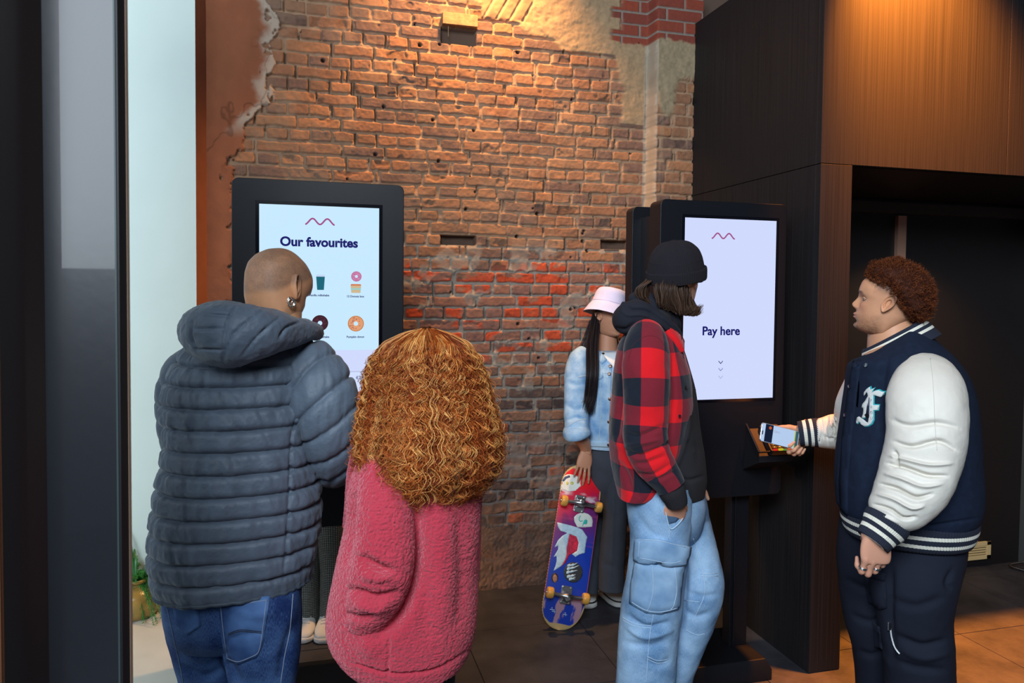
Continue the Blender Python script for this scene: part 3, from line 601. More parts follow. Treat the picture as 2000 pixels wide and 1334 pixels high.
# pay kiosk
K2, fr2 = kiosk(1.337, 1.922, 2.70, .757, 1.988, (1.445, 1.870, 1.172, 1.917), .34, ((1.30, 2.615), (1.84, 2.955)), ((1.727, 2.765), (1.812, 2.82)), 'black payment kiosk whose screen reads Pay here, standing before the black cladding')
sfr = ((0, 2.70-.0005, 0), fr2[1]); tfr = ((0, 2.70-.0020, 0), fr2[1])
b = MB(); b.prism([(1.445, 1.172), (1.870, 1.172), (1.870, 1.917), (1.445, 1.917)], 0, .001, sfr, 0); S2 = b.obj('screen', [M_lav], K2)
def sc2(px, py): q = Yp(px, py, 2.70); return q[0], q[2]
wave(S2, *sc2(1412, 461), .105, tfr)
x_, z_ = sc2(1408, 647); text('Pay here', .050, x_, z_, tfr, M_navy, S2, 'pay_text', bold=.0013)
for py, m_ in ((707, M_navy), (721, M_v2), (736, M_v3)):
    x_, z_ = sc2(1407, py); b = MB(); l = .010; t = .003
    b.prism([(x_-l, z_+.006), (x_, z_-.004), (x_+l, z_+.006), (x_+l, z_+.006-t*1.4), (x_, z_-.004-t*1.4), (x_-l, z_+.006-t*1.4)], 0, .0004, tfr); b.obj('chevron', m_, S2)
# bracket tray of the terminal (part of the kiosk)
def T_(px, py, y): return Yp(px, py, y)
b = MB()
A0, A1, A2, A3 = np.array([1.742, 2.69, 1.045]), np.array([1.90, 2.69, 1.045]), np.array([1.872, 2.56, .955]), np.array([1.718, 2.56, .955])
dn = np.array([0, .0, -.022]); b.add([A3, A2, A1, A0, A3+dn, A2+dn, A1+dn, A0+dn], [(0, 1, 2, 3), (7, 6, 5, 4), (0, 4, 5, 1), (1, 5, 6, 2), (2, 6, 7, 3), (3, 7, 4, 0)])
for (p, q) in ((A0, A3), (A3, A2)):
    b.tube([p+(0, 0, .02), q+(0, 0, .02)], .004, 6)
b.add([A3, A0, A0+(0, 0, .02), A3+(0, 0, .02)], [(0, 1, 2, 3)])
b.add([A3+dn, A2+dn, (1.87, 2.69, .875), (1.73, 2.69, .875), A0+dn, A1+dn], [(0, 1, 2, 3), (0, 3, 4), (1, 5, 2)])
b.obj('terminal_bracket', M_blackp, K2)
# card terminal
o0 = (A0+A3)/2*.5+(A1+A2)/2*.5; ux = (A1-A0)/np.linalg.norm(A1-A0); uy = (A0-A3)/np.linalg.norm(A0-A3); uz = np.cross(ux, uy)
trm = empty('card_terminal', tuple(o0), 'small black card payment terminal with red, yellow and green keys on the payment kiosk bracket', 'card terminal')
tf = (o0+uz*.002+ux*.012, [ux, uy, uz])
b = MB(); b.prism(rrect(-.042, .046, -.078, .075, .010), 0, .026, tf); b.obj('body', M_blackp, trm, bevel=.003)
b = MB(); b.prism(rrect(-.033, .037, .005, .062, .004), .026, .028, tf); b.obj('display', mat('terminal_display', (.03, .028, .04), .2), trm)
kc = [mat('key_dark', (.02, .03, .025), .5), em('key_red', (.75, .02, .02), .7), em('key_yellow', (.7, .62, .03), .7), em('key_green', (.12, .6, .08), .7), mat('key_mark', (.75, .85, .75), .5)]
for r_ in range(5):
    for q in range(3):
        x0 = -.033+q*.024; z0 = -.012-r_*.0135; b = MB(); c_ = 0 if r_ < 4 else 1+q
        b.prism(rrect(x0, x0+.021, z0-.010, z0, .002), .026, .0295, tf, c_)
        if r_ < 4: b.prism([(x0+.008, z0-.007), (x0+.013, z0-.007), (x0+.013, z0-.003), (x0+.008, z0-.003)], .0295, .0297, tf, 4)
        b.obj('key', kc, trm)
# ================================================================== FIGURES: shared builders
HZ_F = [(0, .040), (.006, .066), (.014, .082), (.022, .0865), (.034, .0825), (.048, .0845), (.060, .0865), (.074, .0850), (.090, .0830), (.105, .0825), (.118, .0840), (.134, .0925), (.150, .0955), (.172, .0910), (.195, .0760), (.214, .0520), (.228, .024), (.235, .0)]
HZ_B = [(0, .0), (.02, -.025), (.05, -.055), (.075, -.078), (.10, -.090), (.13, -.0985), (.16, -.0975), (.185, -.085), (.208, -.062), (.225, -.033), (.235, .0)]
HZ_W = [(0, .020), (.006, .036), (.016, .046), (.03, .0545), (.05, .0615), (.07, .0660), (.10, .0705), (.13, .0745), (.155, .0760), (.18, .0700), (.205, .0530), (.223, .030), (.235, .0)]
def _sm(tab, z):
    tab = np.array(tab); return np.interp(z, tab[:, 0], tab[:, 1])
def head_mesh(nz=150, nth=200, jaw=1.0, nose=1.0, lips=1.0, eyes=True):
    """head in its own frame: x right, y face, z up from chin to crown (.235 m); returns verts, faces, colour masks"""
    s = np.linspace(0, 1, nz); z = .235*(s+.03*np.sin(2*np.pi*s)*0); z = .235*(1-np.cos(np.pi*s))/2*.35+.235*s*.65
    zz = np.linspace(0, .235, 500); ker = np.hanning(31); ker /= ker.sum()
    def sm(tab):
        v = _sm(tab, zz); p = np.pad(v, 15, 'reflect', reflect_type='odd'); return np.interp(z, zz, np.convolve(p, ker, 'valid'))
    yf, yb, w_ = sm(HZ_F), sm(HZ_B), np.clip(sm(HZ_W), 0, 1)*(1+(jaw-1)*np.clip(1-z/.10, 0, 1))
    th = np.arange(nth)*2*np.pi/nth; S, Cc = np.sin(th), np.cos(th)
    nf, nb_ = 2.35, 2.05
    n = np.where(Cc > 0, nf, nb_); sx = np.sign(S)*np.abs(S)**(2/n); cy = np.sign(Cc)*np.abs(Cc)**(2/n)
    mid = -.005
    X = w_[:, None]*sx[None]; Y = np.where(Cc[None] > 0, mid+(yf[:, None]-mid)*cy[None], mid+(mid-yb[:, None])*cy[None]); Z = np.repeat(z[:, None], nth, 1)
    fr = sst(Cc, .05, .35)[None]
    g = lambda x0, z0, sx_, sz_: np.exp(-((X-x0)/sx_)**2-((Z-z0)/sz_)**2)
    nz_h = np.interp(Z, [.068, .074, .079, .084, .089, .094, .100, .108, .117, .126, .136], [0, .004, .0125, .0205, .0250, .0255, .0225, .0170, .0115, .0065, 0])*nose
    nw = np.interp(Z, [.076, .090, .104, .13], [.0125, .0105, .0075, .0065])
    dy = nz_h*np.exp(-(np.abs(X)/nw)**2.0)
    dy += nose*.011*(g(.0125, .0845, .0068, .0070)+g(-.0125, .0845, .0068, .0070))
    dy += lips*(.0070*np.exp(-(X/.019)**4-((Z-.0600)/.0048)**2)+.0078*np.exp(-(X/.017)**4-((Z-.0492)/.0052)**2)-.0030*np.exp(-(X/.022)**4-((Z-.0545)/.0013)**2))
    dy += .0060*np.exp(-(X/.026)**2-((Z-.058)/.018)**2)
    dy += .0050*g(0, .019, .018, .012)-.003*g(0, .036, .02, .006)
    dy += .0045*(g(.030, .1375, .018, .0075)+g(-.030, .1375, .018, .0075))
    dy -= .0125*(g(.0315, .1175, .0165, .0120)+g(-.0315, .1175, .0165, .0120))
    dy += .0040*(g(.046, .094, .017, .015)+g(-.046, .094, .017, .015))-.003*(g(.044, .062, .014, .018)+g(-.044, .062, .014, .018))
    Y = Y+dy*fr
    V = np.stack([X, Y, Z], -1).reshape(-1, 3)
    i = np.arange(nz-1)[:, None]*nth; j = np.arange(nth)[None]; j2 = (j+1) % nth
    Fq = np.stack([i+j, i+nth+j, i+nth+j2, i+j2], -1).reshape(-1, 4).tolist()
    # ears
    for sgn in (1, -1):
        nr, na = 14, 40; V2 = []
        for a_ in range(na):
            ph = 2*np.pi*a_/na; cz, cy_ = np.cos(ph), np.sin(ph)
            Rz = .0335 if cz > 0 else .0315; Ry = .0195*(1.0+.12*cz) if cz > -.2 else .0195*(1-.42*(-cz-.2)/.8)
            for r_ in range(nr):
                r = r_/(nr-1.0); lob = np.clip(-cz-.55, 0, 1)*2
                h = .010+.0070*np.exp(-((r-.88)/.11)**2)*(1-.6*lob)-.0035*np.exp(-((r-.70)/.09)**2)*(1-lob)+.0050*np.exp(-((r-.50)/.12)**2)*(1-lob)-.0130*np.exp(-(r/.34)**2)
                if r > .97: h -= .004
                # tragus side (front) sinks into the cheek
                f = np.clip(cy_, 0, 1)*r; h -= .011*f*f
                yy = -.006+cy_*Ry*r+cz*r*(-.011); zc = .1145+cz*Rz*r; back = np.clip(-cy_, 0, 1)*r
                V2.append((sgn*(.0695+h+.0085*back), yy, zc))
        # back skirt
        for a_ in range(na):
            v = V2[a_*nr+nr-1]; V2.append((sgn*.064, v[1]*.86+.000, .1145+(v[2]-.1145)*.86))
        base = len(V); V = np.vstack([V, np.array(V2)])
        for a_ in range(na):
            b_ = (a_+1) % na
            for r_ in range(nr-1):
                q = (base+a_*nr+r_, base+a_*nr+r_+1, base+b_*nr+r_+1, base+b_*nr+r_); Fq.append(q if sgn < 0 else q[::-1])
            q = (base+a_*nr+nr-1, base+na*nr+a_, base+na*nr+b_, base+b_*nr+nr-1); Fq.append(q if sgn < 0 else q[::-1])
    ne0 = len(V)
    if eyes:
        for sgn in (1, -1):
            for (r, dz, part) in ((.0118, 0, 0), (.0126, 0, 1)):
                nn = 18; ph = np.linspace(0, np.pi, nn//2+1); ta = np.arange(nn)*2*np.pi/nn
                if part == 1: ph = np.linspace(0, np.pi*.52, nn//2+1)       # upper lid shell
                W = np.stack([np.outer(np.sin(ph), np.cos(ta)), np.outer(np.sin(ph), np.sin(ta)), np.outer(np.cos(ph), np.ones(nn))], -1).reshape(-1, 3)*r
                if part == 1: a_ = -.30; W = W @ np.array([[1, 0, 0], [0, np.cos(a_), -np.sin(a_)], [0, np.sin(a_), np.cos(a_)]])
                W += (sgn*.0315, .0640, .1165+dz); base = len(V); V = np.vstack([V, W]); k = nn//2+1
                Fq += [(base+i_*nn+j_, base+(i_+1)*nn+j_, base+(i_+1)*nn+(j_+1) % nn, base+i_*nn+(j_+1) % nn) for i_ in range(k-1) for j_ in range(nn)]
    return V, Fq, ne0
def head_colors(V, ne0, skin, lipc=None, beard=0, scalp=0, scalpc=(.06, .05, .05), browc=(.03, .015, .01), fade=None):
    c = np.tile(np.array(skin, float), (len(V), 1)); x, y, z = V[:, 0], V[:, 1], V[:, 2]
    nn = fbm(x*60, y*60, z*60, 3, 5)[:, None]; c = c*(1+.07*nn)
    def mix(m, col): m = np.clip(m, 0, 1)[:, None]; return c*(1-m)+np.array(col)*m
    front = sst(y, .04, .07)
    c = mix(.30*np.exp(-((np.abs(x)-.040)/.02)**2-((z-.09)/.02)**2)*front, np.array(skin)*(1.05, .75, .7))
    lc = lipc or tuple(np.array(skin)*(.85, .52, .50))
    c = mix(.8*np.exp(-(x/.020)**6)*(np.exp(-((z-.0595)/.0048)**4)+np.exp(-((z-.0492)/.0050)**4))*front, lc)
    c = mix(.6*np.exp(-(x/.021)**6-((z-.0545)/.0013)**2)*front, np.array(lc)*.35)
    c = mix(.85*np.exp(-((np.abs(x)-.031)/.017)**6-((z-.139-(.031-np.abs(x))*.12)/.0038)**2)*sst(y, .03, .06)*(1+.3*nn[:, 0]), browc)
    if beard:
        m = sst(.072-z+.02*np.clip((.04-y)/.06, 0, 1), 0, .022)*sst(y, -.012, .02); m *= 1-.9*np.exp(-(x/.02)**4-((z-.054)/.010)**4)
        m = m*(.45+.55*sst(.045-z, -.01, .02))
        c = mix(beard*m*(.75+.5*fbm(x*300, y*300, z*300, 2, 8)), scalpc)
        c = mix(beard*.6*np.exp(-(x/.02)**4-((z-.069)/.004)**2)*front, scalpc)
    if scalp:
        hl = np.interp(y, [-.09, -.05, -.02, .02, .05, .09], [.060, .075, .110, .135, .165, .185])
        m = sst(z-hl, -.004, .02); c = mix(scalp*m*(.8+.35*fbm(x*35, y*35, z*35, 3, 9)+.25*fbm(x*350, y*350, z*350, 2, 4)), scalpc)
    if fade is not None: c = mix(fade(x, y, z), scalpc)
    if len(V) > ne0:
        per = (len(V)-ne0)//2
        for k in range(2):
            a = ne0+k*per; e = a+per//2+ (0); W = V[a:a+per]; ctr = np.array([(1 if k == 0 else -1)*.0315, .0640, .1165])
            n1 = 18*10; W = V[a:a+n1]-ctr; dx, dz = W[:, 0], W[:, 2]; rr_ = np.hypot(dx, dz); f = W[:, 1] > 0
            cc = np.tile((.24, .17, .14), (n1, 1)); cc[(rr_ < .0066) & f] = (.05, .025, .015); c[a:a+n1] = cc
    return c
def frame(f, up=(0, 0, 1)):
    f = np.array(f, float); f /= np.linalg.norm(f); r = np.cross(f, np.array(up, float)); r /= np.linalg.norm(r); u = np.cross(r, f); return np.array([r, f, u])   # rows: x right, y face, z up
def rot_frame(Fm, pitch=0, roll=0):
    """pitch>0 looks up; roll>0 tilts towards own right"""
    r, f, u = Fm; c, s = math.cos(pitch), math.sin(pitch); f, u = f*c+u*s, u*c-f*s; c, s = math.cos(roll), math.sin(roll); u, r = u*c+r*s, r*c-u*s; return np.array([r, f, u])
def place(V, Fm, ctr, scale=1.0, local_ctr=(0, 0, .115)): return (np.asarray(V)-np.array(local_ctr))*scale @ Fm+np.array(ctr)

def hand_mesh(wrist, fdir, ndir, curls, thumb, scale=1.0, spread=.06, right=True, voxel=.0024):
    """hand: fdir = towards the fingers, ndir = out of the back of the hand; curls = 4 x (knuckle, middle, tip) radians towards the palm (index..little);
    thumb = (dir in (side, f, -n) frame list of 3 segment directions)"""
    f = np.array(fdir, float); f /= np.linalg.norm(f); n = np.array(ndir, float); n -= f*(n@f); n /= np.linalg.norm(n)
    s = np.cross(n, f) if right else np.cross(f, n)           # towards the thumb side
    b = MB(); S = scale; w0 = np.array(wrist, float)
    def seg(P, R, k=10): b.tube(cr(np.column_stack([P, R]), 4*len(P))[:, :3], cr(np.column_stack([P, R]), 4*len(P))[:, 3], k)
    # palm: flattened loft
    rows = [(-.03, .027, .019, 0), (-.005, .027, .018, 0), (.02, .034, .0175, .002), (.045, .041, .0155, .002), (.072, .0435, .0135, .001), (.090, .041, .0110, 0), (.098, .036, .0085, 0)]
    rows = cr(rows, 20); th = np.arange(28)*2*np.pi/28; c, q = np.cos(th), np.sin(th); c = np.sign(c)*np.abs(c)**.75; q = np.sign(q)*np.abs(q)**.85
    V = np.array([w0+S*(f*r[0]+s*r[3])+S*(s[None]*(r[1]*c)[:, None]+n[None]*(r[2]*q)[:, None]) for r in rows]).reshape(-1, 3)
    Fc = [(i*28+j, i*28+(j+1) % 28, (i+1)*28+(j+1) % 28, (i+1)*28+j) for i in range(19) for j in range(28)]+[tuple(range(28))[::-1], tuple(19*28+j for j in range(28))]
    b.add(V, Fc)
    tips = []
    L = [(.044, .027, .022), (.048, .030, .023), (.044, .028, .022), (.034, .020, .019)]; off = [.029, .0095, -.010, -.0285]; fw = [.088, .093, .089, .081]
    joints = []
    for k in range(4):
        base = w0+S*(f*(fw[k]-.012)+s*off[k]+n*.001); a = spread*(1.5-k)/1.5; d0 = f*math.cos(a)+s*math.sin(a)
        P = [base-d0*S*.012, base, base+d0*S*.012]; ang = 0; r0 = [.0098, .0100, .0094, .0082][k]*S; R = [r0, r0*1.02, r0*1.03]; p = base+d0*S*.012; J_ = []
        for q_, (ln, cu) in enumerate(zip(L[k], curls[k])):
            ang += cu; d = d0*math.cos(ang)-n*math.sin(ang); m_ = p+d*S*ln*.5; p2 = p+d*S*ln; rr_ = r0*(1-.10*(q_+1))
            P += [m_, p2]; R += [rr_*.95, rr_*(1.04 if q_ < 2 else .80)]; J_.append((p, p2, d)); p = p2
        seg(P, R); tips.append((p, d, -(n*math.cos(ang)+d0*math.sin(ang)))); joints.append(J_); b.ball(p, R[-1]*.98, 10)
    # thumb from the side of the palm near its base
    p = w0+S*(f*.022+s*.026-n*.006); P = [p-s*S*.010, p]; R = [.013*S, .0145*S]
    for dv_, ln, rr_ in zip(thumb, (.038, .032, .027), (.0125, .0108, .0085)):
        d = s*dv_[0]+f*dv_[1]-n*dv_[2]; d /= np.linalg.norm(d); P += [p+d*S*ln*.5, p+d*S*ln]; R += [rr_*S*1.03, rr_*S]; p = p+d*S*ln
    seg(P, R); b.ball(p, R[-1]*.98, 10); tips.append((p, d, -n)); joints.append([(P[1], P[-1], d)])
    V, Fr = remesh(np.vstack(b.V), b.F, voxel*S, 2)
    return V, Fr, tips, joints, (f, n, s)
def neckloft(p0, r0, p1, r1, nu=48, nt=20): return G([(*p0, r0*1.25, r0*1.15), (*(np.array(p0)*.6+np.array(p1)*.4), r0, r0*.98), (*p1, r1, r1)], nt, nu)
M_skinT = lambda name: mat(name, (.5, .3, .2), .5, 0, .35, attr='Col', sss=.12, bump=.08, bscale=900)
def body_obj(parent, lofts, pieces, mat_, skin, vox=.016):
    """torso and limbs as one remeshed surface plus finely modelled head and hands, one mesh"""
    V, Fq, _ = join(lofts); V, Fr = remesh(V, Fq, vox, 3); C = np.tile(np.array(skin, float), (len(V), 1)); VV, FF, CC = [V], list(Fr), [C]; n = len(V)
    for (v, f, c) in pieces:
        VV.append(v); CC.append(np.tile(np.array(c, float), (len(v), 1)) if np.ndim(c) == 1 else c); FF += [tuple(int(i)+n for i in q if i >= 0) for q in f]; n += len(v)
    return mk('body', np.vstack(VV), FF, mat_, parent, col=np.clip(np.vstack(CC), 0, 1))
def JK(rows):
    """rows (px,py,depth,radius px[, other radius px]) -> loft keys in metres"""
    out = []
    for r in rows:
        p = D(r[0], r[1], r[2]); k = r[2]/F; out.append((*p, r[3]*k, (r[4] if len(r) > 4 else r[3])*k))
    return out
def torso_keys(rows):
    """rows (py, x left, x right, half depth m, depth) -> horizontal rings"""
    out = []
    for (py, xl, xr, hd, d) in rows:
        cx = (xl+xr)/2; p = D(cx, py, d); r = ray(cx, py); out.append((*p, (xr-xl)/2*d/F, hd))
    return out
def sidevec(px): r = ray(px, 600).copy(); r[2] = 0; r /= np.linalg.norm(r); return np.array([r[1], -r[0], 0])
def tubes_np(P, R, ns=3):
    """many strands at once: P (m,k,3), R (m,k) -> V, F"""
    m, k, _ = P.shape; T = np.gradient(P, axis=1); T /= np.linalg.norm(T, axis=2)[..., None]+1e-12
    ref = np.array([.31, .77, .2]); A = np.cross(T, ref); A /= np.linalg.norm(A, axis=2)[..., None]+1e-12; B = np.cross(T, A)
    th = np.arange(ns)*2*np.pi/ns
    V = P[:, :, None]+R[:, :, None, None]*(A[:, :, None]*np.cos(th)[None, None, :, None]+B[:, :, None]*np.sin(th)[None, None, :, None])
    idx = np.arange(m*k*ns).reshape(m, k, ns); a = idx[:, :-1]; b_ = idx[:, 1:]
    Fq = np.stack([a, np.roll(a, -1, 2), np.roll(b_, -1, 2), b_], -1).reshape(-1, 4)
    return V.reshape(-1, 3), Fq
def hair_mat(name, rough=.38):
    m = mat(name, (.3, .1, .03), rough, 0, .22, attr='Col'); return m
def cloth_bump(m, scale=700, strength=.25, dist=.0006, aniso=None):
    N, L, b = nd(m); tc = N.new('ShaderNodeTexCoord'); n = N.new('ShaderNodeTexNoise'); n.inputs['Scale'].default_value = scale; n.inputs['Detail'].default_value = 2
    if aniso: mp = N.new('ShaderNodeMapping'); mp.inputs['Scale'].default_value = aniso; L.new(tc.outputs['UV'], mp.inputs[0]); L.new(mp.outputs[0], n.inputs['Vector'])
    else: L.new(tc.outputs['Object'], n.inputs['Vector'])
    bp = N.new('ShaderNodeBump'); bp.inputs['Strength'].default_value = strength; bp.inputs['Distance'].default_value = dist
    L.new(n.outputs['Fac'], bp.inputs['Height']); L.new(bp.outputs[0], b.inputs['Normal']); return m
def denim(name, dark, light, lo=.35, hi=.7, scale=7, attr=False):
    m = mat(name, dark, .82, 0, .2); N, L, b = nd(m); tc = N.new('ShaderNodeTexCoord')
    n = N.new('ShaderNodeTexNoise'); n.inputs['Scale'].default_value = scale; n.inputs['Detail'].default_value = 5; L.new(tc.outputs['Object'], n.inputs['Vector'])
    mp = N.new('ShaderNodeMapping'); mp.inputs['Scale'].default_value = (900, 130, 1); L.new(tc.outputs['UV'], mp.inputs[0])
    w_ = N.new('ShaderNodeTexNoise'); w_.inputs['Scale'].default_value = 1; w_.inputs['Detail'].default_value = 2; L.new(mp.outputs[0], w_.inputs['Vector'])
    ad = N.new('ShaderNodeMath'); ad.operation = 'MULTIPLY_ADD'; ad.inputs[1].default_value = .45; L.new(w_.outputs['Fac'], ad.inputs[0]); L.new(n.outputs['Fac'], ad.inputs[2])
    mr = N.new('ShaderNodeMapRange'); mr.inputs['From Min'].default_value = lo+.22; mr.inputs['From Max'].default_value = hi+.22; L.new(ad.outputs[0], mr.inputs[0])
    mx = N.new('ShaderNodeMix'); mx.data_type = 'RGBA'; mx.inputs[6].default_value = (*dark, 1); mx.inputs[7].default_value = (*light, 1); L.new(mr.outputs[0], mx.inputs[0]); L.new(mx.outputs[2], b.inputs['Base Color'])
    bp = N.new('ShaderNodeBump'); bp.inputs['Strength'].default_value = .35; bp.inputs['Distance'].default_value = .0008; L.new(w_.outputs['Fac'], bp.inputs['Height']); L.new(bp.outputs[0], b.inputs['Normal']); return m
def shoe(parent, name, toe, heel, up_h, mats, wdt=.095, label=None):
    """low trainer from heel to toe on the floor: upper, sole"""
    toe, heel = np.array(toe, float), np.array(heel, float); f = toe-heel; Ln = np.linalg.norm(f[:2]); f[2] = 0; f /= np.linalg.norm(f); s = np.array([f[1], -f[0], 0])
    def loft(rows, nu=40, n=2.4):
        V = []; th = np.arange(nu)*2*np.pi/nu
        for (t, hw, z0, z1) in cr(rows, 26):
            c, q = np.cos(th), np.sin(th); c = np.sign(c)*np.abs(c)**(2/n); q = np.sign(q)*np.abs(q)**(2/n)
            V.append(heel+f*(t*Ln)+s[None]*(hw*wdt*c)[:, None]+np.array([0, 0, 1.])*(((z0+z1)/2+(z1-z0)/2*q))[:, None])
        V = np.array(V).reshape(-1, 3); return V, [(i*nu+j, i*nu+(j+1) % nu, (i+1)*nu+(j+1) % nu, (i+1)*nu+j) for i in range(25) for j in range(nu)]+[tuple(range(nu))[::-1], tuple(25*nu+j for j in range(nu))]
    b = MB(); V, Fc = loft([(0, .20, .02, .075), (.04, .33, .015, .10), (.2, .38, .015, .105), (.38, .40, .015, .102), (.55, .46, .015, .082), (.75, .50, .015, .064), (.92, .42, .015, .050), (.99, .24, .018, .036)]); b.add(V, Fc)
    u = b.obj(name, mats[0], parent, smooth=True)
    b = MB(); V, Fc = loft([(-.01, .22, .0, .028), (.03, .38, 0, .030), (.25, .41, 0, .028), (.5, .46, 0, .026), (.75, .54, 0, .026), (.93, .46, .001, .028), (1.01, .24, .004, .027)], n=4); b.add(V, Fc); b.obj('sole', mats[1], u, smooth=True)
    b = MB()
    for k in range(5):
        t = .42+.075*k; c0 = heel+f*(t*Ln); z = .098-.030*(k/4)+.004; hw = .15*wdt/ .095*.1; P = [c0+s*hw*q_*1.6+np.array([0, 0, z-.35*abs(q_)*.02]) for q_ in np.linspace(-1, 1, 7)]; b.tube(P, .0028, 6)
    b.obj('laces', mats[2], u, smooth=True)
    if len(mats) > 3:
        for (rows) in ([(0, .215, .03, .078), (.06, .355, .026, .102), (.18, .40, .026, .060), (.24, .40, .03, .045)], [(.52, .475, .028, .045), (.66, .515, .026, .046), (.80, .52, .026, .042), (.93, .445, .026, .040), (1.0, .25, .028, .034)]):
            b = MB(); V, Fc = loft(rows); b.add(V, Fc); b.obj('overlay', mats[3], u, smooth=True)
    return u
# ================================================================== PERSON: puffer jacket, shaved head
d0 = 2.0
g1 = D(450, 1150, d0); P1 = empty('person', (g1[0], g1[1], 0), 'person with shaved head and hoop earrings, slate blue puffer jacket, back turned at ordering kiosk', 'person')
SV = sidevec(455)
trows = [(1133, 320, 592, 0.158, 2.0), (1112, 313, 599, 0.165, 2.0), (1080, 309, 608, 0.17, 2.0), (1040, 311, 615, 0.172, 2.0), (990, 317, 618, 0.172, 2.0), (940, 325, 614, 0.168, 2.0), (890, 333, 608, 0.163, 2.0), (840, 336, 602, 0.158, 2.0), (790, 331, 604, 0.158, 2.01), (752, 336, 608, 0.155, 2.02), (715, 352, 614, 0.15, 2.03), (682, 374, 602, 0.135, 2.05), (652, 416, 586, 0.105, 2.07), (628, 456, 571, 0.075, 2.09)]
T1 = G(torso_keys(trows), 420, 300, SV, 2.25, hor=True)
def quilt(g, pitch, amp, wr, seed=0, ph=0.0, slope=0.0, top=None):
    n = g.L/pitch; s = g.t*n+ph; fr_ = s-np.floor(s); env = (1-np.abs(2*fr_-1)**4.5)
    row = np.floor(s)
    uu = g.u*g.circ
    w1 = fbm(np.cos(g.u*2*np.pi)*g.circ/6.28*34+row*7, np.sin(g.u*2*np.pi)*g.circ/6.28*34, g.t*g.L*9+row*3, 3, seed)
    w2 = fbm(np.cos(g.u*2*np.pi)*g.circ/6.28*75+g.t*g.L*25, np.sin(g.u*2*np.pi)*g.circ/6.28*75+row*5, g.t*g.L*16, 3, seed+3)
    w3 = fbm(np.cos(g.u*2*np.pi)*g.circ/6.28*9, np.sin(g.u*2*np.pi)*g.circ/6.28*9, g.t*g.L*9, 2, seed+7)
    d = amp*env*(1+.22*w3)+wr*(w1*1.1+w2*.9)*(.35+.65*env)*(1-.5*env)*1.3
    g.disp(d-amp*.55); return g
T1.nz(.006, 5, 2, 3); quilt(T1, .0555, .0165, .0078, 1, .15)
# side seam panel
T1.crease([([(598, 790), (572, 840), (566, 960), (560, 1060), (553, 1140)], 3.0, -.008), ([(604, 740), (598, 800), (600, 860), (622, 930)], 7, -.014), ([(430, 900), (470, 960)], 10, .004)])
rows = [(560, 712, 2.04, 40, 50), (590, 726, 2.03, 52, 56), (622, 765, 2.00, 57, 58), (642, 812, 2.0, 57, 57), (655, 860, 2.03, 54, 54), (668, 892, 2.10, 51, 50), (672, 892, 2.22, 45, 44), (662, 860, 2.36, 40, 40), (645, 820, 2.50, 34, 34), (632, 785, 2.60, 28, 28)]
A1 = G(JK(rows), 300, 130, SV, 2.1); quilt(A1, .058, .0125, .0068, 12, .3); A1.V[..., 2] += .42*((A1.V-A1.C[:, None])@SV)
rowsL = [(385, 730, 2.04, 42, 50), (362, 750, 2.06, 48, 56), (362, 830, 2.12, 46, 54), (380, 890, 2.22, 42, 50), (420, 890, 2.36, 38, 42), (470, 850, 2.46, 34, 36)]
A1b = G(JK(rowsL), 160, 90, SV, 2.1); quilt(A1b, .055, .016, .003, 15)
M_puf = mat('puffer_nylon', (.098, .132, .178), .56, 0, .4, sheen=.12, var=.12, vscale=14); cloth_bump(M_puf, 85, .55, .0030)
J1 = gobj('jacket', [T1, A1, A1b], M_puf, P1)
# hem binding
hk = T1.V[2]; b = MB(); b.tube(np.vstack([hk, hk[:1]]), .0055, 8, cap=False); b.obj('hem_binding', mat('binding', (.05, .072, .10), .6), J1, smooth=True)
# hood: a full quilted bag lying on the upper back
hk = JK([(378, 640, 1.95, 12, 20), (392, 645, 1.90, 40, 40), (425, 650, 1.86, 60, 62), (462, 652, 1.85, 62, 66), (500, 650, 1.87, 52, 62), (540, 648, 1.92, 39, 52), (578, 648, 1.99, 27, 40), (605, 648, 2.07, 18, 28), (618, 650, 2.14, 8, 12)])
HD = G(hk, 260, 160, (0, 0, 1), 2.3); HD.nz(.010, 9, 2, 21); HD.nz(.0034, 38, 3, 22); HD.nz(.0012, 110, 2, 24)
HD.crease([([(462, 596), (445, 625), (438, 665), (437, 708)], 2.6, -.008), ([(516, 604), (478, 632), (452, 660), (438, 700)], 2.6, -.008), ([(548, 618), (516, 645), (494, 668), (470, 700)], 2.6, -.008), ([(588, 628), (560, 640), (545, 662)], 3.0, -.009), ([(380, 643), (432, 641)], 2.4, -.009), ([(378, 682), (438, 684)], 2.4, -.009), ([(392, 612), (455, 617)], 2.4, -.008), ([(376, 625), (373, 655), (384, 690)], 2.5, -.008)])
HD.V[..., 2] += 0
hood = gobj('hood', [HD], M_puf, P1)
# collar edge of the hood round the neck
def pxc(rows): return np.array([D(*r) for r in rows])
cen = D(540, 622, 2.10)
b = MB(); ang = np.linspace(0, 2*np.pi, 60); ax1 = SV*.112; ax2 = np.array([SV[1]*-1, SV[0], 0])*.105
P = [cen+ax1*math.cos(a)+ax2*math.sin(a)+np.array([0, 0, 1])*(.012*math.sin(a)-.030*math.cos(a)-.012) for a in ang]
R = .017+.004*np.cos(ang*3); b.tube(P, R, 12, cap=False); b.obj('collar', M_puf, J1, smooth=True)
b = MB(); P2 = [p+np.array([0, 0, .014])+(p-cen)*.03 for p in P]; b.tube(P2, .0055, 6, cap=False); b.obj('collar_binding', mat('binding2', (.10, .16, .24), .5), J1, smooth=True)
b = MB(); P3 = [cen+(p-cen)*.80+np.array([0, 0, .004]) for p in P]; b.tube(P3, .014, 10, cap=False); b.obj('shirt_collar', mat('black_knit', (.010, .010, .012), .9), P1, smooth=True)
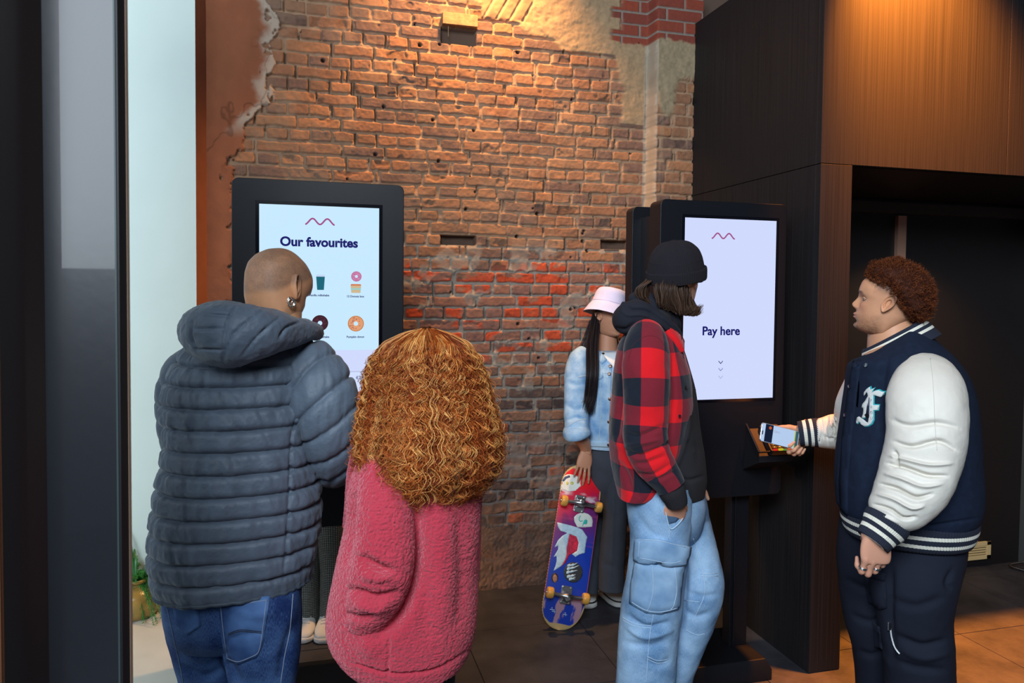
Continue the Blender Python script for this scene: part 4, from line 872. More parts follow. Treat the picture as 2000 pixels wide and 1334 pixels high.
# head
skin1 = (.72, .36, .19)
fd = FW*1.0+RT*.55; fd[2] = 0; HF = rot_frame(frame(fd), pitch=-.42, roll=-.06)
hv, hf, ne = head_mesh(jaw=1.15); hcol = head_colors(hv, ne, skin1, beard=.2, scalp=.66, scalpc=(.10, .075, .066))
hctr = D(537, 556, 2.10); hV = place(hv, HF, hctr, 1.06, (0, -.01, .125)); hV = hctr+(hV-hctr)*1.0
nl = neckloft(D(538, 668, 2.09), .070, D(545, 585, 2.11), .064)
ht1 = hand_mesh(D(628, 778, 2.64), UP*1.0+RT*.20+FW*.25, -FW*1+RT*.1, [(.25, .15, .1), (1.2, 1.3, .8), (1.3, 1.4, .8), (1.3, 1.4, .8)], [(.6, .7, .5), (.1, 1, .5), (-.2, 1, .4)], .98, right=True, voxel=.003)
ht1b = hand_mesh(D(480, 840, 2.50), UP*.5+RT*.5+FW*.5, -FW+UP*.4, [(.4, .4, .3)]*4, [(.8, .6, .2), (.3, 1, .3), (.1, 1, .3)], .98, right=False, voxel=.003)
legrows = lambda: None
nV, nF, _ = join([nl]); nc = np.tile(np.array(skin1), (len(nV), 1))
def shrink(rows, f_): return [tuple(list(r[:3])+[x*f_ for x in r[3:]]) for r in rows]
tk = torso_keys([(r[0], r[1]+(r[2]-r[1])*.12, r[2]-(r[2]-r[1])*.12, r[3]*.78, r[4]) for r in trows])
bl = [G(tk, 40, 40, SV, 2.2, hor=True), G(JK(shrink(rows, .66)), 30, 20, SV), G(JK(shrink(rowsL, .66)), 30, 20, SV)]
LL = [(388, 1120, 2.03, 66, 74), (388, 1190, 2.03, 66, 74), (398, 1270, 2.03, 58, 62), (406, 1350, 2.03, 50, 54), (408, 1500, 2.05, 45, 48), (410, 1640, 2.06, 44, 46), (411, 1694, 2.06, 46, 50)]
LR = [(508, 1120, 1.99, 76, 74), (508, 1190, 1.97, 78, 82), (512, 1270, 1.97, 72, 72), (512, 1350, 1.98, 60, 62), (512, 1500, 2.0, 50, 52), (514, 1650, 2.0, 48, 50), (514, 1712, 2.0, 50, 54)]
bl += [G(JK(shrink(LL, .72)), 40, 24, SV), G(JK(shrink(LR, .68)), 40, 24, SV)]
body_obj(P1, bl, [(hV, hf, hcol), (nV, nF, nc), (ht1[0], ht1[1], skin1), (ht1b[0], ht1b[1], skin1)], M_skinT('skin_tan'), skin1)
# earrings
b = MB(); ec = place([(.082, -.012, .078)], HF, hctr, 1.0, (0, -.01, .125))[0]; er = HF
M_silver = mat('silver', (.85, .83, .78), .18, 1)
for k, (r, dz, dx) in enumerate(((.0085, -.006, 0), (.0115, -.010, .003), (.0115, -.013, .006))):
    t = np.linspace(0, 2*np.pi, 28); ax = (RT*.8-FW*.2); b = MB(); b.tube([ec+ax*(dx-.004)+np.array([0, 0, 1.])*(dz+r*math.cos(a))+(FW*.5+RT*.65)*r*math.sin(a)-FW*.004 for a in t], .0021, 8, cap=False); b.obj('earring', M_silver, P1, smooth=True)
# jeans
M_jean = denim('dark_denim', (.009, .028, .12), (.13, .26, .52), .40, .80, 6)
HP = G(torso_keys([(1262, 372, 548, .05, 2.0), (1235, 345, 570, .10, 2.0), (1200, 332, 582, .128, 2.0), (1140, 328, 586, .135, 2.0), (1095, 332, 586, .135, 2.0)]), 80, 160, SV, 2.2, hor=True)
gl, gr_ = G(JK(LL), 240, 110, SV, 2.2), G(JK(LR), 240, 120, SV, 2.2)
for k, g in enumerate((gl, gr_)): g.nz(.006, 7, 3, 31+k); g.nz(.0022, 26, 3, 35+k, (1, 1, .6))
fold = [([(335, 1215), (380, 1250), (420, 1245)], 7, -.010), ([(345, 1260), (390, 1285), (430, 1270)], 8, .010), ([(430, 1230), (440, 1290), (470, 1334)], 9, -.014), ([(350, 1300), (400, 1320), (440, 1300)], 7, -.008), ([(440, 1180), (500, 1200), (540, 1195)], 8, .006), ([(430, 1255), (470, 1240), (520, 1232)], 6, -.006), ([(580, 1210), (560, 1260), (545, 1330)], 9, -.008)]
gl.crease(fold); gr_.crease(fold); HP.nz(.004, 10, 3, 37)
JN = gobj('jeans', [HP, gl, gr_], M_jean, P1); bv = bvh([HP, gl, gr_])
pk = [(424, 1166), (470, 1170), (528, 1164), (522, 1200), (512, 1262), (502, 1283), (466, 1297), (440, 1289), (432, 1240)]
V, Fc = decal(bv, pk, .0012, .0018, 5, (.003, 12)); M_jp = denim('denim_pocket', (.011, .034, .135), (.10, .21, .45), .34, .72, 9); pko = mk('back_pocket', V, Fc, M_jp, JN)
M_thr = mat('denim_thread', (.30, .36, .46), .8); bp_ = bvh_vf(V, Fc)
stitches('pocket_stitching', bp_, [[(430, 1176), (470, 1179), (522, 1172)], [(520, 1172), (508, 1262), (499, 1279)], [(499, 1279), (466, 1292), (443, 1285)], [(430, 1177), (437, 1240), (444, 1284)]], M_thr, pko)
stitches('arc_stitching', bp_, [[(446, 1238), (470, 1230), (512, 1234)], [(446, 1241), (470, 1233), (512, 1237)]], mat('dark_thread', (.02, .02, .03), .8), pko)
stitches('seam_stitching', bv, [[(572, 1160), (566, 1230), (556, 1280), (548, 1334)], [(318, 1150), (336, 1230), (352, 1300), (358, 1334)], [(346, 1150), (358, 1190), (374, 1200)]], M_thr, JN, .0011)
V, Fc = decal(bv, [(334, 1160), (384, 1166), (392, 1222), (366, 1240), (344, 1218)], .001, .0015, 5); mk('side_pocket', V, Fc, M_jp, JN)
M_w = mat('white_leather', (.72, .72, .70), .5); M_sole = mat('sole_rubber', (.55, .54, .50), .6)
for g_ in (LL, LR):
    q = D(*g_[-1][:3]); shoe(P1, 'shoe', (q[0]+.05, q[1]+.17, 0), (q[0]-.02, q[1]-.10, 0), .1, [mat('black_suede', (.02, .02, .022), .7), M_sole, M_blackp])

# ================================================================== PERSON behind the kiosk: only the legs show
d6 = 3.49; q6 = D(628, 1200, d6); P6 = empty('person', (q6[0], q6[1], 0), 'person hidden behind the ordering kiosk, checked trousers and white trainers showing below it', 'person')
M_chk = mat('checked_wool', (.1, .1, .1), .9); N, L, bb = nd(M_chk); tc = N.new('ShaderNodeTexCoord'); mp = N.new('ShaderNodeMapping'); mp.inputs['Scale'].default_value = (95, 95, 1); br = N.new('ShaderNodeTexBrick'); br.offset = 0; br.inputs['Color1'].default_value = (.22, .24, .22, 1); br.inputs['Color2'].default_value = (.30, .32, .29, 1); br.inputs['Mortar'].default_value = (.02, .022, .022, 1); br.inputs['Scale'].default_value = 1; br.inputs['Mortar Size'].default_value = .16; br.inputs['Brick Width'].default_value = 1; br.inputs['Row Height'].default_value = .8
L.new(tc.outputs['UV'], mp.inputs[0]); L.new(mp.outputs[0], br.inputs['Vector']); L.new(br.outputs['Color'], bb.inputs['Base Color'])
l1 = JK([(600, 900, d6, 34, 36), (600, 980, d6, 34, 36), (604, 1080, d6, 27, 29), (604, 1170, d6, 25, 27), (604, 1246, d6-.02, 23, 26)]); l2 = JK([(646, 900, d6, 34, 36), (648, 980, d6, 33, 36), (650, 1080, d6, 27, 30), (650, 1170, d6, 25, 28), (646, 1248, d6-.02, 23, 26)])
ga, gb = G(l1, 120, 60, _r0), G(l2, 120, 60, _r0); ga.nz(.006, 8, 3, 41); gb.nz(.006, 8, 3, 42); hp6 = G(torso_keys([(960, 572, 676, .12, d6), (900, 570, 676, .12, d6), (860, 578, 670, .11, d6)]), 30, 60, _r0, 2.1, hor=True)
gobj('trousers', [ga, gb, hp6], M_chk, P6)
t6 = torso_keys([(900, 578, 670, .12, d6), (840, 580, 668, .11, d6), (740, 566, 682, .12, d6), (690, 562, 686, .115, d6), (662, 584, 662, .09, d6), (645, 606, 642, .06, d6)])
a6 = [G(JK([(572, 690, d6, 18), (560, 760, d6, 18), (566, 830, d6-.05, 16), (590, 850, d6-.14, 13)]), 40, 24, _r0), G(JK([(676, 690, d6, 18), (688, 760, d6, 18), (682, 830, d6-.05, 16), (658, 850, d6-.14, 13)]), 40, 24, _r0)]
gobj('sweater', [G(t6, 60, 60, _r0, 2.2, hor=True)]+a6, mat('black_knit2', (.01, .01, .012), .9), P6)
hv6, hf6, ne6 = head_mesh(80, 100); c6 = head_colors(hv6, ne6, (.42, .22, .13), scalp=.95, scalpc=(.03, .02, .015)); hV6 = place(hv6, rot_frame(frame(-FW*np.array([1, 1, 0])), -.3), D(624, 598, d6), .93)
hh = [hand_mesh(D(594, 852, d6-.17), RT*.9+UP*.1, -FW*.3+UP, [(.3, .3, .2)]*4, [(.8, .6, .2), (.3, 1, .3), (.1, 1, .3)], .85, right=False, voxel=.004), hand_mesh(D(654, 852, d6-.17), -RT*.9+UP*.1, -FW*.3+UP, [(.3, .3, .2)]*4, [(.8, .6, .2), (.3, 1, .3), (.1, 1, .3)], .85, right=True, voxel=.004)]
nv6, nf6, _ = join([neckloft(D(624, 660, d6), .055, D(624, 618, d6), .050)])
bl6 = [G(torso_keys([(930, 585, 662, .085, d6), (840, 590, 660, .08, d6), (740, 578, 672, .09, d6), (690, 575, 675, .09, d6), (665, 600, 650, .06, d6)]), 30, 30, _r0, hor=True)]+[G([tuple(list(k[:3])+[k[3]*.7, k[4]*.7]) for k in q], 30, 20, _r0) for q in (l1, l2)]
body_obj(P6, bl6, [(hV6, hf6, c6), (nv6, nf6, (.42, .22, .13))]+[(h_[0], h_[1], (.42, .22, .13)) for h_ in hh], M_skinT('skin_olive'), (.42, .22, .13), .02)
for g_ in (l1, l2):
    q = g_[-1]; shoe(P6, 'shoe', (q[0]-.035, q[1]-.17+.03, 0), (q[0]+.01, q[1]+.10, 0), .1, [M_w, M_w, M_w], .10)
# ================================================================== PERSON: pink fleece coat, long curly hair
DS[0] = .955
q2 = D(800, 1200, 1.95); P2 = empty('person', (q2[0], q2[1], 0), 'person with long curly ginger hair in a pink fleece coat, back turned', 'person')
S2v = sidevec(800); skin2 = (.55, .28, .16)
tr2 = [(1278, 692, 898, 0.165, 1.95), (1262, 672, 908, 0.172, 1.95), (1235, 656, 916, 0.18, 1.95), (1200, 651, 922, 0.185, 1.95), (1150, 655, 926, 0.185, 1.95), (1090, 666, 926, 0.18, 1.95), (1020, 682, 930, 0.172, 1.95), (960, 686, 932, 0.162, 1.95), (915, 698, 928, 0.148, 1.95), (885, 716, 912, 0.125, 1.96), (862, 746, 886, 0.095, 1.97), (845, 779, 860, 0.07, 1.98)]
C2 = G(torso_keys(tr2), 400, 420, S2v, 2.25, hor=True)
# long sleeve of the near arm, hand in the pocket
sr2 = [(748, 890, 1.90, 30, 40), (752, 930, 1.84, 47, 50), (752, 990, 1.80, 53, 54), (752, 1050, 1.78, 54, 54), (748, 1100, 1.77, 56, 54), (736, 1145, 1.77, 56, 52), (722, 1185, 1.79, 46, 46), (708, 1212, 1.82, 36, 38), (698, 1228, 1.86, 20, 26)]
SL2 = G(JK(sr2), 360, 260, S2v, 2.15)
sr2b = [(898, 890, 1.98, 24, 34), (908, 940, 1.99, 32, 44), (905, 1010, 1.99, 32, 46), (904, 1090, 1.99, 32, 46), (900, 1170, 2.0, 28, 40), (890, 1220, 2.05, 20, 30)]
SL2b = G(JK(sr2b), 200, 140, S2v, 2.1)
C2.nz(.010, 4, 2, 51); SL2.nz(.008, 7, 2, 52)
SL2.crease([([(700, 1088), (720, 1098), (748, 1112), (775, 1118)], 9, -.022), ([(705, 1122), (740, 1130), (770, 1122)], 8, .010), ([(675, 1150), (705, 1160), (740, 1168), (785, 1155)], 9, -.018), ([(690, 1180), (730, 1190), (760, 1182)], 9, .008), ([(668, 1195), (700, 1208), (735, 1202)], 7, -.010)])
C2.crease([([(812, 960), (814, 1060), (806, 1150), (775, 1212), (735, 1245)], 12, -.034), ([(690, 960), (684, 1040), (672, 1110)], 9, -.014), ([(858, 980), (866, 1100), (858, 1230)], 26, .012), ([(830, 1000), (828, 1120), (836, 1260)], 16, -.010), ([(898, 1000), (902, 1120), (898, 1230)], 14, -.010), ([(760, 1240), (758, 1290), (755, 1330)], 4, -.006), ([(680, 1292), (760, 1316), (850, 1308), (915, 1270)], 3.5, -.009), ([(700, 1250), (740, 1280)], 18, .008)])
def fleece(g, amp=.0016): 
    x, y, z = g.V[..., 0], g.V[..., 1], g.V[..., 2]
    n = np.abs(noise(x*150+2*noise(x*50, y*50, z*50, 5), y*150, z*150, 61)); n2 = fbm(x*210, y*210, z*210, 2, 62); g.disp(amp*(1-2.2*n)+amp*.35*n2); return g
for g in (C2, SL2, SL2b): fleece(g)
M_fl = mat('pink_fleece', (.55, .06, .10), .95, 0, .1, sheen=.6); N, L, bb = nd(M_fl); bb.inputs['Sheen Roughness'].default_value = .5; bb.inputs['Sheen Tint'].default_value = (1, .45, .5, 1)
tc = N.new('ShaderNodeTexCoord'); nn_ = N.new('ShaderNodeTexNoise'); nn_.inputs['Scale'].default_value = 60; vm = N.new('ShaderNodeVectorMath'); vm.operation = 'MULTIPLY_ADD'; vm.inputs[1].default_value = (.012, .012, .012)
L.new(tc.outputs['Object'], nn_.inputs['Vector']); L.new(nn_.outputs['Color'], vm.inputs[0]); L.new(tc.outputs['Object'], vm.inputs[2])
vo = N.new('ShaderNodeTexVoronoi'); vo.feature = 'SMOOTH_F1'; vo.inputs['Scale'].default_value = 165; L.new(vm.outputs[0], vo.inputs['Vector'])
n3 = N.new('ShaderNodeTexNoise'); n3.inputs['Scale'].default_value = 600; L.new(tc.outputs['Object'], n3.inputs['Vector'])
ad = N.new('ShaderNodeMath'); ad.operation = 'MULTIPLY_ADD'; ad.inputs[1].default_value = -.35; L.new(n3.outputs['Fac'], ad.inputs[0]); L.new(vo.outputs['Distance'], ad.inputs[2])
bp = N.new('ShaderNodeBump'); bp.invert = True; bp.inputs['Strength'].default_value = .8; bp.inputs['Distance'].default_value = .006; L.new(ad.outputs[0], bp.inputs['Height']); L.new(bp.outputs[0], bb.inputs['Normal'])
n4 = N.new('ShaderNodeTexNoise'); n4.inputs['Scale'].default_value = 6; L.new(tc.outputs['Object'], n4.inputs['Vector']); mx = N.new('ShaderNodeMix'); mx.data_type = 'RGBA'; mx.inputs[6].default_value = (.37, .024, .044, 1); mx.inputs[7].default_value = (.50, .052, .082, 1); L.new(n4.outputs['Fac'], mx.inputs[0]); L.new(mx.outputs[2], bb.inputs['Base Color'])
J2 = gobj('coat', [C2, SL2, SL2b], M_fl, P2)
# turned-back front edge and collar seen past the left side
lk = JK([(716, 862, 1.99, 10, 14), (700, 888, 2.03, 13, 20), (688, 930, 2.06, 10, 18), (682, 985, 2.08, 8, 16), (676, 1030, 2.10, 6, 10)]); LP = G(lk, 120, 60, S2v); fleece(LP, .002); gobj('lapel', [LP], M_fl, P2)
ck = torso_keys([(885, 748, 880, .10, 1.98), (868, 745, 884, .105, 1.98), (846, 752, 878, .10, 1.98), (830, 760, 870, .092, 1.98)]); CL = G(ck, 60, 200, S2v, 2.2, hor=True); fleece(CL, .002); gobj('collar', [CL], M_fl, P2)
# trousers and shoes
M_blk = mat('black_cotton', (.010, .010, .012), .85, bump=.2, bscale=500)
lg = [[(760, 1180, 1.97, 56, 62), (762, 1300, 1.97, 52, 58), (764, 1450, 1.98, 44, 48), (765, 1600, 2.0, 38, 42), (766, 1700, 2.0, 36, 40)], [(835, 1180, 1.95, 56, 62), (836, 1300, 1.95, 52, 58), (834, 1450, 1.96, 44, 48), (832, 1600, 1.97, 38, 42), (830, 1716, 1.97, 36, 40)]]
gg = [G(JK(r), 80, 50, S2v) for r in lg]
gobj('trousers', gg+[G(torso_keys([(1230, 700, 880, .13, 1.96), (1160, 700, 885, .14, 1.96), (1080, 710, 880, .13, 1.96)]), 30, 60, S2v, hor=True)], M_blk, P2)
for r in lg:
    q = D(*r[-1][:3]); shoe(P2, 'shoe', (q[0]+.03, q[1]+.16, 0), (q[0], q[1]-.09, 0), .1, [M_w, M_sole, M_w])
hv2, hf2, ne2 = head_mesh(90, 110); fd2 = FW.copy(); fd2[2] = 0; HF2 = rot_frame(frame(fd2+RT*.1), -.15); hc2 = D(826, 742, 1.95); c2 = head_colors(hv2, ne2, skin2, scalp=.95, scalpc=(.16, .05, .015)); hV2 = place(hv2, HF2, hc2, .98)
hn2 = [hand_mesh(D(694, 1226, 1.90), -UP*.8-RT*.3+FW*.5, -RT, [(.3, .3, .2)]*4, [(.8, .6, .2), (.3, 1, .3), (.1, 1, .3)], .88, right=False, voxel=.004), hand_mesh(D(888, 1222, 2.06), -UP, RT, [(.3, .3, .2)]*4, [(.8, .6, .2), (.3, 1, .3), (.1, 1, .3)], .88, right=True, voxel=.004)]
nv2, nf2, _ = join([neckloft(D(822, 870, 1.98), .060, D(826, 790, 1.98), .054)])
bl = [G(torso_keys([(r[0], r[1]+(r[2]-r[1])*.14, r[2]-(r[2]-r[1])*.14, r[3]*.66, r[4]) for r in tr2]), 40, 40, S2v, hor=True)]+[G(JK(shrink(r, .6)), 30, 20, S2v) for r in (sr2, sr2b)]+[G(JK(shrink(r, .72)), 30, 20, S2v) for r in lg]
body_obj(P2, bl, [(hV2, hf2, c2), (nv2, nf2, skin2)]+[(h_[0], h_[1], skin2) for h_ in hn2], M_skinT('skin_fair'), skin2)
# hair: a thick mass of ringlets
def hair_env(v):
    """envelope radius (side, depth) of the mass at drop v (0 crown .. 1 ends), metres below crown = v*.50"""
    t = np.array([0, .03, .08, .16, .26, .38, .50, .62, .74, .86, 1.0]); r = np.array([.012, .056, .097, .122, .139, .150, .160, .170, .174, .150, .100]); return np.interp(v, t, r)
rh = np.random.default_rng(11); crown = D(833, 640, 1.955); Lh = .455
ax_s = S2v; ax_f = np.array([-S2v[1], S2v[0], 0])
def hpt(v, th, k):
    """v drop 0..1, th azimuth, k radial factor"""
    r = hair_env(v)*k; cx = np.interp(v, [0, .2, .5, 1], [0, -.003, .006, .010]); 
    fr_ = np.where(np.sin(th) > 0, .62, .80)
    r2 = r*np.where(np.sin(th) < 0, np.interp(v, [0, .35, .6, 1], [1.0, 1.08, 1.50, 1.75]), 1)
    return crown+ax_s*(cx+r*np.cos(th))[..., None]+ax_f*(r2*np.sin(th)*fr_+np.interp(v, [0, .3, 1], [0, 0, .01]))[..., None]+np.array([0, 0, -1.])*(v*Lh)[..., None]
def ringlets(ncl, per, kmin, kmax, rad, cols, vmax=(.80, 1.03), amp=(.0045, .010), wl=(.020, .042), back=True, fly=0.0):
    K = 64; Ps, Rs, Cs = [], [], []
    for c in range(ncl):
        th0 = rh.uniform(math.pi*.92, math.pi*2.08) if (back or rh.random() < .75) else rh.uniform(0, math.pi); k0 = rh.uniform(kmin, kmax)
        vm = rh.uniform(*vmax); v0 = abs(rh.normal(0, .07))+.002; A = rh.uniform(*amp); W = rh.uniform(*wl); ph = rh.uniform(0, 6.28); sg = rh.choice([-1, 1]); base = np.array(cols[rh.integers(len(cols))])*rh.uniform(.75, 1.25)
        dr = rh.normal(0, .16)
        for s_ in range(per):
            v = np.linspace(v0, vm+rh.normal(0, .025), K); th = th0+dr*v+rh.normal(0, .05)*(.6+v)+.09*noise(v*7+c, s_*.07, 0, 71); k = (k0-.10*max(0, vm-.85)*4*rh.random())*(1+rh.normal(0, .035))+.05*noise(v*6+c*3, s_*.1, 5, 72)+fly*rh.random()*v
            P = hpt(v, th, k); up = np.gradient(P, axis=0); up /= np.linalg.norm(up, axis=1)[:, None]; o = P-crown; o[:, 2] = 0; o /= np.linalg.norm(o, axis=1)[:, None]+1e-9; sd = np.cross(up, o)
            g_ = sst(v, .03, .20)*(.7+.5*v); a_ = 2*math.pi*v*Lh/W*sg+ph+rh.normal(0, .28)+1.2*noise(v*4+c, 3, 1, 73); AA = A*(1+rh.normal(0, .15))
            P = P+(o*np.cos(a_)[:, None]*.8+sd*np.sin(a_)[:, None])*(AA*g_)[:, None]
            Ps.append(P); Rs.append(rad*rh.uniform(.7, 1.3)*(1-.65*v**3)); Cs.append(np.tile(base*rh.uniform(.85, 1.15), (K, 1))*(.85+.35*v)[:, None])
    P, R, C = np.array(Ps), np.array(Rs), np.array(Cs); V, Fq = tubes_np(P, R); return V, Fq, np.repeat(C.reshape(-1, 3), 3, axis=0)
ginger = [(.40, .085, .012), (.26, .044, .008), (.50, .14, .026), (.13, .022, .005), (.60, .22, .055), (.38, .082, .014), (.18, .030, .006), (.09, .015, .004), (.30, .055, .009)]
dark = [(.10, .026, .007), (.15, .040, .010), (.20, .055, .012)]
parts_ = [ringlets(150, 9, .70, .90, .0011, dark, (.75, .97)), ringlets(430, 10, .86, 1.02, .00078, ginger, (.66, 1.10), (.004, .012), (.022, .060)), ringlets(60, 8, 1.01, 1.05, .00075, [(.74, .38, .12), (.66, .29, .08), (.60, .22, .05)], (.6, 1.0), (.006, .011), (.026, .05)), ringlets(420, 3, .95, 1.07, .00045, ginger, (.25, 1.10), (.004, .014), (.014, .04), False, .12)]
V = []; Fh = []; Cc = []; n = 0
for (v, f, c) in parts_: V.append(v); Fh.append(f+n); Cc.append(c); n += len(v)
# the shaded mass underneath
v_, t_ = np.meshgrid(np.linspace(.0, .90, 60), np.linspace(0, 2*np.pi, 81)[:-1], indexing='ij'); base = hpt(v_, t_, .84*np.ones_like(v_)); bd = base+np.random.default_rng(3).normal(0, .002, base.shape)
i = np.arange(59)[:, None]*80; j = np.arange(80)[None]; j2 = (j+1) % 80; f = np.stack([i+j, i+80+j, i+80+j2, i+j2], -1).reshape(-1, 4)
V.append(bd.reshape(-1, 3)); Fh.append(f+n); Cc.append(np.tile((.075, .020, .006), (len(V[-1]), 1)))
mk('hair', np.vstack(V), np.vstack(Fh), hair_mat('ginger_hair', .42), P2, col=np.clip(np.vstack(Cc), 0, 1))
DS[0] = 1.0
# ================================================================== SKATEBOARD
Bp = Zp(1094, 1233, .012); Tp = Yp(1142, 908, 3.42)
bu = (Tp-Bp); BL = np.linalg.norm(bu); bu /= BL; br_ = RT-bu*(RT@bu); br_ = br_*1.0+FW*.18; br_ -= bu*(br_@bu); br_ /= np.linalg.norm(br_); bn = np.cross(br_, bu); bn = bn if bn@FW < 0 else -bn    # out of the graphic side
SB = empty('skateboard', tuple(Bp-np.array([0, 0, .012])), 'red, purple and blue skateboard with stickers and amber wheels, held upright by the wall', 'skateboard')
HW = .1035
def bfr(o=0.0): return (Bp+bn*o, [br_, bu, bn])
# deck
nl_, nw = 120, 26; t = np.linspace(0, BL, nl_); R_ = .135
def hw(t_): 
    e = np.minimum(t_, BL-t_); return HW*np.where(e < R_, np.sqrt(np.clip(1-((R_-e)/R_)**2.3, 0, 1)), 1)
def kick(t_): e = np.minimum(t_, BL-t_); return -.036*sst(.175-e, 0, .175)
pts = []
for side in (0, 1):
    for a in t:
        w_ = max(hw(a), .002); s_ = np.linspace(-1, 1, nw); conc = .006*(1-s_**2)
        pts.append(Bp+br_*(s_*w_)[:, None]+bu*a+bn*(kick(a)+conc-(.011 if side else 0))[:, None])
pts = np.array(pts); V = pts.reshape(-1, 3); n1 = nl_*nw; Fc = []
for i in range(nl_-1):
    for j in range(nw-1):
        a = i*nw+j; Fc.append((a, a+1, a+nw+1, a+nw)); Fc.append((n1+a, n1+a+nw, n1+a+nw+1, n1+a+1))
rim = [j for j in range(nw)]+[i*nw+nw-1 for i in range(1, nl_)]+[(nl_-1)*nw+j for j in range(nw-2, -1, -1)]+[i*nw for i in range(nl_-2, 0, -1)]
nfz = len(Fc)
for a, b_ in zip(rim, rim[1:]+rim[:1]): Fc.append((b_, a, n1+a, n1+b_))
tt = np.repeat(t, nw)/BL; ss = np.tile(np.linspace(-1, 1, nw), nl_); xx = ss*np.repeat(np.maximum(hw(t), .002), nw)
def build_deck_cols():
    # fine colour is painted per vertex on a denser grid
    n_l, n_w = 520, 150; T_, S_ = np.meshgrid(np.linspace(0, BL, n_l), np.linspace(-1, 1, n_w), indexing='ij'); W_ = np.maximum(hw(T_), .002); X_ = S_*W_; u = T_/BL
    one = np.ones_like(X_)[..., None]
    def mix(a, b_, m): return a*(1-m[..., None])+np.array(b_)*m[..., None]
    wob = .05*fbm(X_*12, T_*7, 1, 3, 201)
    c = mix(np.array((.012, .05, .44))*one, (.16, .022, .17), sst(u+wob-X_*.6, .42, .62)); c = mix(c, (.62, .012, .05), sst(u+wob-X_*.9, .64, .80)); c = mix(c, (.78, .012, .02), sst(u+wob, .80, .90))
    scr = sst(fbm(X_*9, T_*70, 3, 3, 202), .25, .6)*.25; c = mix(c, (.55, .10, .16), scr*sst(u, .35, .6))
    # white scuff band at top, worn tail
    m = sst(.035-np.abs(u-.80+.25*X_)+.03*fbm(X_*25, T_*25, 3, 3, 203), 0, .03)*sst(fbm(X_*18, T_*60, 4, 3, 204), -.25, .25)*sst(np.abs(X_+.02), .01, .05); c = mix(c, (.72, .60, .66), m*.85)
    m = sst(.20-u+.03*fbm(X_*20, T_*20, 3, 3, 205), 0, .02)*sst(fbm(X_*40, T_*14, 5, 4, 206)+.35*sst(u, .1, .19)+.35*np.exp(-(X_/.02)**2), .12, .38); c = mix(c, (.62, .34, .32), m*.75)
    m = sst(fbm(X_*14, T_*14, 7, 3, 207), .30, .45)*sst(u, .30, .40)*sst(.62-u, 0, .1); c = mix(c, (.60, .02, .05), m*.8)
    e = W_-np.abs(X_); ed = np.minimum(e, np.where(u < .5, T_, BL-T_)*.6); wood = sst(.0055+.004*fbm(X_*20, T_*20, 6, 2, 208)+.016*sst(.07-u, 0, .05)+.010*sst(u-.93, 0, .05)-ed, 0, .002); edge = np.maximum(wood*((u < .2) | (u > .8)), 0)
    c = mix(c, (.55, .38, .17), edge); c = mix(c, (.62, .10, .12), sst(.0022-e, 0, .001)*(u > .2)*(u < .8))
    P_ = Bp+br_*X_[..., None]+bu*T_[..., None]+bn*(kick(T_)+.006*(1-S_**2)+.0006)[..., None]
    i = np.arange(n_l-1)[:, None]*n_w; j = np.arange(n_w-1)[None]; Fq = np.stack([i+j, i+j+1, i+n_w+j+1, i+n_w+j], -1).reshape(-1, 4)
    if np.cross(br_, bu)@bn < 0: Fq = Fq[:, ::-1]
    return P_.reshape(-1, 3), Fq, c.reshape(-1, 3)
M_ply = mat('maple_ply', (.50, .33, .15), .6, var=.15, vscale=60)
dk = mk('deck', V, Fc, [mat('grip_tape', (.006, .006, .007), .95, bump=.6, bscale=900), M_ply], SB, mi=[0 if (k % 2 == 1) or k >= 0 and k < nfz and k % 2 == 1 else (1) for k in range(len(Fc))])
gv, gf, gc = build_deck_cols(); GT_ = bvh_vf(gv, gf); mk('graphic', gv, gf, mat('deck_print', (.5, .1, .2), .32, 0, .5, attr='Col', bump=.1, bscale=90), dk, col=np.clip(gc, 0, 1))
def bsurf(px, py):
    """pixel -> board coordinates (x across, t along)"""
    r = ray(px, py); o = CAM-(Bp+bn*.007); k = -(o@bn)/(r@bn); p = o+r*k; return p@br_, p@bu
def bpatch(name, poly, m, parent, off=.0078, th=.0004, smooth=False):
    V_, F_ = decal(GT_, poly, max(.0001, off-.0079), th, 2.5); return mk(name, V_, F_, m, parent)
    Q = [bsurf(*p) for p in poly]; b = MB()
    z = [.006*(1-(q[0]/HW)**2)+kick(q[1])+.0010 for q in Q]; n = len(Q)
    V_ = [Bp+br_*q[0]+bu*q[1]+bn*(zz+d_) for d_ in (0, th+(off-.0078)) for q, zz in zip(Q, z)]
    b.add(V_, [tuple(range(n))[::-1], tuple(range(n, 2*n))]+[(i, (i+1) % n, n+(i+1) % n, n+i) for i in range(n)]); return b.obj(name, m, parent)
def circ(cx, cy, rx, ry, n=28, a0=0, jag=0, seed=1):
    r_ = random.Random(seed); return [(cx+rx*(1+r_.uniform(-jag, jag))*math.cos(a0+2*math.pi*i/n), cy+ry*(1+r_.uniform(-jag, jag))*math.sin(a0+2*math.pi*i/n)) for i in range(n)]
M_ice = mat('print_ice', (.50, .68, .80), .4, var=.12, vscale=80); M_st = mat('sticker_white', (.72, .76, .70), .4, var=.08, vscale=40); M_sy = mat('sticker_yellow', (.65, .60, .15), .4); M_sk = mat('sticker_black', (.03, .035, .04), .5); M_teal = mat('sticker_teal', (.03, .50, .42), .4)
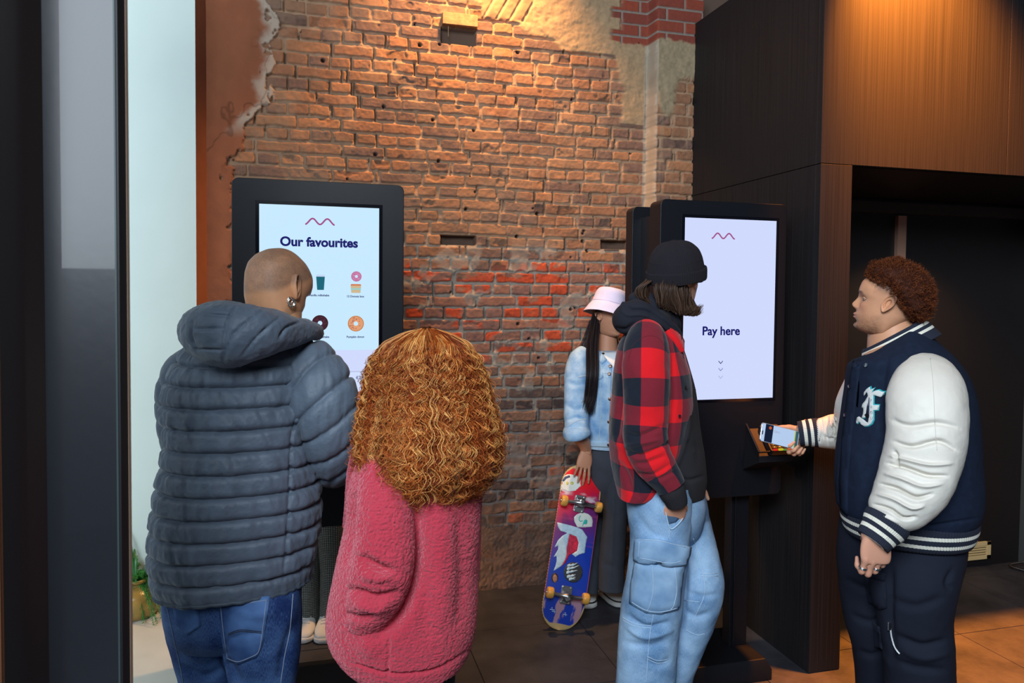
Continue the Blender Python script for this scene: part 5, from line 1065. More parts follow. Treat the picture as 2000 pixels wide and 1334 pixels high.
glyph = [(1088, 1020), (1106, 1024), (1127, 1030), (1137, 1034), (1147, 1049), (1144, 1064), (1142, 1080), (1131, 1083), (1124, 1088), (1117, 1082), (1127, 1076), (1130, 1060), (1126, 1048), (1112, 1043), (1110, 1056), (1107, 1070), (1107, 1083), (1104, 1093), (1098, 1104), (1090, 1110), (1081, 1115), (1085, 1105), (1087, 1096), (1087, 1086), (1081, 1088), (1086, 1080), (1090, 1073), (1090, 1066), (1083, 1069), (1090, 1055), (1099, 1046), (1108, 1041), (1095, 1037), (1090, 1030)]
bpatch('print_red', [(1112, 1043), (1130, 1046), (1132, 1062), (1126, 1078), (1112, 1084), (1104, 1100), (1094, 1108), (1098, 1080), (1102, 1060)], mat('print_crimson', (.60, .02, .06), .4, var=.35, vscale=90), dk, .0079)
gl_o = bpatch('printed_letter', glyph, M_ice, dk, .0082)
st1 = bpatch('worn_sticker', circ(1114, 943, 21, 17, 40, .6, .06, 4), M_st, dk, .0080)
bpatch('sticker_band', [(1098, 938), (1103, 931), (1112, 928), (1114, 932), (1106, 935), (1101, 941)], mat('sticker_navy', (.06, .09, .20), .5), st1, .0084); bpatch('sticker_mark', circ(1108, 944, 2.4, 3.5), M_sy, st1, .0084); bpatch('sticker_mark', circ(1117, 944, 3.2, 3.2), M_sy, st1, .0084)
st2 = bpatch('round_sticker', [(1122, 1019), (1121, 1010), (1126, 1005), (1133, 1002), (1140, 1001), (1149, 1004), (1156, 1010), (1158, 1018), (1157, 1029), (1143, 1030), (1128, 1030)], M_st, dk, .0081)
def bline(name, pl, wpx, m, parent, off):
    pl = np.array(pl, float); Lp, Rp = [], []
    for i in range(len(pl)):
        a = pl[max(0, i-1)]; c = pl[min(len(pl)-1, i+1)]; d = (c-a)/(np.hypot(*(c-a))+1e-9); nn = np.array([-d[1], d[0]])*wpx/2; Lp.append(tuple(pl[i]+nn)); Rp.append(tuple(pl[i]-nn))
    return bpatch(name, Lp+Rp[::-1], m, parent, off)
bline('sticker_letter', cr([(1134, 1007), (1131, 1013), (1133, 1018), (1138, 1017)], 12), 1.6, M_teal, st2, .0085)
bline('sticker_letter', cr([(1138, 1027), (1141, 1017), (1146, 1016), (1145, 1023), (1138, 1022)], 16), 1.6, M_teal, st2, .0085)
st3 = bpatch('black_white_sticker', circ(1119.5, 1118, 18.5, 20), M_sk, dk, .0081)
for (x0, y0, x1, y1) in ((1108, 1106, 1128, 1104), (1107, 1112, 1131, 1110), (1106, 1119, 1128, 1119), (1107, 1127, 1124, 1126), (1111, 1132, 1121, 1132)):
    b_ = [(x0, y0-2.6), (x0+4, y0-3.6), (x0+7, y0-1.8), (x0+11, y0-2.6), (x0+14, y0-1.2), (x1, y1-.4), (x1, y1+.6), (x0+14, y0+1.6), (x0+10, y0+2.2), (x0+7, y0+1.4), (x0+3, y0+2.8), (x0, y0+1.6)]
    bpatch('sticker_shape', [(p[0], p[1]-(p[0]-x0)*.25) for p in b_], M_ice, st3, .0085)
st4 = bpatch('face_sticker', circ(1083.5, 1128.5, 6.3, 9.5), mat('sticker_hair', (.03, .015, .01), .5), dk, .0081); bpatch('sticker_face', circ(1084, 1130, 4.6, 7.8), mat('sticker_skin', (.42, .20, .12), .5), st4, .0085)
for q in ((1082, 1128.5), (1086, 1128.7)): bpatch('sticker_eye', circ(*q, .9, .5, 8), M_sk, st4, .0088)
bpatch('sticker_mouth', circ(1084, 1134.3, 1.6, .5, 8), mat('sticker_lip', (.3, .05, .05), .5), st4, .0088)
for (x, y) in ((1078, 1190), (1082, 1194), (1104, 1200)):
    bline('scratch_mark', [(x-4, y), (x+4, y+1)], 1.0, M_ice, dk, .008); bline('scratch_mark', [(x, y-4), (x+1, y+4)], 1.0, M_ice, dk, .008)
# trucks
M_al = mat('cast_aluminium', (.42, .43, .44), .32, 1); M_wh = mat('amber_urethane', (.70, .36, .07), .35, var=.12, vscale=60)
for (px, py, sg) in ((1124, 983, -1), (1097, 1160, 1)):
    x0, t0 = bsurf(px, py); fr_ = (Bp+bu*t0+bn*(.0075), [br_, bu*sg, bn]); o, Rm = fr_; Rm = np.array(Rm)
    tk_ = MB()
    tk_.prism(rrect(-.027, .027, -.042, .040, .008), 0, .006, fr_); base_o = tk_.obj('truck', M_al, SB, bevel=.0015)
    b = MB(); W0 = lambda x, y, z: o+np.array([x, y, z])@Rm
    b.tube([W0(-.105, .0, .040), W0(-.068, 0, .040)], .0042, 10); b.tube([W0(.068, 0, .040), W0(.105, 0, .040)], .0042, 10)
    b.tube([W0(x, -.004*(1-(x/.07)**2), .040) for x in np.linspace(-.070, .070, 17)], [.0085+.007*math.exp(-(x/.02)**2) for x in np.linspace(-.070, .070, 17)], 14)
    b.add(*[(lambda P: (P, [(0, 1, 2, 3), (7, 6, 5, 4), (0, 4, 5, 1), (1, 5, 6, 2), (2, 6, 7, 3), (3, 7, 4, 0)]))([W0(-.016, -.03, .006), W0(.016, -.03, .006), W0(.010, .0, .044), W0(-.010, .0, .044), W0(-.016, .018, .006), W0(.016, .018, .006), W0(.008, .012, .040), W0(-.008, .012, .040)])][0])
    b.obj('hanger', M_al, base_o, smooth=False, auto=40)
    b = MB(); b.lathe([(.0, .0), (.014, .0), (.0145, .010), (.012, .012), (.0085, .013), (.0085, .022), (0, .022)], W0(0, -.012, .038), bn, 20); b.obj('kingpin', M_chrome, base_o, smooth=False, auto=40)
    b = MB(); b.lathe([(.0, .0), (.0165, .0), (.0165, .009), (0, .009)], W0(0, -.012, .030), bn, 20); b.obj('bushing', M_blackp, base_o, auto=40)
    for sx in (-1, 1):
        for sy in (-.034, .033):
            b = MB(); b.lathe([(0, 0), (.0042, 0), (.0042, .004), (0, .0045)], W0(sx*.019, sy, .006), bn, 8); b.obj('bolt', M_chrome, base_o, auto=40)
    for sx in (-1, 1):
        prof = [(.008, -.015), (.018, -.0165), (.0235, -.0145), (.026, -.009), (.0265, 0), (.026, .009), (.0235, .0145), (.018, .0165), (.008, .015)]
        b = MB(); b.lathe(prof, W0(sx*.087, 0, .040), br_, 32); wo = b.obj('wheel', M_wh, SB, auto=50)
        b = MB(); b.lathe([(0, .0135), (.0105, .0135), (.0105, .0158), (.0045, .0165), (.0045, .022), (0, .022)], W0(sx*.087, 0, .040), br_*sx, 16); b.obj('bearing', M_chrome, wo, auto=40)

# ================================================================== PERSON: bucket hat, denim jacket
d3 = 3.74; q3 = D(1185, 1000, d3); P3 = empty('person', (q3[0], q3[1], 0), 'person in a lilac bucket hat and light denim jacket, one hand on the skateboard', 'person')
skin3 = (.50, .235, .14); S3 = sidevec(1185)
M_dj = denim('bleached_denim', (.16, .34, .60), (.46, .64, .80), .30, .72, 16)
tr3 = [(872, 1143, 1236, .110, 3.72), (850, 1141, 1238, .115, 3.72), (800, 1138, 1240, .118, 3.72), (750, 1134, 1244, .115, 3.72), (715, 1128, 1248, .105, 3.73), (699, 1132, 1244, .095, 3.74), (690, 1142, 1234, .080, 3.75), (684, 1156, 1220, .060, 3.76)]
G3 = G(torso_keys(tr3), 200, 180, S3, 2.3, hor=True); G3.nz(.005, 9, 3, 81)
ar3 = [(1142, 692, 3.72, 16, 20), (1130, 706, 3.69, 21, 23), (1125, 740, 3.66, 23, 24), (1125, 790, 3.63, 23.5, 24), (1126, 826, 3.61, 23, 24), (1127, 846, 3.60, 24, 24)]
GA3 = G(JK(ar3), 200, 110, S3, 2.1); GA3.nz(.006, 11, 3, 82)
GA3.crease([([(1106, 745), (1124, 752), (1142, 748)], 6, -.006), ([(1104, 790), (1122, 800), (1142, 796)], 6, -.007), ([(1108, 822), (1126, 815), (1144, 822)], 4, -.006)])
ar3b = [(1232, 695, 3.76, 18), (1244, 740, 3.76, 20), (1246, 800, 3.76, 20), (1243, 845, 3.75, 19)]
GA3b = G(JK(ar3b), 60, 50, S3)
J3 = gobj('denim_jacket', [G3, GA3, GA3b], M_dj, P3); bv3 = bvh([G3, GA3])
CU = G(JK([(1126, 836, 3.60, 24.5, 26), (1126, 845, 3.595, 27, 28), (1127, 853, 3.59, 26, 27), (1128, 858, 3.59, 20, 21)]), 40, 60, S3); CU.nz(.004, 20, 2, 84); gobj('cuff', [CU], M_dj, J3)
for pl in ([(1160, 687), (1172, 687), (1186, 704), (1176, 712), (1162, 698)], [(1208, 688), (1216, 692), (1212, 716), (1204, 722), (1204, 704)]): V, Fc = decal(bv3, pl, .006, .003, 4); mk('collar', V, Fc, M_dj, J3)
V, Fc = decal(bv3, [(1160, 725), (1178, 724), (1178, 738), (1160, 748), (1152, 746), (1146, 738)], .0015, .0025, 4); mk('pocket_flap', V, Fc, M_dj, J3)
V, Fc = decal(bv3, [(1190, 690), (1196, 690), (1193, 780), (1190, 872), (1184, 872), (1187, 780)], .0015, .002, 4); pl3 = mk('placket', V, Fc, M_dj, J3)
V, Fc = decal(bv3, [(1146, 860), (1192, 863), (1192, 874), (1146, 871)], .0015, .002, 4); mk('waistband', V, Fc, M_dj, J3)
M_th3 = mat('denim_topstitch', (.55, .60, .62), .8)
stitches('stitching', bv3, [[(1128, 737), (1148, 733), (1186, 728)], [(1170, 700), (1176, 730)], [(1172, 750), (1174, 800), (1170, 858)], [(1108, 833), (1126, 822), (1145, 818)]], M_th3, J3, .0013)
M_brz = mat('bronze_button', (.16, .12, .10), .4, 1)
for (x, y) in ((1192, 716), (1190, 731), (1191, 779), (1189, 823), (1189, 868), (1178, 693)):
    h_ = hit(bv3, x, y, .006)
    if h_: b = MB(); b.lathe([(0, 0), (.0085, 0), (.0085, .002), (.005, .0035), (0, .003)], h_[0], h_[1], 16); b.obj('button', M_brz, J3, auto=40)
V, Fc = decal(bv3, [(1172, 687), (1184, 689), (1206, 687), (1211, 700), (1204, 728), (1195, 714), (1181, 700)], .0065, .001, 4); mk('t_shirt', V, Fc, mat('white_cotton', (.72, .76, .80), .85), P3)
# trousers
M_gt = mat('charcoal_trouser', (.045, .052, .070), .85, var=.1, vscale=20, bump=.2, bscale=700)
lA = [(1172, 868, 3.76, 28, 30), (1168, 930, 3.80, 25, 28), (1160, 1010, 3.78, 21, 24), (1152, 1100, 3.74, 22, 24), (1146, 1158, 3.70, 23, 26)]
lB = [(1210, 868, 3.72, 28, 30), (1206, 930, 3.70, 27, 30), (1202, 1010, 3.68, 24, 27), (1196, 1080, 3.67, 25, 27), (1193, 1150, 3.66, 26, 30)]
gA, gB = G(JK(lA), 160, 70, S3, 2.2), G(JK(lB), 160, 70, S3, 2.2); gA.nz(.006, 8, 3, 85); gB.nz(.006, 8, 3, 86); gB.crease([([(1198, 900), (1198, 1000), (1192, 1140)], 3, .005), ([(1180, 1100), (1200, 1110)], 6, -.006), ([(1178, 930), (1176, 1050)], 5, -.006)])
HP3 = G(torso_keys([(990, 1165, 1215, .04, 3.74), (955, 1154, 1226, .075, 3.72), (905, 1146, 1236, .10, 3.72), (868, 1150, 1232, .10, 3.72), (850, 1152, 1230, .095, 3.72)]), 50, 90, S3, 2.2, hor=True)
gobj('trousers', [HP3, gA, gB], M_gt, P3)
for (toe, heel) in (((1219, 1187), (1168, 1152)), ((1150, 1190), (1136, 1160))):
    a_, c_ = Zp(*toe), Zp(*heel); dd = (a_-c_)/np.linalg.norm(a_-c_); c_ = a_-dd*.255
    shoe(P3, 'shoe', tuple(a_), tuple(c_), .1, [M_w, M_w, M_w, mat('black_leather', (.012, .012, .014), .4)], .10)
# head: turned to the right, hat brim low
fd3 = RT*.74-FW*.67; fd3[2] = 0; HF3 = rot_frame(frame(fd3), -.10, -.05); hc3 = D(1188, 616, 3.74)
hv3, hf3, ne3 = head_mesh(120, 160, jaw=.92, nose=.85); c3 = head_colors(hv3, ne3, skin3, scalp=1, scalpc=(.012, .009, .010)); hV3 = place(hv3, HF3, hc3, .93, (0, .0, .115))
nv3, nf3, _ = join([neckloft(D(1184, 704, 3.76), .056, D(1187, 638, 3.76), .047)])
# bare forearm and hand resting on the board
wr = D(1137, 890, 3.56); wt = Bp+br_*bsurf(1139, 900)[0]+bu*(BL+.070)+bn*.030; fa = G(JK([(1127, 848, 3.60, 16, 16)])+[(*(D(1131, 866, 3.60)*.5+(wt+bu*.05)*.5), .034, .033), (*wt, .028, .021), (*(wt-bu*.02), .028, .019)], 40, 32, S3); fv, ff, _ = join([fa])
h3 = hand_mesh(wt, bu*-1-bn*.10+br_*.03, bn*.95-bu*.10, [(.10, .16, .10), (.10, .14, .10), (.10, .14, .10), (.12, .16, .12)], [(.5, .7, 1.2), (.1, .7, .9), (.0, .8, .6)], .90, .16, right=True, voxel=.0022)
bl = [G(torso_keys([(r[0], r[1]+(r[2]-r[1])*.14, r[2]-(r[2]-r[1])*.14, r[3]*.7, r[4]) for r in tr3]), 30, 30, S3, hor=True)]+[G(JK(shrink(r, .6)), 30, 18, S3) for r in (ar3, ar3b)]+[G(JK(shrink(r, .62)), 40, 20, S3) for r in (lA, lB)]
h3b = hand_mesh(D(1243, 848, 3.75), -UP, RT, [(.3, .3, .2)]*4, [(.8, .6, .2), (.3, 1, .3), (.1, 1, .3)], .85, right=False, voxel=.004)
body_obj(P3, bl, [(hV3, hf3, c3), (nv3, nf3, skin3), (fv, ff, skin3), (h3[0], h3[1], skin3), (h3b[0], h3b[1], skin3)], M_skinT('skin_brown'), skin3)
J_ = h3[3]; a_, c_, dd = J_[1][0]; cc = a_*.55+c_*.45; t_ = np.linspace(0, 6.2832, 24); n_, s_ = h3[4][1], h3[4][2]
b = MB(); b.tube([cc+.0098*(n_*math.cos(x)+s_*math.sin(x)) for x in t_], .0014, 6, cap=False); b.obj('ring', M_silver, P3, smooth=True)
# bucket hat
def revolve(prof, ctr, Fm, nu=120, sx=1.0, sy=1.0, wob=None, nt=None):
    """prof rows (radius, height) in a head frame"""
    prof = cr(prof, nt or 40); th = np.arange(nu)*2*np.pi/nu; r = prof[:, 0][:, None]*np.ones(nu); z = prof[:, 1][:, None]*np.ones(nu)
    if wob: r, z = wob(r, z, th[None]+0*r, np.linspace(0, 1, len(prof))[:, None]+0*r)
    L_ = np.stack([r*np.cos(th)*sx, r*np.sin(th)*sy, z], -1); V = L_.reshape(-1, 3) @ Fm+np.array(ctr); k = len(prof)
    i = np.arange(k-1)[:, None]*nu; j = np.arange(nu)[None]; j2 = (j+1) % nu
    return V, np.stack([i+j, i+j2, i+nu+j2, i+nu+j], -1).reshape(-1, 4)
hatc = hc3+HF3[2]*.058
Hm = rot_frame(HF3, .02, -.22)
pr = [(.006, .078), (.045, .079), (.070, .074), (.084, .055), (.090, .030), (.096, .002), (.098, -.004), (.112, -.026), (.128, -.058), (.130, -.060), (.126, -.058), (.110, -.024), (.094, -.004), (.09, .0)]
V, Fc = revolve(pr, hatc, Hm, 140, .90, 1.0, lambda r, z, th, t: (r*(1+.03*np.sin(th*2+1)*t), z+.004*np.sin(3*th+1)*t+.0015*fbm(r*20*np.cos(th), r*20*np.sin(th), z*20, 2, 88)), 90)
M_hat = mat('lilac_cotton', (.60, .62, .88), .85, var=.04, vscale=20, bump=.15, bscale=600)
hat = mk('bucket_hat', V, Fc, M_hat, P3)
for rr_, zz in ((.0985, -.001),):
    t_ = np.linspace(0, 6.2832, 90); b = MB(); b.tube([hatc+np.array([rr_*math.cos(a)*.90, rr_*math.sin(a), zz+.0015])@Hm for a in t_], .0009, 5, cap=False); b.obj('hat_stitching', mat('lilac_thread', (.55, .5, .68), .8), hat, smooth=True)
# long straight hair
rh = np.random.default_rng(23)
def straight(roots_ends, n, rad, seed, col, K=40, jit=1.0):
    Ps, Cs, Rs = [], [], []
    for _ in range(n):
        path = roots_ends(rh); P = cr(path, K); t = np.linspace(0, 1, K)
        P = P+(RT*(noise(t*3+_*.37, seed, 0, 91)*.004)[:, None]+FW*(noise(t*3+_*.53, seed, 0, 92)*.004)[:, None])*jit; Ps.append(P); Rs.append(rad*(1-.6*t**3)*rh.uniform(.8, 1.2)); Cs.append(np.tile(np.array(col)*rh.uniform(.6, 1.5), (K, 1)))
    V, Fq = tubes_np(np.array(Ps), np.array(Rs)); return V, Fq, np.repeat(np.array(Cs).reshape(-1, 3), 3, axis=0)
def lock(r):
    a = r.normal(0, 1); b_ = r.uniform(0, 1); e = r.normal(0, 1); w = np.clip(a, -1.8, 1.8)
    return np.array([D(1167+w*4.5, 612, 3.74+.02*e), D(1161+w*5, 640, 3.71+.02*e), D(1157+w*6, 680, 3.655+.014*e), D(1157+w*6, 730, 3.60+.012*e), D(1153+w*5.5+e, 775, 3.595+.012*e), D(1148+w*5+e*2, 780+b_*32, 3.59+.012*e)])
def lock2(r):
    e = r.normal(0, 1); b_ = r.uniform(0, 1)
    return np.array([D(1160+e*3, 625, 3.80), D(1152+e*4, 655, 3.80), D(1143+e*5, 680, 3.79), D(1138+e*6, 695+b_*20, 3.76)])
pa = [straight(lock, 520, .0012, 1, (.020, .014, .016)), straight(lock2, 160, .0010, 2, (.018, .012, .014)), straight(lambda r: np.array([D(1196+r.normal(0, 3), 640, 3.80), D(1202+r.normal(0, 3), 665, 3.80), D(1204+r.normal(0, 3), 690, 3.78)]), 120, .001, 3, (.018, .012, .014))]
V, Fh, Cc, n = [], [], [], 0
for (v, f, c) in pa: V.append(v); Fh.append(f+n); Cc.append(c); n += len(v)
mk('hair', np.vstack(V), np.vstack(Fh), hair_mat('black_hair', .35), P3, col=np.clip(np.vstack(Cc), 0, 1))
# ================================================================== PERSON: beanie, red check overshirt, pale cargo jeans
DS[0] = .965
d4 = 2.75; q4 = D(1285, 1200, d4); P4 = empty('person', (q4[0], q4[1], 0), 'person in black beanie, red and black checked shirt, pale cargo jeans, hand in pocket', 'person')
S4 = sidevec(1285); skin4 = (.60, .31, .19)
def checks(name, c1, c2, c3, pu, pv, ou=0, ov=0, rot=0):
    """buffalo check: two crossing broad stripes, from the cloth's own UV in metres"""
    m = mat(name, c1, .9, 0, .15, sheen=.15); N, L, b = nd(m); tc = N.new('ShaderNodeTexCoord'); mp = N.new('ShaderNodeMapping'); mp.inputs['Location'].default_value = (ou, ov, 0); mp.inputs['Rotation'].default_value = (0, 0, rot); L.new(tc.outputs['UV'], mp.inputs[0])
    sp = N.new('ShaderNodeSeparateXYZ'); L.new(mp.outputs[0], sp.inputs[0])
    def stripe(out, p):
        a = N.new('ShaderNodeMath'); a.operation = 'DIVIDE'; a.inputs[1].default_value = p; L.new(out, a.inputs[0]); f = N.new('ShaderNodeMath'); f.operation = 'FRACT'; L.new(a.outputs[0], f.inputs[0]); g = N.new('ShaderNodeMath'); g.operation = 'GREATER_THAN'; g.inputs[1].default_value = .5; L.new(f.outputs[0], g.inputs[0]); return g.outputs[0]
    a, c = stripe(sp.outputs[0], pu), stripe(sp.outputs[1], pv)
    s = N.new('ShaderNodeMath'); s.operation = 'ADD'; L.new(a, s.inputs[0]); L.new(c, s.inputs[1]); h = N.new('ShaderNodeMath'); h.operation = 'MULTIPLY'; h.inputs[1].default_value = .5; L.new(s.outputs[0], h.inputs[0])
    rp = N.new('ShaderNodeValToRGB'); rp.color_ramp.interpolation = 'CONSTANT'; e = rp.color_ramp.elements; e[0].color = (*c1, 1); e[0].position = 0; e[1].color = (*c2, 1); e[1].position = .3; e2 = e.new(.8); e2.color = (*c3, 1)
    L.new(h.outputs[0], rp.inputs[0]); nz_ = N.new('ShaderNodeTexNoise'); nz_.inputs['Scale'].default_value = 1; nz_.inputs['Detail'].default_value = 2; m2 = N.new('ShaderNodeMapping'); m2.inputs['Scale'].default_value = (500, 500, 1); L.new(tc.outputs['UV'], m2.inputs[0]); L.new(m2.outputs[0], nz_.inputs['Vector'])
    mr = N.new('ShaderNodeMapRange'); mr.inputs['To Min'].default_value = .72; mr.inputs['To Max'].default_value = 1.25; L.new(nz_.outputs['Fac'], mr.inputs[0]); v = N.new('ShaderNodeVectorMath'); v.operation = 'SCALE'; L.new(rp.outputs[0], v.inputs[0]); L.new(mr.outputs[0], v.inputs['Scale']); L.new(v.outputs[0], b.inputs['Base Color'])
    bp = N.new('ShaderNodeBump'); bp.inputs['Strength'].default_value = .3; bp.inputs['Distance'].default_value = .0006; L.new(nz_.outputs['Fac'], bp.inputs['Height']); L.new(bp.outputs[0], b.inputs['Normal']); return m
RED, MID, BLK = (.66, .010, .016), (.185, .014, .026), (.010, .014, .024)
M_ck = checks('red_check_flannel', RED, MID, BLK, .150, .158, .03, .035)
# black hoodie
th4 = [(962, 1225, 1372, .150, 2.76), (945, 1222, 1374, .158, 2.76), (925, 1215, 1375, .160, 2.76), (890, 1212, 1372, .158, 2.76), (850, 1212, 1366, .155, 2.76), (800, 1214, 1360, .152, 2.76), (755, 1214, 1354, .150, 2.76), (715, 1216, 1343, .145, 2.76), (680, 1222, 1332, .130, 2.77), (650, 1236, 1322, .105, 2.78), (625, 1256, 1316, .075, 2.79), (604, 1270, 1316, .060, 2.79)]
GH = G(torso_keys(th4), 220, 200, S4, 2.15, hor=True); GH.nz(.006, 7, 3, 91)
GH.crease([([(1335, 760), (1345, 830), (1325, 900), (1312, 920)], 5, .006), ([(1350, 780), (1362, 850), (1364, 910)], 6, -.005), ([(1318, 928), (1345, 938), (1374, 930)], 4, -.008), ([(1340, 860), (1360, 880)], 6, -.005)])
M_hd = mat('charcoal_fleece', (.013, .0125, .016), .92, bump=.25, bscale=900); hdo = gobj('hoodie', [GH], M_hd, P4)
# overshirt
ts4 = [(958, 1207, 1280, .172, 2.74), (946, 1205, 1298, .178, 2.74), (920, 1199, 1322, .180, 2.74), (880, 1194, 1334, .178, 2.74), (830, 1193, 1345, .176, 2.74), (785, 1196, 1350, .174, 2.74), (740, 1199, 1346, .170, 2.74), (705, 1203, 1338, .160, 2.74), (675, 1210, 1330, .145, 2.75), (652, 1222, 1322, .122, 2.76), (634, 1240, 1312, .092, 2.77), (624, 1256, 1304, .07, 2.78)]
GS = G(torso_keys(ts4), 300, 280, S4, 2.2, hor=True); GS.nz(.005, 8, 3, 93); GS.nz(.0022, 24, 3, 98)
GS.crease([([(1222, 720), (1212, 780), (1206, 860)], 5, -.012), ([(1205, 900), (1225, 930), (1235, 970)], 6, -.010), ([(1200, 850), (1212, 880)], 6, .006), ([(1312, 690), (1316, 760), (1312, 850)], 5, -.012), ([(1240, 950), (1250, 975)], 4, -.008)])
as4 = [(1262, 652, 2.68, 30, 34), (1262, 672, 2.62, 40, 42), (1262, 705, 2.58, 44, 44), (1262, 760, 2.56, 43.5, 43), (1261, 810, 2.56, 42, 42), (1260, 850, 2.55, 42, 41), (1268, 885, 2.54, 40, 38), (1285, 915, 2.53, 35, 33), (1300, 936, 2.53, 30, 29), (1310, 952, 2.53, 27, 26)]
GA = G(JK(as4), 300, 170, S4, 2.1); GA.nz(.005, 11, 3, 94); GA.nz(.0026, 24, 3, 95)
GA.crease([([(1220, 845), (1245, 852), (1275, 842), (1300, 830)], 5, -.010), ([(1222, 872), (1250, 866), (1290, 858)], 5, .010), ([(1222, 880), (1250, 890), (1290, 875), (1310, 862)], 4.5, -.013), ([(1235, 905), (1262, 905), (1300, 890)], 5, -.010), ([(1245, 925), (1275, 928), (1312, 905)], 4.5, -.009), ([(1262, 938), (1290, 935), (1322, 918)], 4, -.008), ([(1228, 720), (1240, 780)], 8, -.004)])
ts4_far = [(955, 1364, 1378, .02, 2.86), (900, 1352, 1376, .03, 2.88), (840, 1345, 1368, .03, 2.88)]
GF_ = G(torso_keys(ts4_far), 30, 30, S4, 2.0, hor=True)
as4b = [(1290, 665, 2.86, 22), (1300, 700, 2.88, 26), (1306, 770, 2.89, 26), (1312, 840, 2.89, 25), (1326, 890, 2.88, 23), (1336, 930, 2.86, 19)]
GAb = G(JK(as4b), 60, 50, S4)
SH4 = gobj('shirt', [GS, GA, GF_, GAb], M_ck, P4); bvs = bvh([GS, GA]); bva = bvh(GA)
V, Fc = decal(bvs, [(1318, 640), (1327, 664), (1336, 700), (1344, 760), (1340, 820), (1328, 870), (1312, 915), (1300, 934), (1293, 926), (1306, 896), (1320, 855), (1328, 810), (1330, 760), (1322, 705), (1312, 660)], .001, .003, 4); pl4 = mk('placket', V, Fc, checks('check_placket', RED, MID, BLK, 9, .158, .2, .05), SH4)
V, Fc = decal(bvs, [(1292, 626), (1312, 632), (1330, 664), (1330, 690), (1316, 668), (1298, 648)], .010, .004, 4); mk('shirt_collar', V, Fc, M_ck, SH4)
for (x, y) in ((1336, 757), (1325, 812), (1299, 862)):
    h_ = hit(bvs, x, y, .006)
    if h_: b = MB(); b.lathe([(0, 0), (.0052, 0), (.0052, .002), (.003, .0025), (0, .0018)], h_[0], h_[1], 16); b.obj('button', M_blackp, SH4, auto=40)
stitches('seam_stitching', bvs, [[(1228, 700), (1238, 672), (1262, 657), (1285, 660), (1300, 680)]], mat('dark_seam', (.09, .01, .015), .9), SH4, .0007)
# knitted cuff, hand in the pocket
GC = G(JK([(1306, 944, 2.53, 23, 22), (1312, 958, 2.53, 25, 24), (1319, 974, 2.535, 22, 21), (1322, 986, 2.54, 19, 18)]), 50, 90, S4, 2.0); GC.disp(.0011*np.sign(np.sin(GC.u*2*np.pi*40))); gobj('cuff', [GC], M_hd, P4)
h4 = hand_mesh(D(1320, 972, 2.545), -UP*.93-RT*.04+FW*.34, -FW*.9+RT*.1, [(.3, .3, .2)]*4, [(.5, .9, .3), (.2, 1, .3), (.1, 1, .3)], .95, .05, right=True, voxel=.0026)
# hood of the hoodie round the neck
hk = JK([(1216, 622, 2.80, 10, 14), (1218, 624, 2.76, 24, 22), (1230, 622, 2.70, 32, 31), (1244, 615, 2.68, 30, 32), (1262, 618, 2.68, 24, 30), (1285, 630, 2.68, 19, 25), (1305, 645, 2.70, 16, 20), (1320, 660, 2.74, 11, 15), (1328, 676, 2.78, 6, 9)])
GHd = G(hk, 200, 120, (0, 0, 1), 2.1); GHd.nz(.009, 10, 2, 96); GHd.crease([([(1222, 596), (1232, 604), (1262, 606), (1300, 628), (1322, 656)], 3.2, -.012), ([(1216, 605), (1226, 616), (1256, 616), (1292, 634), (1318, 664)], 2.2, .006), ([(1200, 640), (1222, 644), (1240, 630)], 4, -.007), ([(1232, 578), (1218, 590), (1214, 612)], 3, .006)])
GH2 = G(JK([(1238, 582, 2.84, 8, 10), (1246, 584, 2.82, 15, 20), (1268, 590, 2.80, 17, 24), (1292, 606, 2.78, 15, 22), (1312, 626, 2.78, 11, 16), (1322, 644, 2.80, 6, 8)]), 100, 80, (0, 0, 1), 2.1); GH2.nz(.006, 12, 2, 97)
gobj('hood', [GHd, GH2], mat('navy_fleece', (.007, .009, .018), .92, bump=.25, bscale=900), hdo)
b = MB(); P = [D(*r) for r in ((1322, 652, 2.70), (1332, 690, 2.655), (1340, 722, 2.66), (1349, 745, 2.68), (1358, 762, 2.70))]; b.tube(cr(P, 30), .0028, 6); b.obj('drawstring', M_blackp, hdo, smooth=True)
# jeans
M_lj = denim('pale_denim', (.085, .195, .37), (.38, .56, .76), .28, .74, 9)
lN = [(1288, 950, 2.70, 60, 72), (1288, 1000, 2.69, 60, 72), (1288, 1060, 2.68, 55, 62), (1283, 1120, 2.68, 55, 58), (1274, 1180, 2.68, 57, 58), (1266, 1240, 2.68, 56, 56), (1262, 1300, 2.68, 55, 55), (1258, 1360, 2.69, 54, 54), (1256, 1408, 2.70, 54, 56)]
lF = [(1330, 960, 2.84, 42, 58), (1346, 1030, 2.82, 40, 50), (1358, 1090, 2.79, 43, 48), (1366, 1150, 2.75, 45, 46), (1352, 1205, 2.76, 44, 45), (1330, 1260, 2.78, 42, 44), (1310, 1320, 2.80, 40, 43), (1298, 1382, 2.80, 40, 42)]
gN, gF = G(JK(lN), 300, 180, S4, 2.2), G(JK(lF), 240, 140, S4, 2.1)
gN.nz(.006, 7, 3, 101); gF.nz(.006, 8, 3, 102); gN.nz(.002, 28, 3, 103); gF.nz(.002, 28, 3, 104)
gN.crease([([(1235, 1090), (1262, 1100), (1300, 1092)], 5, -.006), ([(1222, 1200), (1262, 1225), (1310, 1215)], 6, -.012), ([(1225, 1225), (1262, 1245), (1315, 1230)], 6, .009), ([(1215, 1255), (1270, 1262), (1305, 1250)], 7, -.008), ([(1240, 1000), (1270, 1040), (1300, 1052)], 8, -.006), ([(1260, 1290), (1290, 1300), (1310, 1285)], 6, -.006)])
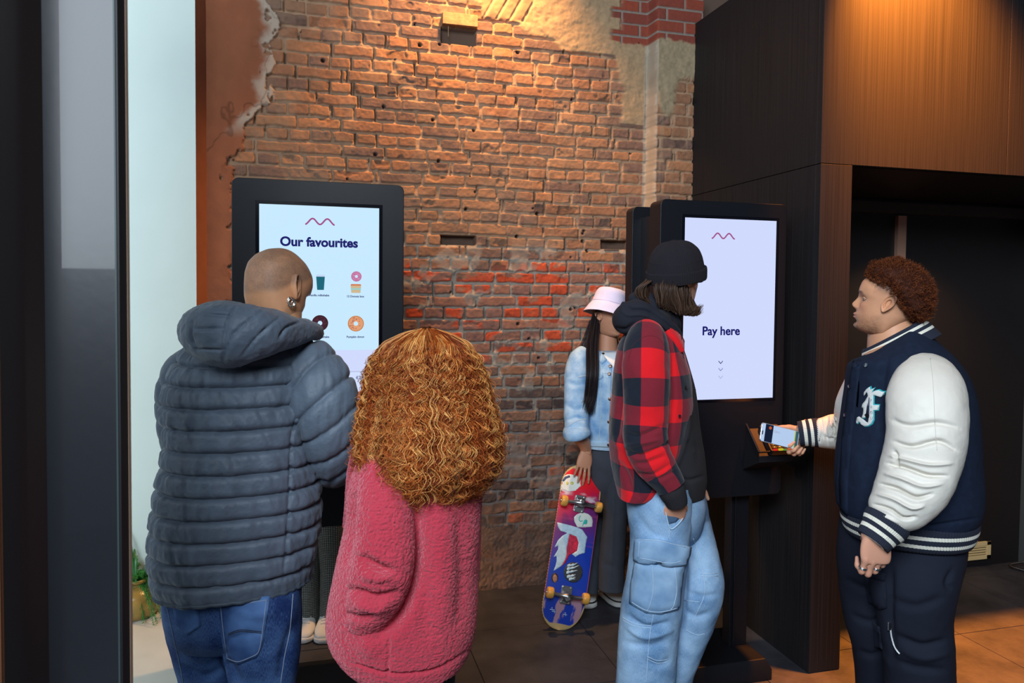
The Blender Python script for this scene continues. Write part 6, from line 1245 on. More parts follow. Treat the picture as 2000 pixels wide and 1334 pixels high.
gF.crease([([(1352, 1040), (1370, 1030), (1385, 1015)], 5, -.008), ([(1345, 1080), (1362, 1110), (1368, 1140)], 7, -.006), ([(1340, 1155), (1370, 1165), (1405, 1160)], 5, -.006), ([(1335, 1190), (1360, 1205), (1390, 1195)], 7, -.008), ([(1330, 1020), (1338, 1120), (1332, 1230)], 7, -.010)])
HP4 = G(torso_keys([(1062, 1262, 1350, .05, 2.77), (1035, 1244, 1366, .11, 2.77), (990, 1228, 1374, .155, 2.77), (955, 1226, 1370, .155, 2.77), (925, 1230, 1366, .15, 2.77)]), 60, 160, S4, 2.2, hor=True)
JN4 = gobj('jeans', [HP4, gN, gF], M_lj, P4); bvj = bvh([HP4, gN, gF]); bvN = bvh(gN)
M_ls = mat('pale_thread', (.42, .56, .70), .8)
# cargo pocket
V, Fc = decal(bvN, [(1242, 1094), (1336, 1098), (1330, 1140), (1326, 1180), (1322, 1190), (1290, 1198), (1262, 1196), (1231, 1178), (1234, 1140)], .001, .006, 4.5, (.012, 9)); cp = mk('cargo_pocket', V, Fc, M_lj, JN4); bvc = bvh_vf(V, Fc)
V, Fc = decal(bvc, [(1247, 1050), (1290, 1053), (1342, 1066), (1340, 1080), (1333, 1098), (1310, 1104), (1270, 1096), (1244, 1091)], .0, .001, 4.5, (.004, 6))
V, Fc = decal(bvN, [(1246, 1050), (1290, 1053), (1342, 1066), (1340, 1080), (1333, 1100), (1308, 1104), (1270, 1098), (1243, 1092)], .012, .006, 4.5, (.004, 6)); fo = mk('pocket_flap', V, Fc, M_lj, cp); bvf = bvh_vf(V, Fc)
stitches('stitching', bvc, [[(1274, 1104), (1276, 1150), (1268, 1186), (1262, 1192)], [(1318, 1106), (1322, 1150), (1316, 1182), (1310, 1190)], [(1234, 1176), (1262, 1192), (1292, 1195), (1322, 1188)]], M_ls, cp, .0013)
stitches('stitching', bvf, [[(1250, 1054), (1290, 1057), (1338, 1069)], [(1250, 1090), (1272, 1094), (1308, 1100), (1330, 1096)], [(1249, 1053), (1246, 1090)]], M_ls, fo, .0010)
stitches('seam_stitching', bvN, [[(1308, 1030), (1306, 1055)], [(1276, 1200), (1268, 1250), (1262, 1334)], [(1216, 1206), (1240, 1218), (1272, 1222)], [(1216, 1211), (1240, 1223), (1271, 1227)], [(1264, 1282), (1284, 1290), (1302, 1288)], [(1264, 1287), (1284, 1295), (1302, 1293)]], M_ls, JN4, .0012)
stitches('seam_stitching', bvj, [[(1354, 1052), (1368, 1090), (1374, 1125), (1376, 1160), (1362, 1195), (1352, 1215)], [(1368, 1121), (1400, 1120)], [(1369, 1126), (1402, 1125)], [(1340, 1230), (1360, 1240), (1376, 1238)], [(1336, 1172), (1366, 1176)]], M_ls, JN4, .0012)
# slanted hand pocket: a dark opening with a bound edge
V, Fc = decal(bvj, [(1294, 962), (1300, 1000), (1306, 1024), (1320, 1020), (1334, 1004), (1338, 985), (1336, 960)], .0005, .0006, 4); mk('pocket_opening', V, Fc, mat('denim_inside', (.05, .10, .18), .9), JN4)
b = MB(); P = stitch(bvj, [(1336, 960), (1339, 985), (1333, 1010), (1320, 1027), (1308, 1031), (1300, 1000), (1294, 962)], off=.003); b.tube(P, .0022, 6); b.obj('pocket_edge', M_ls, JN4, smooth=True)
# head
fd4 = FW*.72+RT*.70; fd4[2] = 0; HF4 = rot_frame(frame(fd4), -.05, .0); hc4 = D(1322, 546, 2.80)
hv4, hf4, ne4 = head_mesh(110, 150, jaw=.95); c4 = head_colors(hv4, ne4, skin4, scalp=1, scalpc=(.04, .025, .018)); hV4 = place(hv4, HF4, hc4, .98)
nv4, nf4, _ = join([neckloft(D(1280, 640, 2.79), .052, D(1306, 578, 2.80), .050)])
hf_ = h4
legs4 = [G(JK(shrink(r, .66)), 40, 24, S4) for r in (lN, lF)]
bl = [G(torso_keys([(r[0], r[1]+(r[2]-r[1])*.12, r[2]-(r[2]-r[1])*.12, r[3]*.8, r[4]) for r in th4]), 30, 30, S4, hor=True)]+[G(JK(shrink(r, .6)), 30, 18, S4) for r in (as4, as4b)]+legs4
h4b = hand_mesh(D(1340, 936, 2.86), -UP*.8+RT*.2, FW, [(.3, .3, .2)]*4, [(.8, .6, .2), (.3, 1, .3), (.1, 1, .3)], .85, right=False, voxel=.004)
body_obj(P4, bl, [(hV4, hf4, c4), (nv4, nf4, skin4), (h4[0], h4[1], (.62, .30, .19)), (h4b[0], h4b[1], skin4)], M_skinT('skin_light'), skin4)
for r, dx in ((lN, 0), (lF, 0)):
    q = D(*r[-1][:3]); f_ = fd4/np.linalg.norm(fd4); shoe(P4, 'shoe', tuple(np.array([q[0], q[1], 0])+f_*.17), tuple(np.array([q[0], q[1], 0])-f_*.10), .1, [M_w, M_sole, M_w])
# beanie
bm = rot_frame(HF4, .26, .06); bc = hc4+HF4[2]*.030+HF4[1]*-.008
def ribs(r, z, th, t): return r*(1+.012*np.abs(np.sin(th*38)))*(1+.015*np.sin(th*3+1)*(t < .6)), z+.004*fbm(np.cos(th)*3, np.sin(th)*3, t*3, 2, 104)
pr = [(.004, .113), (.030, .111), (.058, .100), (.080, .078), (.0925, .048), (.0985, .018), (.100, .002), (.0965, -.010)]
V1, F1 = revolve(pr, bc, bm, 480, .98, 1.12, ribs, 80)
M_be = mat('black_knit_beanie', (.006, .0045, .009), .95); cloth_bump(M_be, 700, .4, .0008)
be = mk('beanie', V1, F1, M_be, P4)
pr = [(.0985, .006), (.1045, .010), (.1075, .004), (.1070, -.018), (.1060, -.030), (.1030, -.034), (.0975, -.030), (.0965, .0)]
V1, F1 = revolve(pr, bc, bm, 480, .98, 1.12, ribs, 60); mk('turned_up_band', V1, F1, M_be, be)
# wavy bob showing beneath the beanie
rh = np.random.default_rng(41)
def bob(n, cols, rad):
    Ps, Cs, Rs = [], [], []; K = 46
    for _ in range(n):
        s_ = rh.uniform(0, .90)**.9; e = rh.normal(0, 1); out = rh.uniform(-.6, 1)     # s_ 0: nape (left) .. 1: by the cheek (right)
        x0 = 1264+98*s_; y0 = 538-4*s_; dd = 2.80-.075*math.sin(math.pi*min(1, s_*1.05))+.012*e
        if s_ < .17:
            P = [D(x0+3, y0-2, dd+.025), D(x0-6, 550, dd-.01), D(1250+s_*80+e*3, 562, dd-.015), D(1248+s_*95+e*4, 578+s_*8, dd-.01), D(1262+s_*120+e*4, 590+s_*30+rh.uniform(-6, 4), dd)]
        else:
            ly = np.interp(s_, [.17, .4, .6, .85, 1], [598, 606, 613, 615, 604]); le = rh.uniform(-14, 3)
            P = [D(x0+2, y0-2, dd+.025), D(x0-3, 556, dd-.012), D(x0-1+e, 576, dd-.018), D(x0+3+2*e, 592, dd-.014), D(x0+8+2*e, ly+le*.6, dd-.006), D(x0+14+3*e-6*out, ly+le-4+out*2, dd+.002)]
        P = cr(P, K); t = np.linspace(0, 1, K); wv = .0042*np.sin(t*9+s_*14+rh.normal(0, .35))*sst(t, .1, .4)
        P = P+RT*wv[:, None]+UP*(.0020*noise(t*4+_, 3, 0, 111))[:, None]; Ps.append(P); Rs.append(rad*(1-.55*t**3)*rh.uniform(.7, 1.3)); c_ = np.array(cols[rh.integers(len(cols))])*rh.uniform(.7, 1.3); Cs.append(np.tile(c_, (K, 1)))
    V, Fq = tubes_np(np.array(Ps), np.array(Rs)); return V, Fq, np.repeat(np.array(Cs).reshape(-1, 3), 3, axis=0)
v, f, c = bob(3000, [(.030, .015, .010), (.055, .030, .020), (.095, .055, .036), (.15, .09, .06)], .00085)
mk('hair', v, f, hair_mat('brown_hair', .36), P4, col=np.clip(c, 0, 1))

# ================================================================== PERSON: varsity jacket, phone
DS[0] = 1.0
d5 = 2.42; q5 = D(1775, 1200, d5); P5 = empty('person', (q5[0], q5[1], 0), 'person with curly hair, navy varsity jacket with cream sleeves, holding out a phone', 'person')
S5 = sidevec(1775); skin5 = (.60, .30, .17)
tr5 = [(1012, 1656, 1884, 0.17, 2.42), (1004, 1650, 1892, 0.19, 2.42), (990, 1644, 1898, 0.197, 2.42), (970, 1642, 1901, 0.2, 2.42), (940, 1640, 1901, 0.2, 2.42), (880, 1644, 1897, 0.198, 2.42), (820, 1652, 1894, 0.195, 2.42), (770, 1658, 1887, 0.19, 2.42), (730, 1662, 1874, 0.182, 2.42), (698, 1668, 1852, 0.168, 2.42), (680, 1692, 1836, 0.15, 2.43), (662, 1720, 1818, 0.125, 2.44), (646, 1750, 1800, 0.098, 2.45), (636, 1766, 1788, 0.07, 2.45)]
GT5 = G(torso_keys(tr5), 260, 260, S5, 2.2, hor=True); GT5.nz(.006, 5, 3, 121); _f = -RT*.88+FW*.46; GT5.V[..., 2] -= sst(GT5.t, .70, .95)*((GT5.V-GT5.C[:, None])@_f)*.34*(((GT5.V-GT5.C[:, None])@_f) > 0)
GT5.crease([([(1735, 690), (1724, 740), (1720, 800), (1726, 860)], 8, -.012), ([(1660, 870), (1680, 930), (1672, 1000)], 14, .006), ([(1880, 760), (1896, 860), (1890, 960)], 16, .006), ([(1668, 700), (1655, 780), (1640, 900), (1634, 1000)], 3, .004), ([(1690, 1025), (1780, 1032), (1912, 1012)], 3.5, -.006)])
M_nv = mat('navy_wool', (.010, .017, .037), .92, 0, .15, var=.15, vscale=50, bump=.4, bscale=800)
J5 = gobj('jacket', [GT5], M_nv, P5); bv5 = bvh(GT5)
M_cr = mat('cream_leather', (.70, .67, .60), .48, 0, .4, var=.05, vscale=9, bump=.15, bscale=130)
ar5 = [(1806, 728, 2.33, 34, 34), (1808, 738, 2.29, 54, 54), (1810, 762, 2.24, 68, 64), (1810, 800, 2.21, 72, 68), (1808, 850, 2.19, 71, 66), (1800, 900, 2.18, 70, 64), (1786, 940, 2.17, 66, 58), (1764, 978, 2.17, 58, 50), (1742, 1006, 2.17, 47, 41), (1732, 1020, 2.17, 34, 30), (1727, 1027, 2.17, 26, 24)]
GA5 = G(JK(ar5), 360, 260, S5, 2.15); GA5.nz(.010, 6, 3, 122); GA5.nz(.0018, 30, 3, 123)
cz5 = []
for (pl, w_, dpt) in (([(1742, 820), (1775, 832), (1830, 826), (1872, 835)], 7, -.008), ([(1745, 862), (1780, 872), (1835, 862), (1868, 880)], 6, -.010), ([(1738, 890), (1770, 898), (1815, 908), (1860, 905)], 5, .008), ([(1732, 905), (1765, 912), (1810, 928), (1850, 930)], 5, -.014), ([(1728, 925), (1762, 935), (1800, 950), (1840, 945)], 5, .008), ([(1718, 945), (1752, 955), (1790, 972), (1822, 965)], 5, -.013), ([(1712, 965), (1745, 975), (1780, 992), (1805, 988)], 5, .008), ([(1706, 985), (1738, 995), (1765, 1012), (1790, 1010)], 4.5, -.012), ([(1702, 1002), (1730, 1008), (1755, 1022)], 4, .006), ([(1746, 880), (1752, 897), (1744, 912)], 5, -.012)): cz5.append((pl, w_*.72, dpt*1.35))
GA5.crease(cz5)
SL5 = gobj('sleeve', [GA5], M_cr, J5)
stitches('sleeve_seam', bvh(GA5), [[(1817, 700), (1823, 760), (1826, 830), (1830, 880)]], mat('seam_shade', (.60, .57, .50), .6), SL5, .0007)
def stripes(name, ctr_fn=None, rows=None):
    m = mat(name, (.010, .014, .030), .9); N, L, b = nd(m); tc = N.new('ShaderNodeTexCoord'); sp = N.new('ShaderNodeSeparateXYZ'); L.new(tc.outputs['UV'], sp.inputs[0]); rp = N.new('ShaderNodeValToRGB'); rp.color_ramp.interpolation = 'CONSTANT'; e = rp.color_ramp.elements; e[0].position = 0; e[0].color = (.010, .014, .030, 1)
    e[1].position = rows[0][0]; e[1].color = (.72, .70, .60, 1)
    for (p, c) in [(rows[0][1], (.010, .014, .030, 1)), (rows[1][0], (.72, .70, .60, 1)), (rows[1][1], (.010, .014, .030, 1))]: q = e.new(p); q.color = c
    mu = N.new('ShaderNodeMath'); mu.operation = 'MULTIPLY'; mu.inputs[1].default_value = 1/rows[2]; L.new(sp.outputs[1], mu.inputs[0]); L.new(mu.outputs[0], rp.inputs[0]); L.new(rp.outputs[0], b.inputs['Base Color'])
    return m
def ribbed(g, n, a=.0012): g.disp(a*np.sin(g.u*2*np.pi*n)); return g
# near cuff
ck = JK([(1735, 1015, 2.172, 43, 39), (1728, 1026, 2.17, 43, 39), (1716, 1042, 2.168, 36, 33), (1704, 1058, 2.165, 32.5, 30)])
sd_ = RT*.93-UP*.38
GCu = G(ck, 60, 200, sd_, 2.0); ribbed(GCu, 60); gobj('cuff', [GCu], stripes('striped_rib', rows=((.30, .44), (.60, .75), GCu.L)), J5)
# hem rib
GHm = G(torso_keys([(1046, 1664, 1878, .176, 2.42), (1040, 1659, 1884, .186, 2.42), (1024, 1654, 1890, .194, 2.42), (1006, 1652, 1893, .196, 2.42), (998, 1654, 1891, .192, 2.42)]), 60, 420, S5, 2.2, hor=True); ribbed(GHm, 130); gobj('hem_rib', [GHm], stripes('striped_hem', rows=((.22, .36), (.56, .70), GHm.L)), J5)
# collar rib: a band standing round the neck, high at the nape and low at the throat
fdir5 = -RT*.88+FW*.46; fdir5[2] = 0; fdir5 /= np.linalg.norm(fdir5); s5 = np.cross(fdir5, (0, 0, 1))
cc5 = D(1750, 666, 2.45); Aax = fdir5*.098-np.array([0, 0, 1.])*.058; Bax = s5*.086; Nax = np.cross(Aax, Bax); Nax /= np.linalg.norm(Nax); Nax = Nax if Nax[2] > 0 else -Nax
th = np.linspace(math.radians(16), math.radians(344), 160); nr = 18; Vc = []
for k in range(nr):
    t = k/(nr-1.0)
    for a in th: Vc.append(cc5+(Aax*math.cos(a)*(1+.12*(1-t)*(math.cos(a) > 0))+Bax*math.sin(a))*(1.10-.16*t)+Nax*(t*.072-.044)*(.75+.25*(1-math.cos(a))/2))
Vc = np.array(Vc); n_ = len(th); Fc = [(i*n_+j, i*n_+j+1, (i+1)*n_+j+1, (i+1)*n_+j) for i in range(nr-1) for j in range(n_-1)]
mcol = stripes('striped_collar', rows=((.42, .55), (.70, .83), 1.0)); o = mk('collar_rib', Vc, Fc, mcol, J5, uv=np.stack([np.tile(th, nr), np.repeat(np.linspace(0, 1, nr), n_)], -1)); m_ = o.modifiers.new('s', 'SOLIDIFY'); m_.thickness = .006; m_.offset = 0
# front edge with snaps, chest letter, pocket welt
V, Fc = decal(bv5, [(1667, 706), (1682, 704), (1676, 760), (1664, 850), (1656, 940), (1656, 1020), (1644, 1020), (1640, 940), (1646, 850), (1657, 760)], .001, .003, 6); pk5 = mk('placket', V, Fc, M_nv, J5); bvp = bvh_vf(V, Fc)
V, Fc = decal(bv5, [(1652, 1030), (1690, 1034), (1690, 1072), (1646, 1062)], .004, .004, 6); tb = mk('hem_tab', V, Fc, M_nv, J5); bvt = bvh_vf(V, Fc)
M_sn = mat('snap_metal', (.45, .52, .58), .25, 1)
for (x, y, tr_) in ((1675, 697, bvp), (1661, 755, bvp), (1652, 811, bvp), (1672, 1028, bv5), (1669, 1052, bvt), (1693, 714, bv5)):
    h_ = hit(tr_, x, y, .004)
    if h_: b = MB(); b.lathe([(.0035, 0), (.0068, 0), (.0068, .002), (.0035, .0025), (.003, .001), (0, .001)], h_[0], h_[1], 18); b.obj('snap', M_sn if y < 900 else M_blackp, J5, auto=40)
def fpx(pts): return [(1660+x*.08993, 730+y*.08996) for x, y in pts]
Fo = [(315, 480), (325, 400), (370, 340), (440, 285), (455, 350), (540, 310), (500, 360), (480, 420), (540, 370), (620, 355), (700, 395), (768, 390), (720, 480), (650, 505), (580, 480), (515, 455), (510, 680), (630, 680), (605, 785), (512, 790), (512, 990), (470, 1080), (400, 1130), (330, 1140), (250, 1090), (205, 1020), (190, 1060), (160, 1085), (155, 1020), (175, 950), (210, 930), (245, 960), (290, 985), (350, 1040), (405, 1070), (420, 1000), (418, 900), (385, 900), (330, 950), (270, 960), (300, 880), (310, 800), (305, 730), (270, 740), (290, 660), (340, 600), (375, 540), (410, 480), (395, 420), (375, 390), (350, 410)]
Ff = fpx(Fo); ctrx = np.mean([p[0] for p in Ff]); ctry = np.mean([p[1] for p in Ff])
M_tl = mat('teal_chenille', (.02, .42, .48), .9, bump=.8, bscale=900); M_wc = mat('white_chenille', (.80, .82, .80), .95, bump=1, bscale=700)
V, Fc = decal(bv5, [(x+1.8+(.6 if x > ctrx else -1.2), y-.6+(2.2 if y > ctry else -1.4)) for x, y in Ff], .0012, .0010, 3); lt = mk('chest_letter_backing', V, Fc, M_tl, J5)
V, Fc = decal(bv5, Ff, .0028, .0018, 3); lt2 = mk('chest_letter', V, Fc, M_wc, lt); bvl = bvh_vf(V, Fc)
V, Fc = decal(bvl, fpx([(412, 510), (425, 520), (420, 930), (400, 1000), (300, 970), (385, 880), (395, 700)]), .0004, .0004, 3); mk('chest_letter_slot', V, Fc, mat('navy_felt', (.012, .02, .06), .9), lt2)
M_gt2 = mat('grey_thread', (.16, .19, .24), .8)
for k, (y, pl) in enumerate(((585, [(440, 560), (470, 556), (472, 575), (448, 580), (450, 615)]), (710, [(445, 690), (450, 745), (475, 745), (472, 690)]), (845, [(445, 815), (485, 815), (485, 870), (448, 870), (445, 815), (465, 842)]), (960, [(455, 935), (452, 985), (480, 995), (495, 960), (490, 930)]))):
    P = [hit(bvl, *q, .0006) for q in fpx(pl)]; P = [p[0] for p in P if p]; 
    if len(P) > 2: b = MB(); b.tube(P, .0006, 5); b.obj('embroidered_letter', M_gt2, lt2, smooth=True)
V, Fc = decal(bv5, [(1729, 893), (1742, 890), (1752, 912), (1742, 917)], .001, .002, 4); mk('pocket_welt', V, Fc, M_cr, J5)
# far sleeve reaching out
far = [(1700, 740, 2.66, 40, 44), (1682, 790, 2.70, 44, 46), (1668, 828, 2.74, 38, 40), (1648, 841, 2.77, 34, 34), (1628, 843, 2.79, 34, 33), (1610, 845, 2.80, 30, 29), (1596, 846, 2.81, 27, 25)]
GFa = G(JK(far), 220, 150, (0, 0, 1), 2.1); GFa.nz(.005, 10, 3, 124)
GFa.crease([([(1632, 808), (1628, 830), (1634, 870)], 3.5, -.010), ([(1617, 812), (1612, 835), (1618, 872)], 3.5, -.011), ([(1604, 816), (1606, 845), (1600, 866)], 3, -.008), ([(1640, 845), (1620, 858), (1606, 850)], 3, -.007), ([(1625, 814), (1622, 840)], 4, .008)])
gobj('sleeve', [GFa], M_cr, J5)
ck = JK([(1598, 845, 2.808, 27.5, 25), (1590, 845, 2.812, 27, 25), (1574, 846, 2.82, 25, 23), (1560, 847, 2.828, 23, 21)]); GCf = G(ck, 60, 140, UP*1-RT*.22, 2.0); ribbed(GCf, 44); gobj('cuff', [GCf], stripes('striped_rib_far', rows=((.28, .44), (.60, .76), GCf.L)), J5)
# t-shirt hem & trousers
GTs = G(torso_keys([(1024, 1656, 1760, .10, 2.46), (1018, 1650, 1765, .12, 2.46), (990, 1652, 1770, .12, 2.46), (940, 1656, 1780, .12, 2.46)]), 30, 90, S5, 2.1, hor=True); gobj('t_shirt', [GTs], mat('navy_jersey', (.010, .019, .042), .9), P5)
M_ct = mat('navy_black_twill', (.011, .014, .026), .85, 0, .2, bump=.3, bscale=800)
lN5 = [(1800, 1010, 2.41, 74, 74), (1796, 1070, 2.39, 80, 78), (1788, 1130, 2.34, 76, 76), (1786, 1200, 2.34, 68, 68), (1794, 1270, 2.35, 64, 64), (1796, 1340, 2.37, 62, 62), (1786, 1430, 2.38, 58, 58), (1775, 1520, 2.40, 54, 56), (1770, 1545, 2.40, 52, 54)]
lF5 = [(1712, 1020, 2.50, 66, 76), (1704, 1080, 2.50, 64, 72), (1700, 1140, 2.51, 58, 62), (1704, 1200, 2.52, 53, 56), (1716, 1260, 2.54, 48, 50), (1722, 1320, 2.58, 46, 48), (1722, 1400, 2.62, 44, 46), (1722, 1436, 2.62, 44, 46)]
gN5, gF5 = G(JK(lN5), 280, 180, S5, 2.2), G(JK(lF5), 200, 130, S5, 2.2); gN5.nz(.006, 7, 3, 131); gF5.nz(.006, 7, 3, 132); gN5.nz(.002, 25, 3, 133)
gN5.crease([([(1740, 1170), (1790, 1185), (1845, 1165)], 9, -.008), ([(1745, 1240), (1800, 1262), (1850, 1250)], 8, -.012), ([(1750, 1262), (1800, 1285), (1855, 1275)], 8, .008), ([(1745, 1290), (1790, 1305), (1850, 1310)], 8, -.009), ([(1862, 1110), (1850, 1140), (1862, 1150)], 6, -.010), ([(1740, 1100), (1738, 1200), (1745, 1300)], 8, -.014)])
gF5.crease([([(1650, 1130), (1690, 1150), (1730, 1140)], 7, -.008), ([(1660, 1200), (1700, 1215), (1730, 1200)], 7, -.008), ([(1675, 1270), (1700, 1280), (1735, 1270)], 7, -.008)])
TR5 = gobj('cargo_trousers', [gN5, gF5], M_ct, P5); bvT = bvh([gN5, gF5])
V, Fc = decal(bvT, [(1676, 1102), (1732, 1120), (1728, 1135), (1700, 1128), (1682, 1112)], .003, .004, 5, (.004, 6)); mk('pocket_flap', V, Fc, M_ct, TR5)
V, Fc = decal(bvT, [(1688, 1124), (1731, 1137), (1733, 1186), (1722, 1190), (1696, 1176)], .001, .005, 5, (.008, 8)); mk('cargo_pocket', V, Fc, M_ct, TR5)
V, Fc = decal(bvT, [(1704, 1208), (1718, 1224), (1724, 1268), (1708, 1262)], .001, .004, 5, (.004, 6)); mk('zip_pocket', V, Fc, M_ct, TR5)
b = MB(); P = stitch(bvT, [(1739, 1226), (1742, 1245), (1750, 1265), (1758, 1276)], off=.003); b.tube(P, .0026, 6)
zz_ = b.obj('zip', mat('white_zip', (.72, .76, .78), .4), TR5, smooth=True); h_ = hit(bvT, 1737, 1221, .004)
if h_: b = MB(); b.box(tuple(h_[0]-np.array([.006, .003, .014])), tuple(h_[0]+np.array([.006, .003, .012]))); b.obj('zip_pull', M_chrome, zz_, bevel=.002)
for r in (lN5, lF5):
    q = D(*r[-1][:3]); shoe(P5, 'shoe', tuple(np.array([q[0], q[1], 0])+fdir5*.19), tuple(np.array([q[0], q[1], 0])-fdir5*.10), .1, [M_blk, M_sole, M_blk])
# head in profile
HF5 = rot_frame(frame(-RT*.855+FW*.52), .20, -.02); hc5 = D(1727, 590, 2.44)
hv5, hf5, ne5 = head_mesh(200, 260, jaw=1.08, nose=.95, lips=.8)
def fade5(x, y, z):
    hl = np.interp(y, [-.09, -.06, -.03, .0, .03, .06, .09], [.062, .085, .115, .150, .160, .172, .188]); return .75*sst(z-hl, -.012, .012)*(.85+.3*fbm(x*260, y*260, z*260, 2, 4))+.35*sst(z-hl, -.035, .0)*(y < .045)*(.8+.4*fbm(x*260, y*260, z*260, 2, 4))
c5 = head_colors(hv5, ne5, skin5, lipc=(.50, .20, .17), beard=.75, scalpc=(.10, .042, .022), browc=(.07, .03, .015), fade=fade5)
SC5 = .99; hV5 = place(hv5, HF5, hc5, SC5, (0, .012, .115))
nv5, nf5, _ = join([G([(*(D(1748, 690, 2.45)), .088, .086), (*(D(1744, 660, 2.45)), .078, .078), (*(D(1742, 632, 2.45)), .066, .070), (*(D(1740, 600, 2.45)), .060, .066)], 30, 60, s5)])
# phone hand
ph_d = 2.83
ph_c = (D(1527, 852, 2.80)); e1 = D(1563, 860, 2.82)-D(1483, 840, 2.80); e1 /= np.linalg.norm(e1)       # long axis (towards the wrist)
pn = -FW*1.0+UP*.25; pn -= e1*(pn@e1); pn /= np.linalg.norm(pn); e2 = np.cross(pn, e1); e2 = e2 if e2@UP > 0 else -e2
PH = empty('phone', tuple(D(1522, 852, 2.81)), 'smartphone held sideways over the card terminal, pale blue screen showing', 'phone')
pc = np.array(PH['o0']); pf = (pc, [e1, e2, pn]); PL, PW = .079, .0365
b = MB(); b.prism(rrect(-PL, PL, -PW, PW, .010), -.004, .004, pf); b.obj('casing', mat('silver_case', (.70, .71, .72), .25, .8), PH, bevel=.002)
b = MB(); b.prism(rrect(-PL+.002, PL-.002, -PW+.002, PW-.002, .009), .004, .0044, pf, 0); b.prism([(-.062, -PW+.0025), (-.030, -PW+.0025), (-.030, PW-.0025), (-.062, PW-.0025)], .0044, .0047, pf, 1); b.prism([(.060, -PW+.0025), (.0635, -PW+.0025), (.0635, PW-.0025), (.060, PW-.0025)], .0044, .0047, pf, 2); b.prism([(.0635, -PW+.0025), (PL-.004, -PW+.0025), (PL-.004, PW-.0025), (.0635, PW-.0025)], .0044, .0047, pf, 3)
b.prism(rrect(-.0735, -.0695, -.010, .006, .0018), .0044, .0048, pf, 4); b.prism([(-.0425+.006*math.cos(t_), .022+.006*math.sin(t_)) for t_ in np.linspace(0, 6.28, 20)[:-1]], .0047, .0049, pf, 5)
so = b.obj('phone_screen', [em('phone_blue', (.50, .66, .93), .9), em('phone_navy', (.006, .012, .035), 1), em('phone_green', (.40, .50, .02), 1), em('phone_slate', (.04, .10, .13), 1), mat('pill', (.01, .01, .015), .3), em('phone_orange', (.5, .10, .03), 1)], PH)
text('OH I', .012, -.014, .012, (pc+pn*.0048, [e1, e2, pn]), em('phone_grey', (.30, .36, .55), 1), so, 'screen_text', 'CENTER')
# hand behind the phone: palm side towards the viewer, fingertips curl up round the lower edge
h5 = hand_mesh(D(1574, 838, 2.858), -RT*.62-UP*.78, FW, [(.95, 1.15, .8), (.95, 1.2, .85), (.95, 1.2, .85), (.95, 1.2, .85)], [(.95, .45, .1), (.80, .62, .12), (.78, .62, .10)], .96, .10, right=True, voxel=.0022)
h5b = hand_mesh(D(1713, 1032, 2.165), -UP*.99-RT*.04, -FW*.96+RT*.02-UP*.22, [(.42, 1.5, 1.0), (.45, 1.5, 1.0), (.5, 1.5, 1.0), (.58, 1.5, 1.0)], [(-.5, .7, 1.2), (-.8, .5, 1.0), (-.9, .4, .9)], 1.06, .01, right=False, voxel=.0024)
bl = [G(torso_keys([(r[0], r[1]+(r[2]-r[1])*.12, r[2]-(r[2]-r[1])*.12, r[3]*.8, r[4]) for r in tr5]), 30, 30, S5, hor=True), G(JK(shrink(ar5, .6)), 30, 18, S5), G(JK(shrink(far, .6)), 30, 18, (0, 0, 1)), G(JK(shrink(lN5, .7)), 40, 24, S5), G(JK(shrink(lF5, .7)), 40, 24, S5)]
body_obj(P5, bl, [(hV5, hf5, c5), (nv5, nf5, skin5), (h5[0], h5[1], (.66, .34, .21)), (h5b[0], h5b[1], (.66, .33, .22))], M_skinT('skin_warm'), skin5)
nV5 = h5b[4]
for k in (0, 2):
    a_, c_, dd = h5b[3][k][0]; cc = a_*.40+c_*.60; n_ = nV5[1]; x_ = np.cross(dd, n_); x_ /= np.linalg.norm(x_); y_ = np.cross(x_, dd); t_ = np.linspace(0, 6.2832, 28)
    b = MB()
    for o_ in (-.0022, .0, .0022): b.tube([cc+dd*o_+.0112*(x_*math.cos(q)+y_*math.sin(q)) for q in t_], .0015, 6, cap=False, m=1 if o_ == 0 else 0)
    b.obj('ring', [M_silver, mat('ring_blue', (.03, .12, .18), .3, .6)], P5, smooth=True)
# curly top
rh = np.random.default_rng(53)
x, y, z = hv5[:ne5, 0], hv5[:ne5, 1], hv5[:ne5, 2]; hl = np.interp(y, [-.09, -.06, -.03, .0, .03, .06, .09], [.060, .086, .122, .154, .167, .180, .192]); okm = (z > hl) & (np.arange(ne5) < 200*260)
Lp = hv5[:ne5][okm]; th_ = np.clip((Lp[:, 2]-hl[okm])/.03, 0, 1); ctrL = np.array([0, -.005, .125]); dirs = Lp-ctrL; dirs /= np.linalg.norm(dirs, axis=1)[:, None]
hgt = (.010+.026*th_)*(1+.25*np.clip(-Lp[:, 1]/.09, 0, 1)); hgt *= 1+.25*fbm(Lp[:, 0]*30, Lp[:, 1]*30, Lp[:, 2]*30, 2, 141)
bw = np.clip(rh.random(len(Lp)), 0, 1)
# undercoat mass
hm = hv5[:200*260].copy(); hlA = np.interp(hm[:, 1], [-.09, -.06, -.03, .0, .03, .06, .09], [.066, .092, .128, .160, .172, .184, .196]); tA = sst(hm[:, 2]-hlA, -.004, .03); dA = hm-ctrL; dA /= np.linalg.norm(dA, axis=1)[:, None]
up_ = (.002+.024*tA*(1+.25*np.clip(-hm[:, 1]/.09, 0, 1)))*(1+.35*fbm(hm[:, 0]*55, hm[:, 1]*55, hm[:, 2]*55, 3, 142)); hm2 = hm+dA*(up_*tA-.004*(1-tA))[:, None]
nth5 = 260; i = np.arange(199)[:, None]*nth5; j = np.arange(nth5)[None]; j2 = (j+1) % nth5; fA = np.stack([i+j, i+nth5+j, i+nth5+j2, i+j2], -1).reshape(-1, 4); keep = tA[fA].min(1) > .22; fA = fA[keep]
V0 = place(hm2, HF5, hc5, SC5, (0, .012, .115))
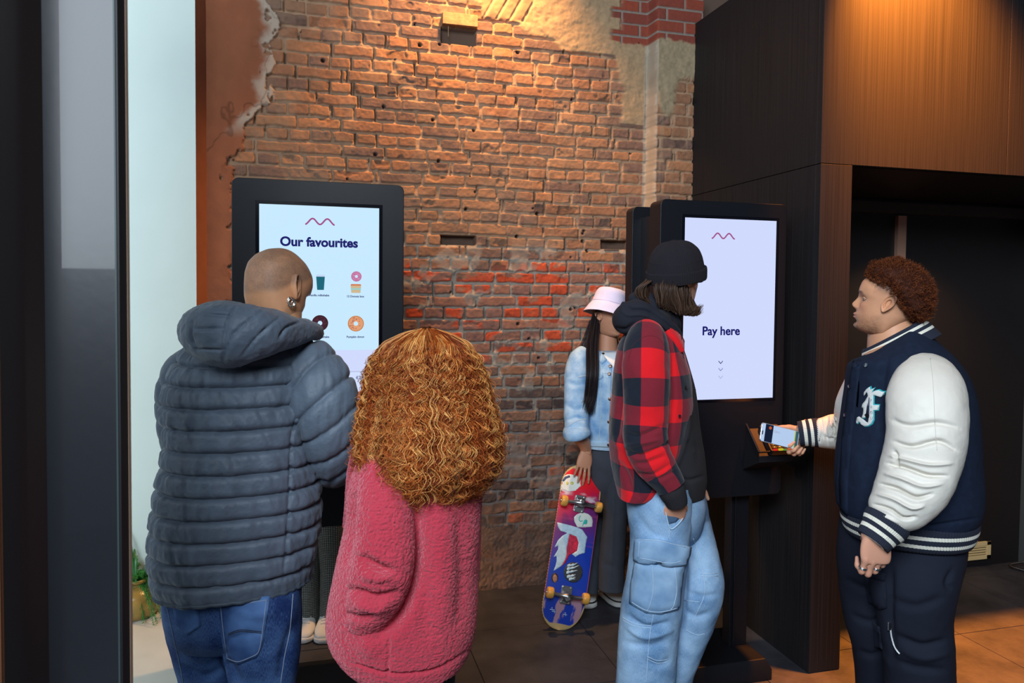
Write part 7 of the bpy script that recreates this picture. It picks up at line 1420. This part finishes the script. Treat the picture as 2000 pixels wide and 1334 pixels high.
nC = 4600; pick = rh.choice(len(Lp), nC, p=None); K = 22; Ps, Rs, Cs = [], [], []
for q in pick:
    b0 = Lp[q]; d_ = dirs[q]; hh_ = hgt[q]*rh.uniform(.75, 1.15); a1 = np.cross(d_, rh.normal(0, 1, 3)); a1 /= np.linalg.norm(a1); a2 = np.cross(d_, a1); t = np.linspace(0, 1, K); rr_ = rh.uniform(.0022, .0046); tu = rh.uniform(1.2, 2.6)*rh.choice([-1, 1]); ph = rh.uniform(0, 6.28)
    bend = a1*rh.uniform(-.6, .6)
    P = b0+d_*(hh_*t**.8)[:, None]+bend*(hh_*.5*t**2)[:, None]+(a1*np.cos(ph+6.28*tu*t)[:, None]+a2*np.sin(ph+6.28*tu*t)[:, None])*(rr_*np.minimum(1, t*3))[:, None]
    Ps.append(P); Rs.append(.0006*(1-.4*t)*rh.uniform(.8, 1.3)); c_ = np.array([(.10, .028, .012), (.06, .018, .010), (.16, .045, .016), (.24, .07, .022)][rh.integers(4)])*rh.uniform(.7, 1.2); Cs.append(np.tile(c_, (K, 1)))
Pw = place(np.array(Ps).reshape(-1, 3), HF5, hc5, SC5, (0, .012, .115)).reshape(nC, K, 3); v, f = tubes_np(Pw, np.array(Rs)); c = np.repeat(np.array(Cs).reshape(-1, 3), 3, axis=0)
mk('hair', np.vstack([V0, v]), np.vstack([fA, f+len(V0)]), mat('curly_brown_hair', (.1, .03, .01), .6, 0, .06, attr='Col'), P5, col=np.clip(np.vstack([np.tile((.045, .015, .009), (len(V0), 1)), c]), 0, 1))
M_gold = mat('gold', (.8, .5, .2), .3, 1)

# ================================================================== POTTED PLANT on the sill
zs_ = .14; pc_ = np.array([-.785, 3.575, zs_]); PT = empty('potted_plant', tuple(pc_), 'glazed stoneware pot of trailing asparagus fern on the cream sill by the white pier', 'plant')
M_pot = mat('ochre_glaze', (.30, .20, .05), .22, 0, .6, var=.25, vscale=18, bump=.1, bscale=60); N, L, bb = nd(M_pot)
b = MB(); b.lathe(cr([(.072, 0), (.086, .004), (.102, .030), (.107, .070), (.100, .105), (.078, .128), (.056, .140), (.052, .148), (.060, .156), (.060, .166), (.052, .168), (.050, .150), (.0, .148)], 60).tolist(), pc_, n=48); po = b.obj('pot', M_pot, PT, smooth=True)
b = MB(); b.ball(pc_+np.array([0, 0, .145]), .05, 16, sc=(1, 1, .3)); b.obj('soil', mat('soil', (.03, .02, .012), .95), PT, smooth=True)
M_fern = mat('fern_green', (.035, .22, .035), .5, var=.3, vscale=30); M_blade = mat('blade_green', (.03, .17, .05), .4, var=.3, vscale=20)
rp_ = np.random.default_rng(61); Ps, Rs = [], []
def frond(st, dr, ln, droop):
    t = np.linspace(0, 1, 40); P = st+dr*(ln*t)[:, None]+np.array([0, 0, -1.])*(droop*t*t)[:, None]; return P
fr_v = []; n_ = 0; bF = MB(); leaf = MB(); LV, LF = [], []; cnt_ = 0
for k in range(70):
    a = rp_.uniform(0, 6.28) if k < 30 else rp_.uniform(-1.9, .5); up_ = rp_.uniform(.3, 1.3) if k < 45 else .25; ln = rp_.uniform(.10, .22); dr = np.array([math.cos(a), math.sin(a)*.7, up_]); dr /= np.linalg.norm(dr)
    P = frond(pc_+np.array([0, 0, .15]), dr, ln, rp_.uniform(.02, .10) if k < 45 else rp_.uniform(.18, .30)); P = P[P[:, 2] > zs_+.01]
    bF.tube(P, .0012, 4)
    for q in range(4, len(P), 1):
        T = P[min(q+1, len(P)-1)]-P[q-1]; T /= np.linalg.norm(T)+1e-9
        for w_ in range(4):
            s_ = np.cross(T, rp_.normal(0, 1, 3)); s_ /= np.linalg.norm(s_)+1e-9; d_ = s_*.8+T*.6; l = rp_.uniform(.008, .018); wv = np.cross(d_, rp_.normal(0, 1, 3)); wv *= .0012/(np.linalg.norm(wv)+1e-9); m_ = P[q]+d_*l*.5
            LV += [P[q], m_+wv, P[q]+d_*l, m_-wv]; LF.append((cnt_, cnt_+1, cnt_+2, cnt_+3)); cnt_ += 4
bF.add(LV, LF); bF.obj('fern_fronds', M_fern, PT, smooth=False)
for k in range(16):
    a = rp_.uniform(0, 6.28); dr = np.array([math.cos(a)*.8, math.sin(a)*.45, rp_.uniform(.9, 2.0)]); dr /= np.linalg.norm(dr); ln = rp_.uniform(.22, .42); P = frond(pc_+np.array([0, 0, .15]), dr, ln, rp_.uniform(.06, .22)); P[:, 1] = np.minimum(P[:, 1], 3.69); wv = np.cross(dr, (0, 0, 1)); wv /= np.linalg.norm(wv); t = np.linspace(0, 1, len(P)); w_ = .007*np.sin(np.pi*np.clip(t*.92+.06, 0, 1))**.6
    V = np.vstack([P-wv*w_[:, None], P+np.array([0, 0, -.0025]), P+wv*w_[:, None]]); m_ = len(P); b = MB(); b.add(V, [(i, i+1, m_+i+1, m_+i) for i in range(m_-1)]+[(m_+i, m_+i+1, 2*m_+i+1, 2*m_+i) for i in range(m_-1)]); o = b.obj('blade_leaf', M_blade, PT, smooth=True); s_ = o.modifiers.new('s', 'SOLIDIFY'); s_.thickness = .0008
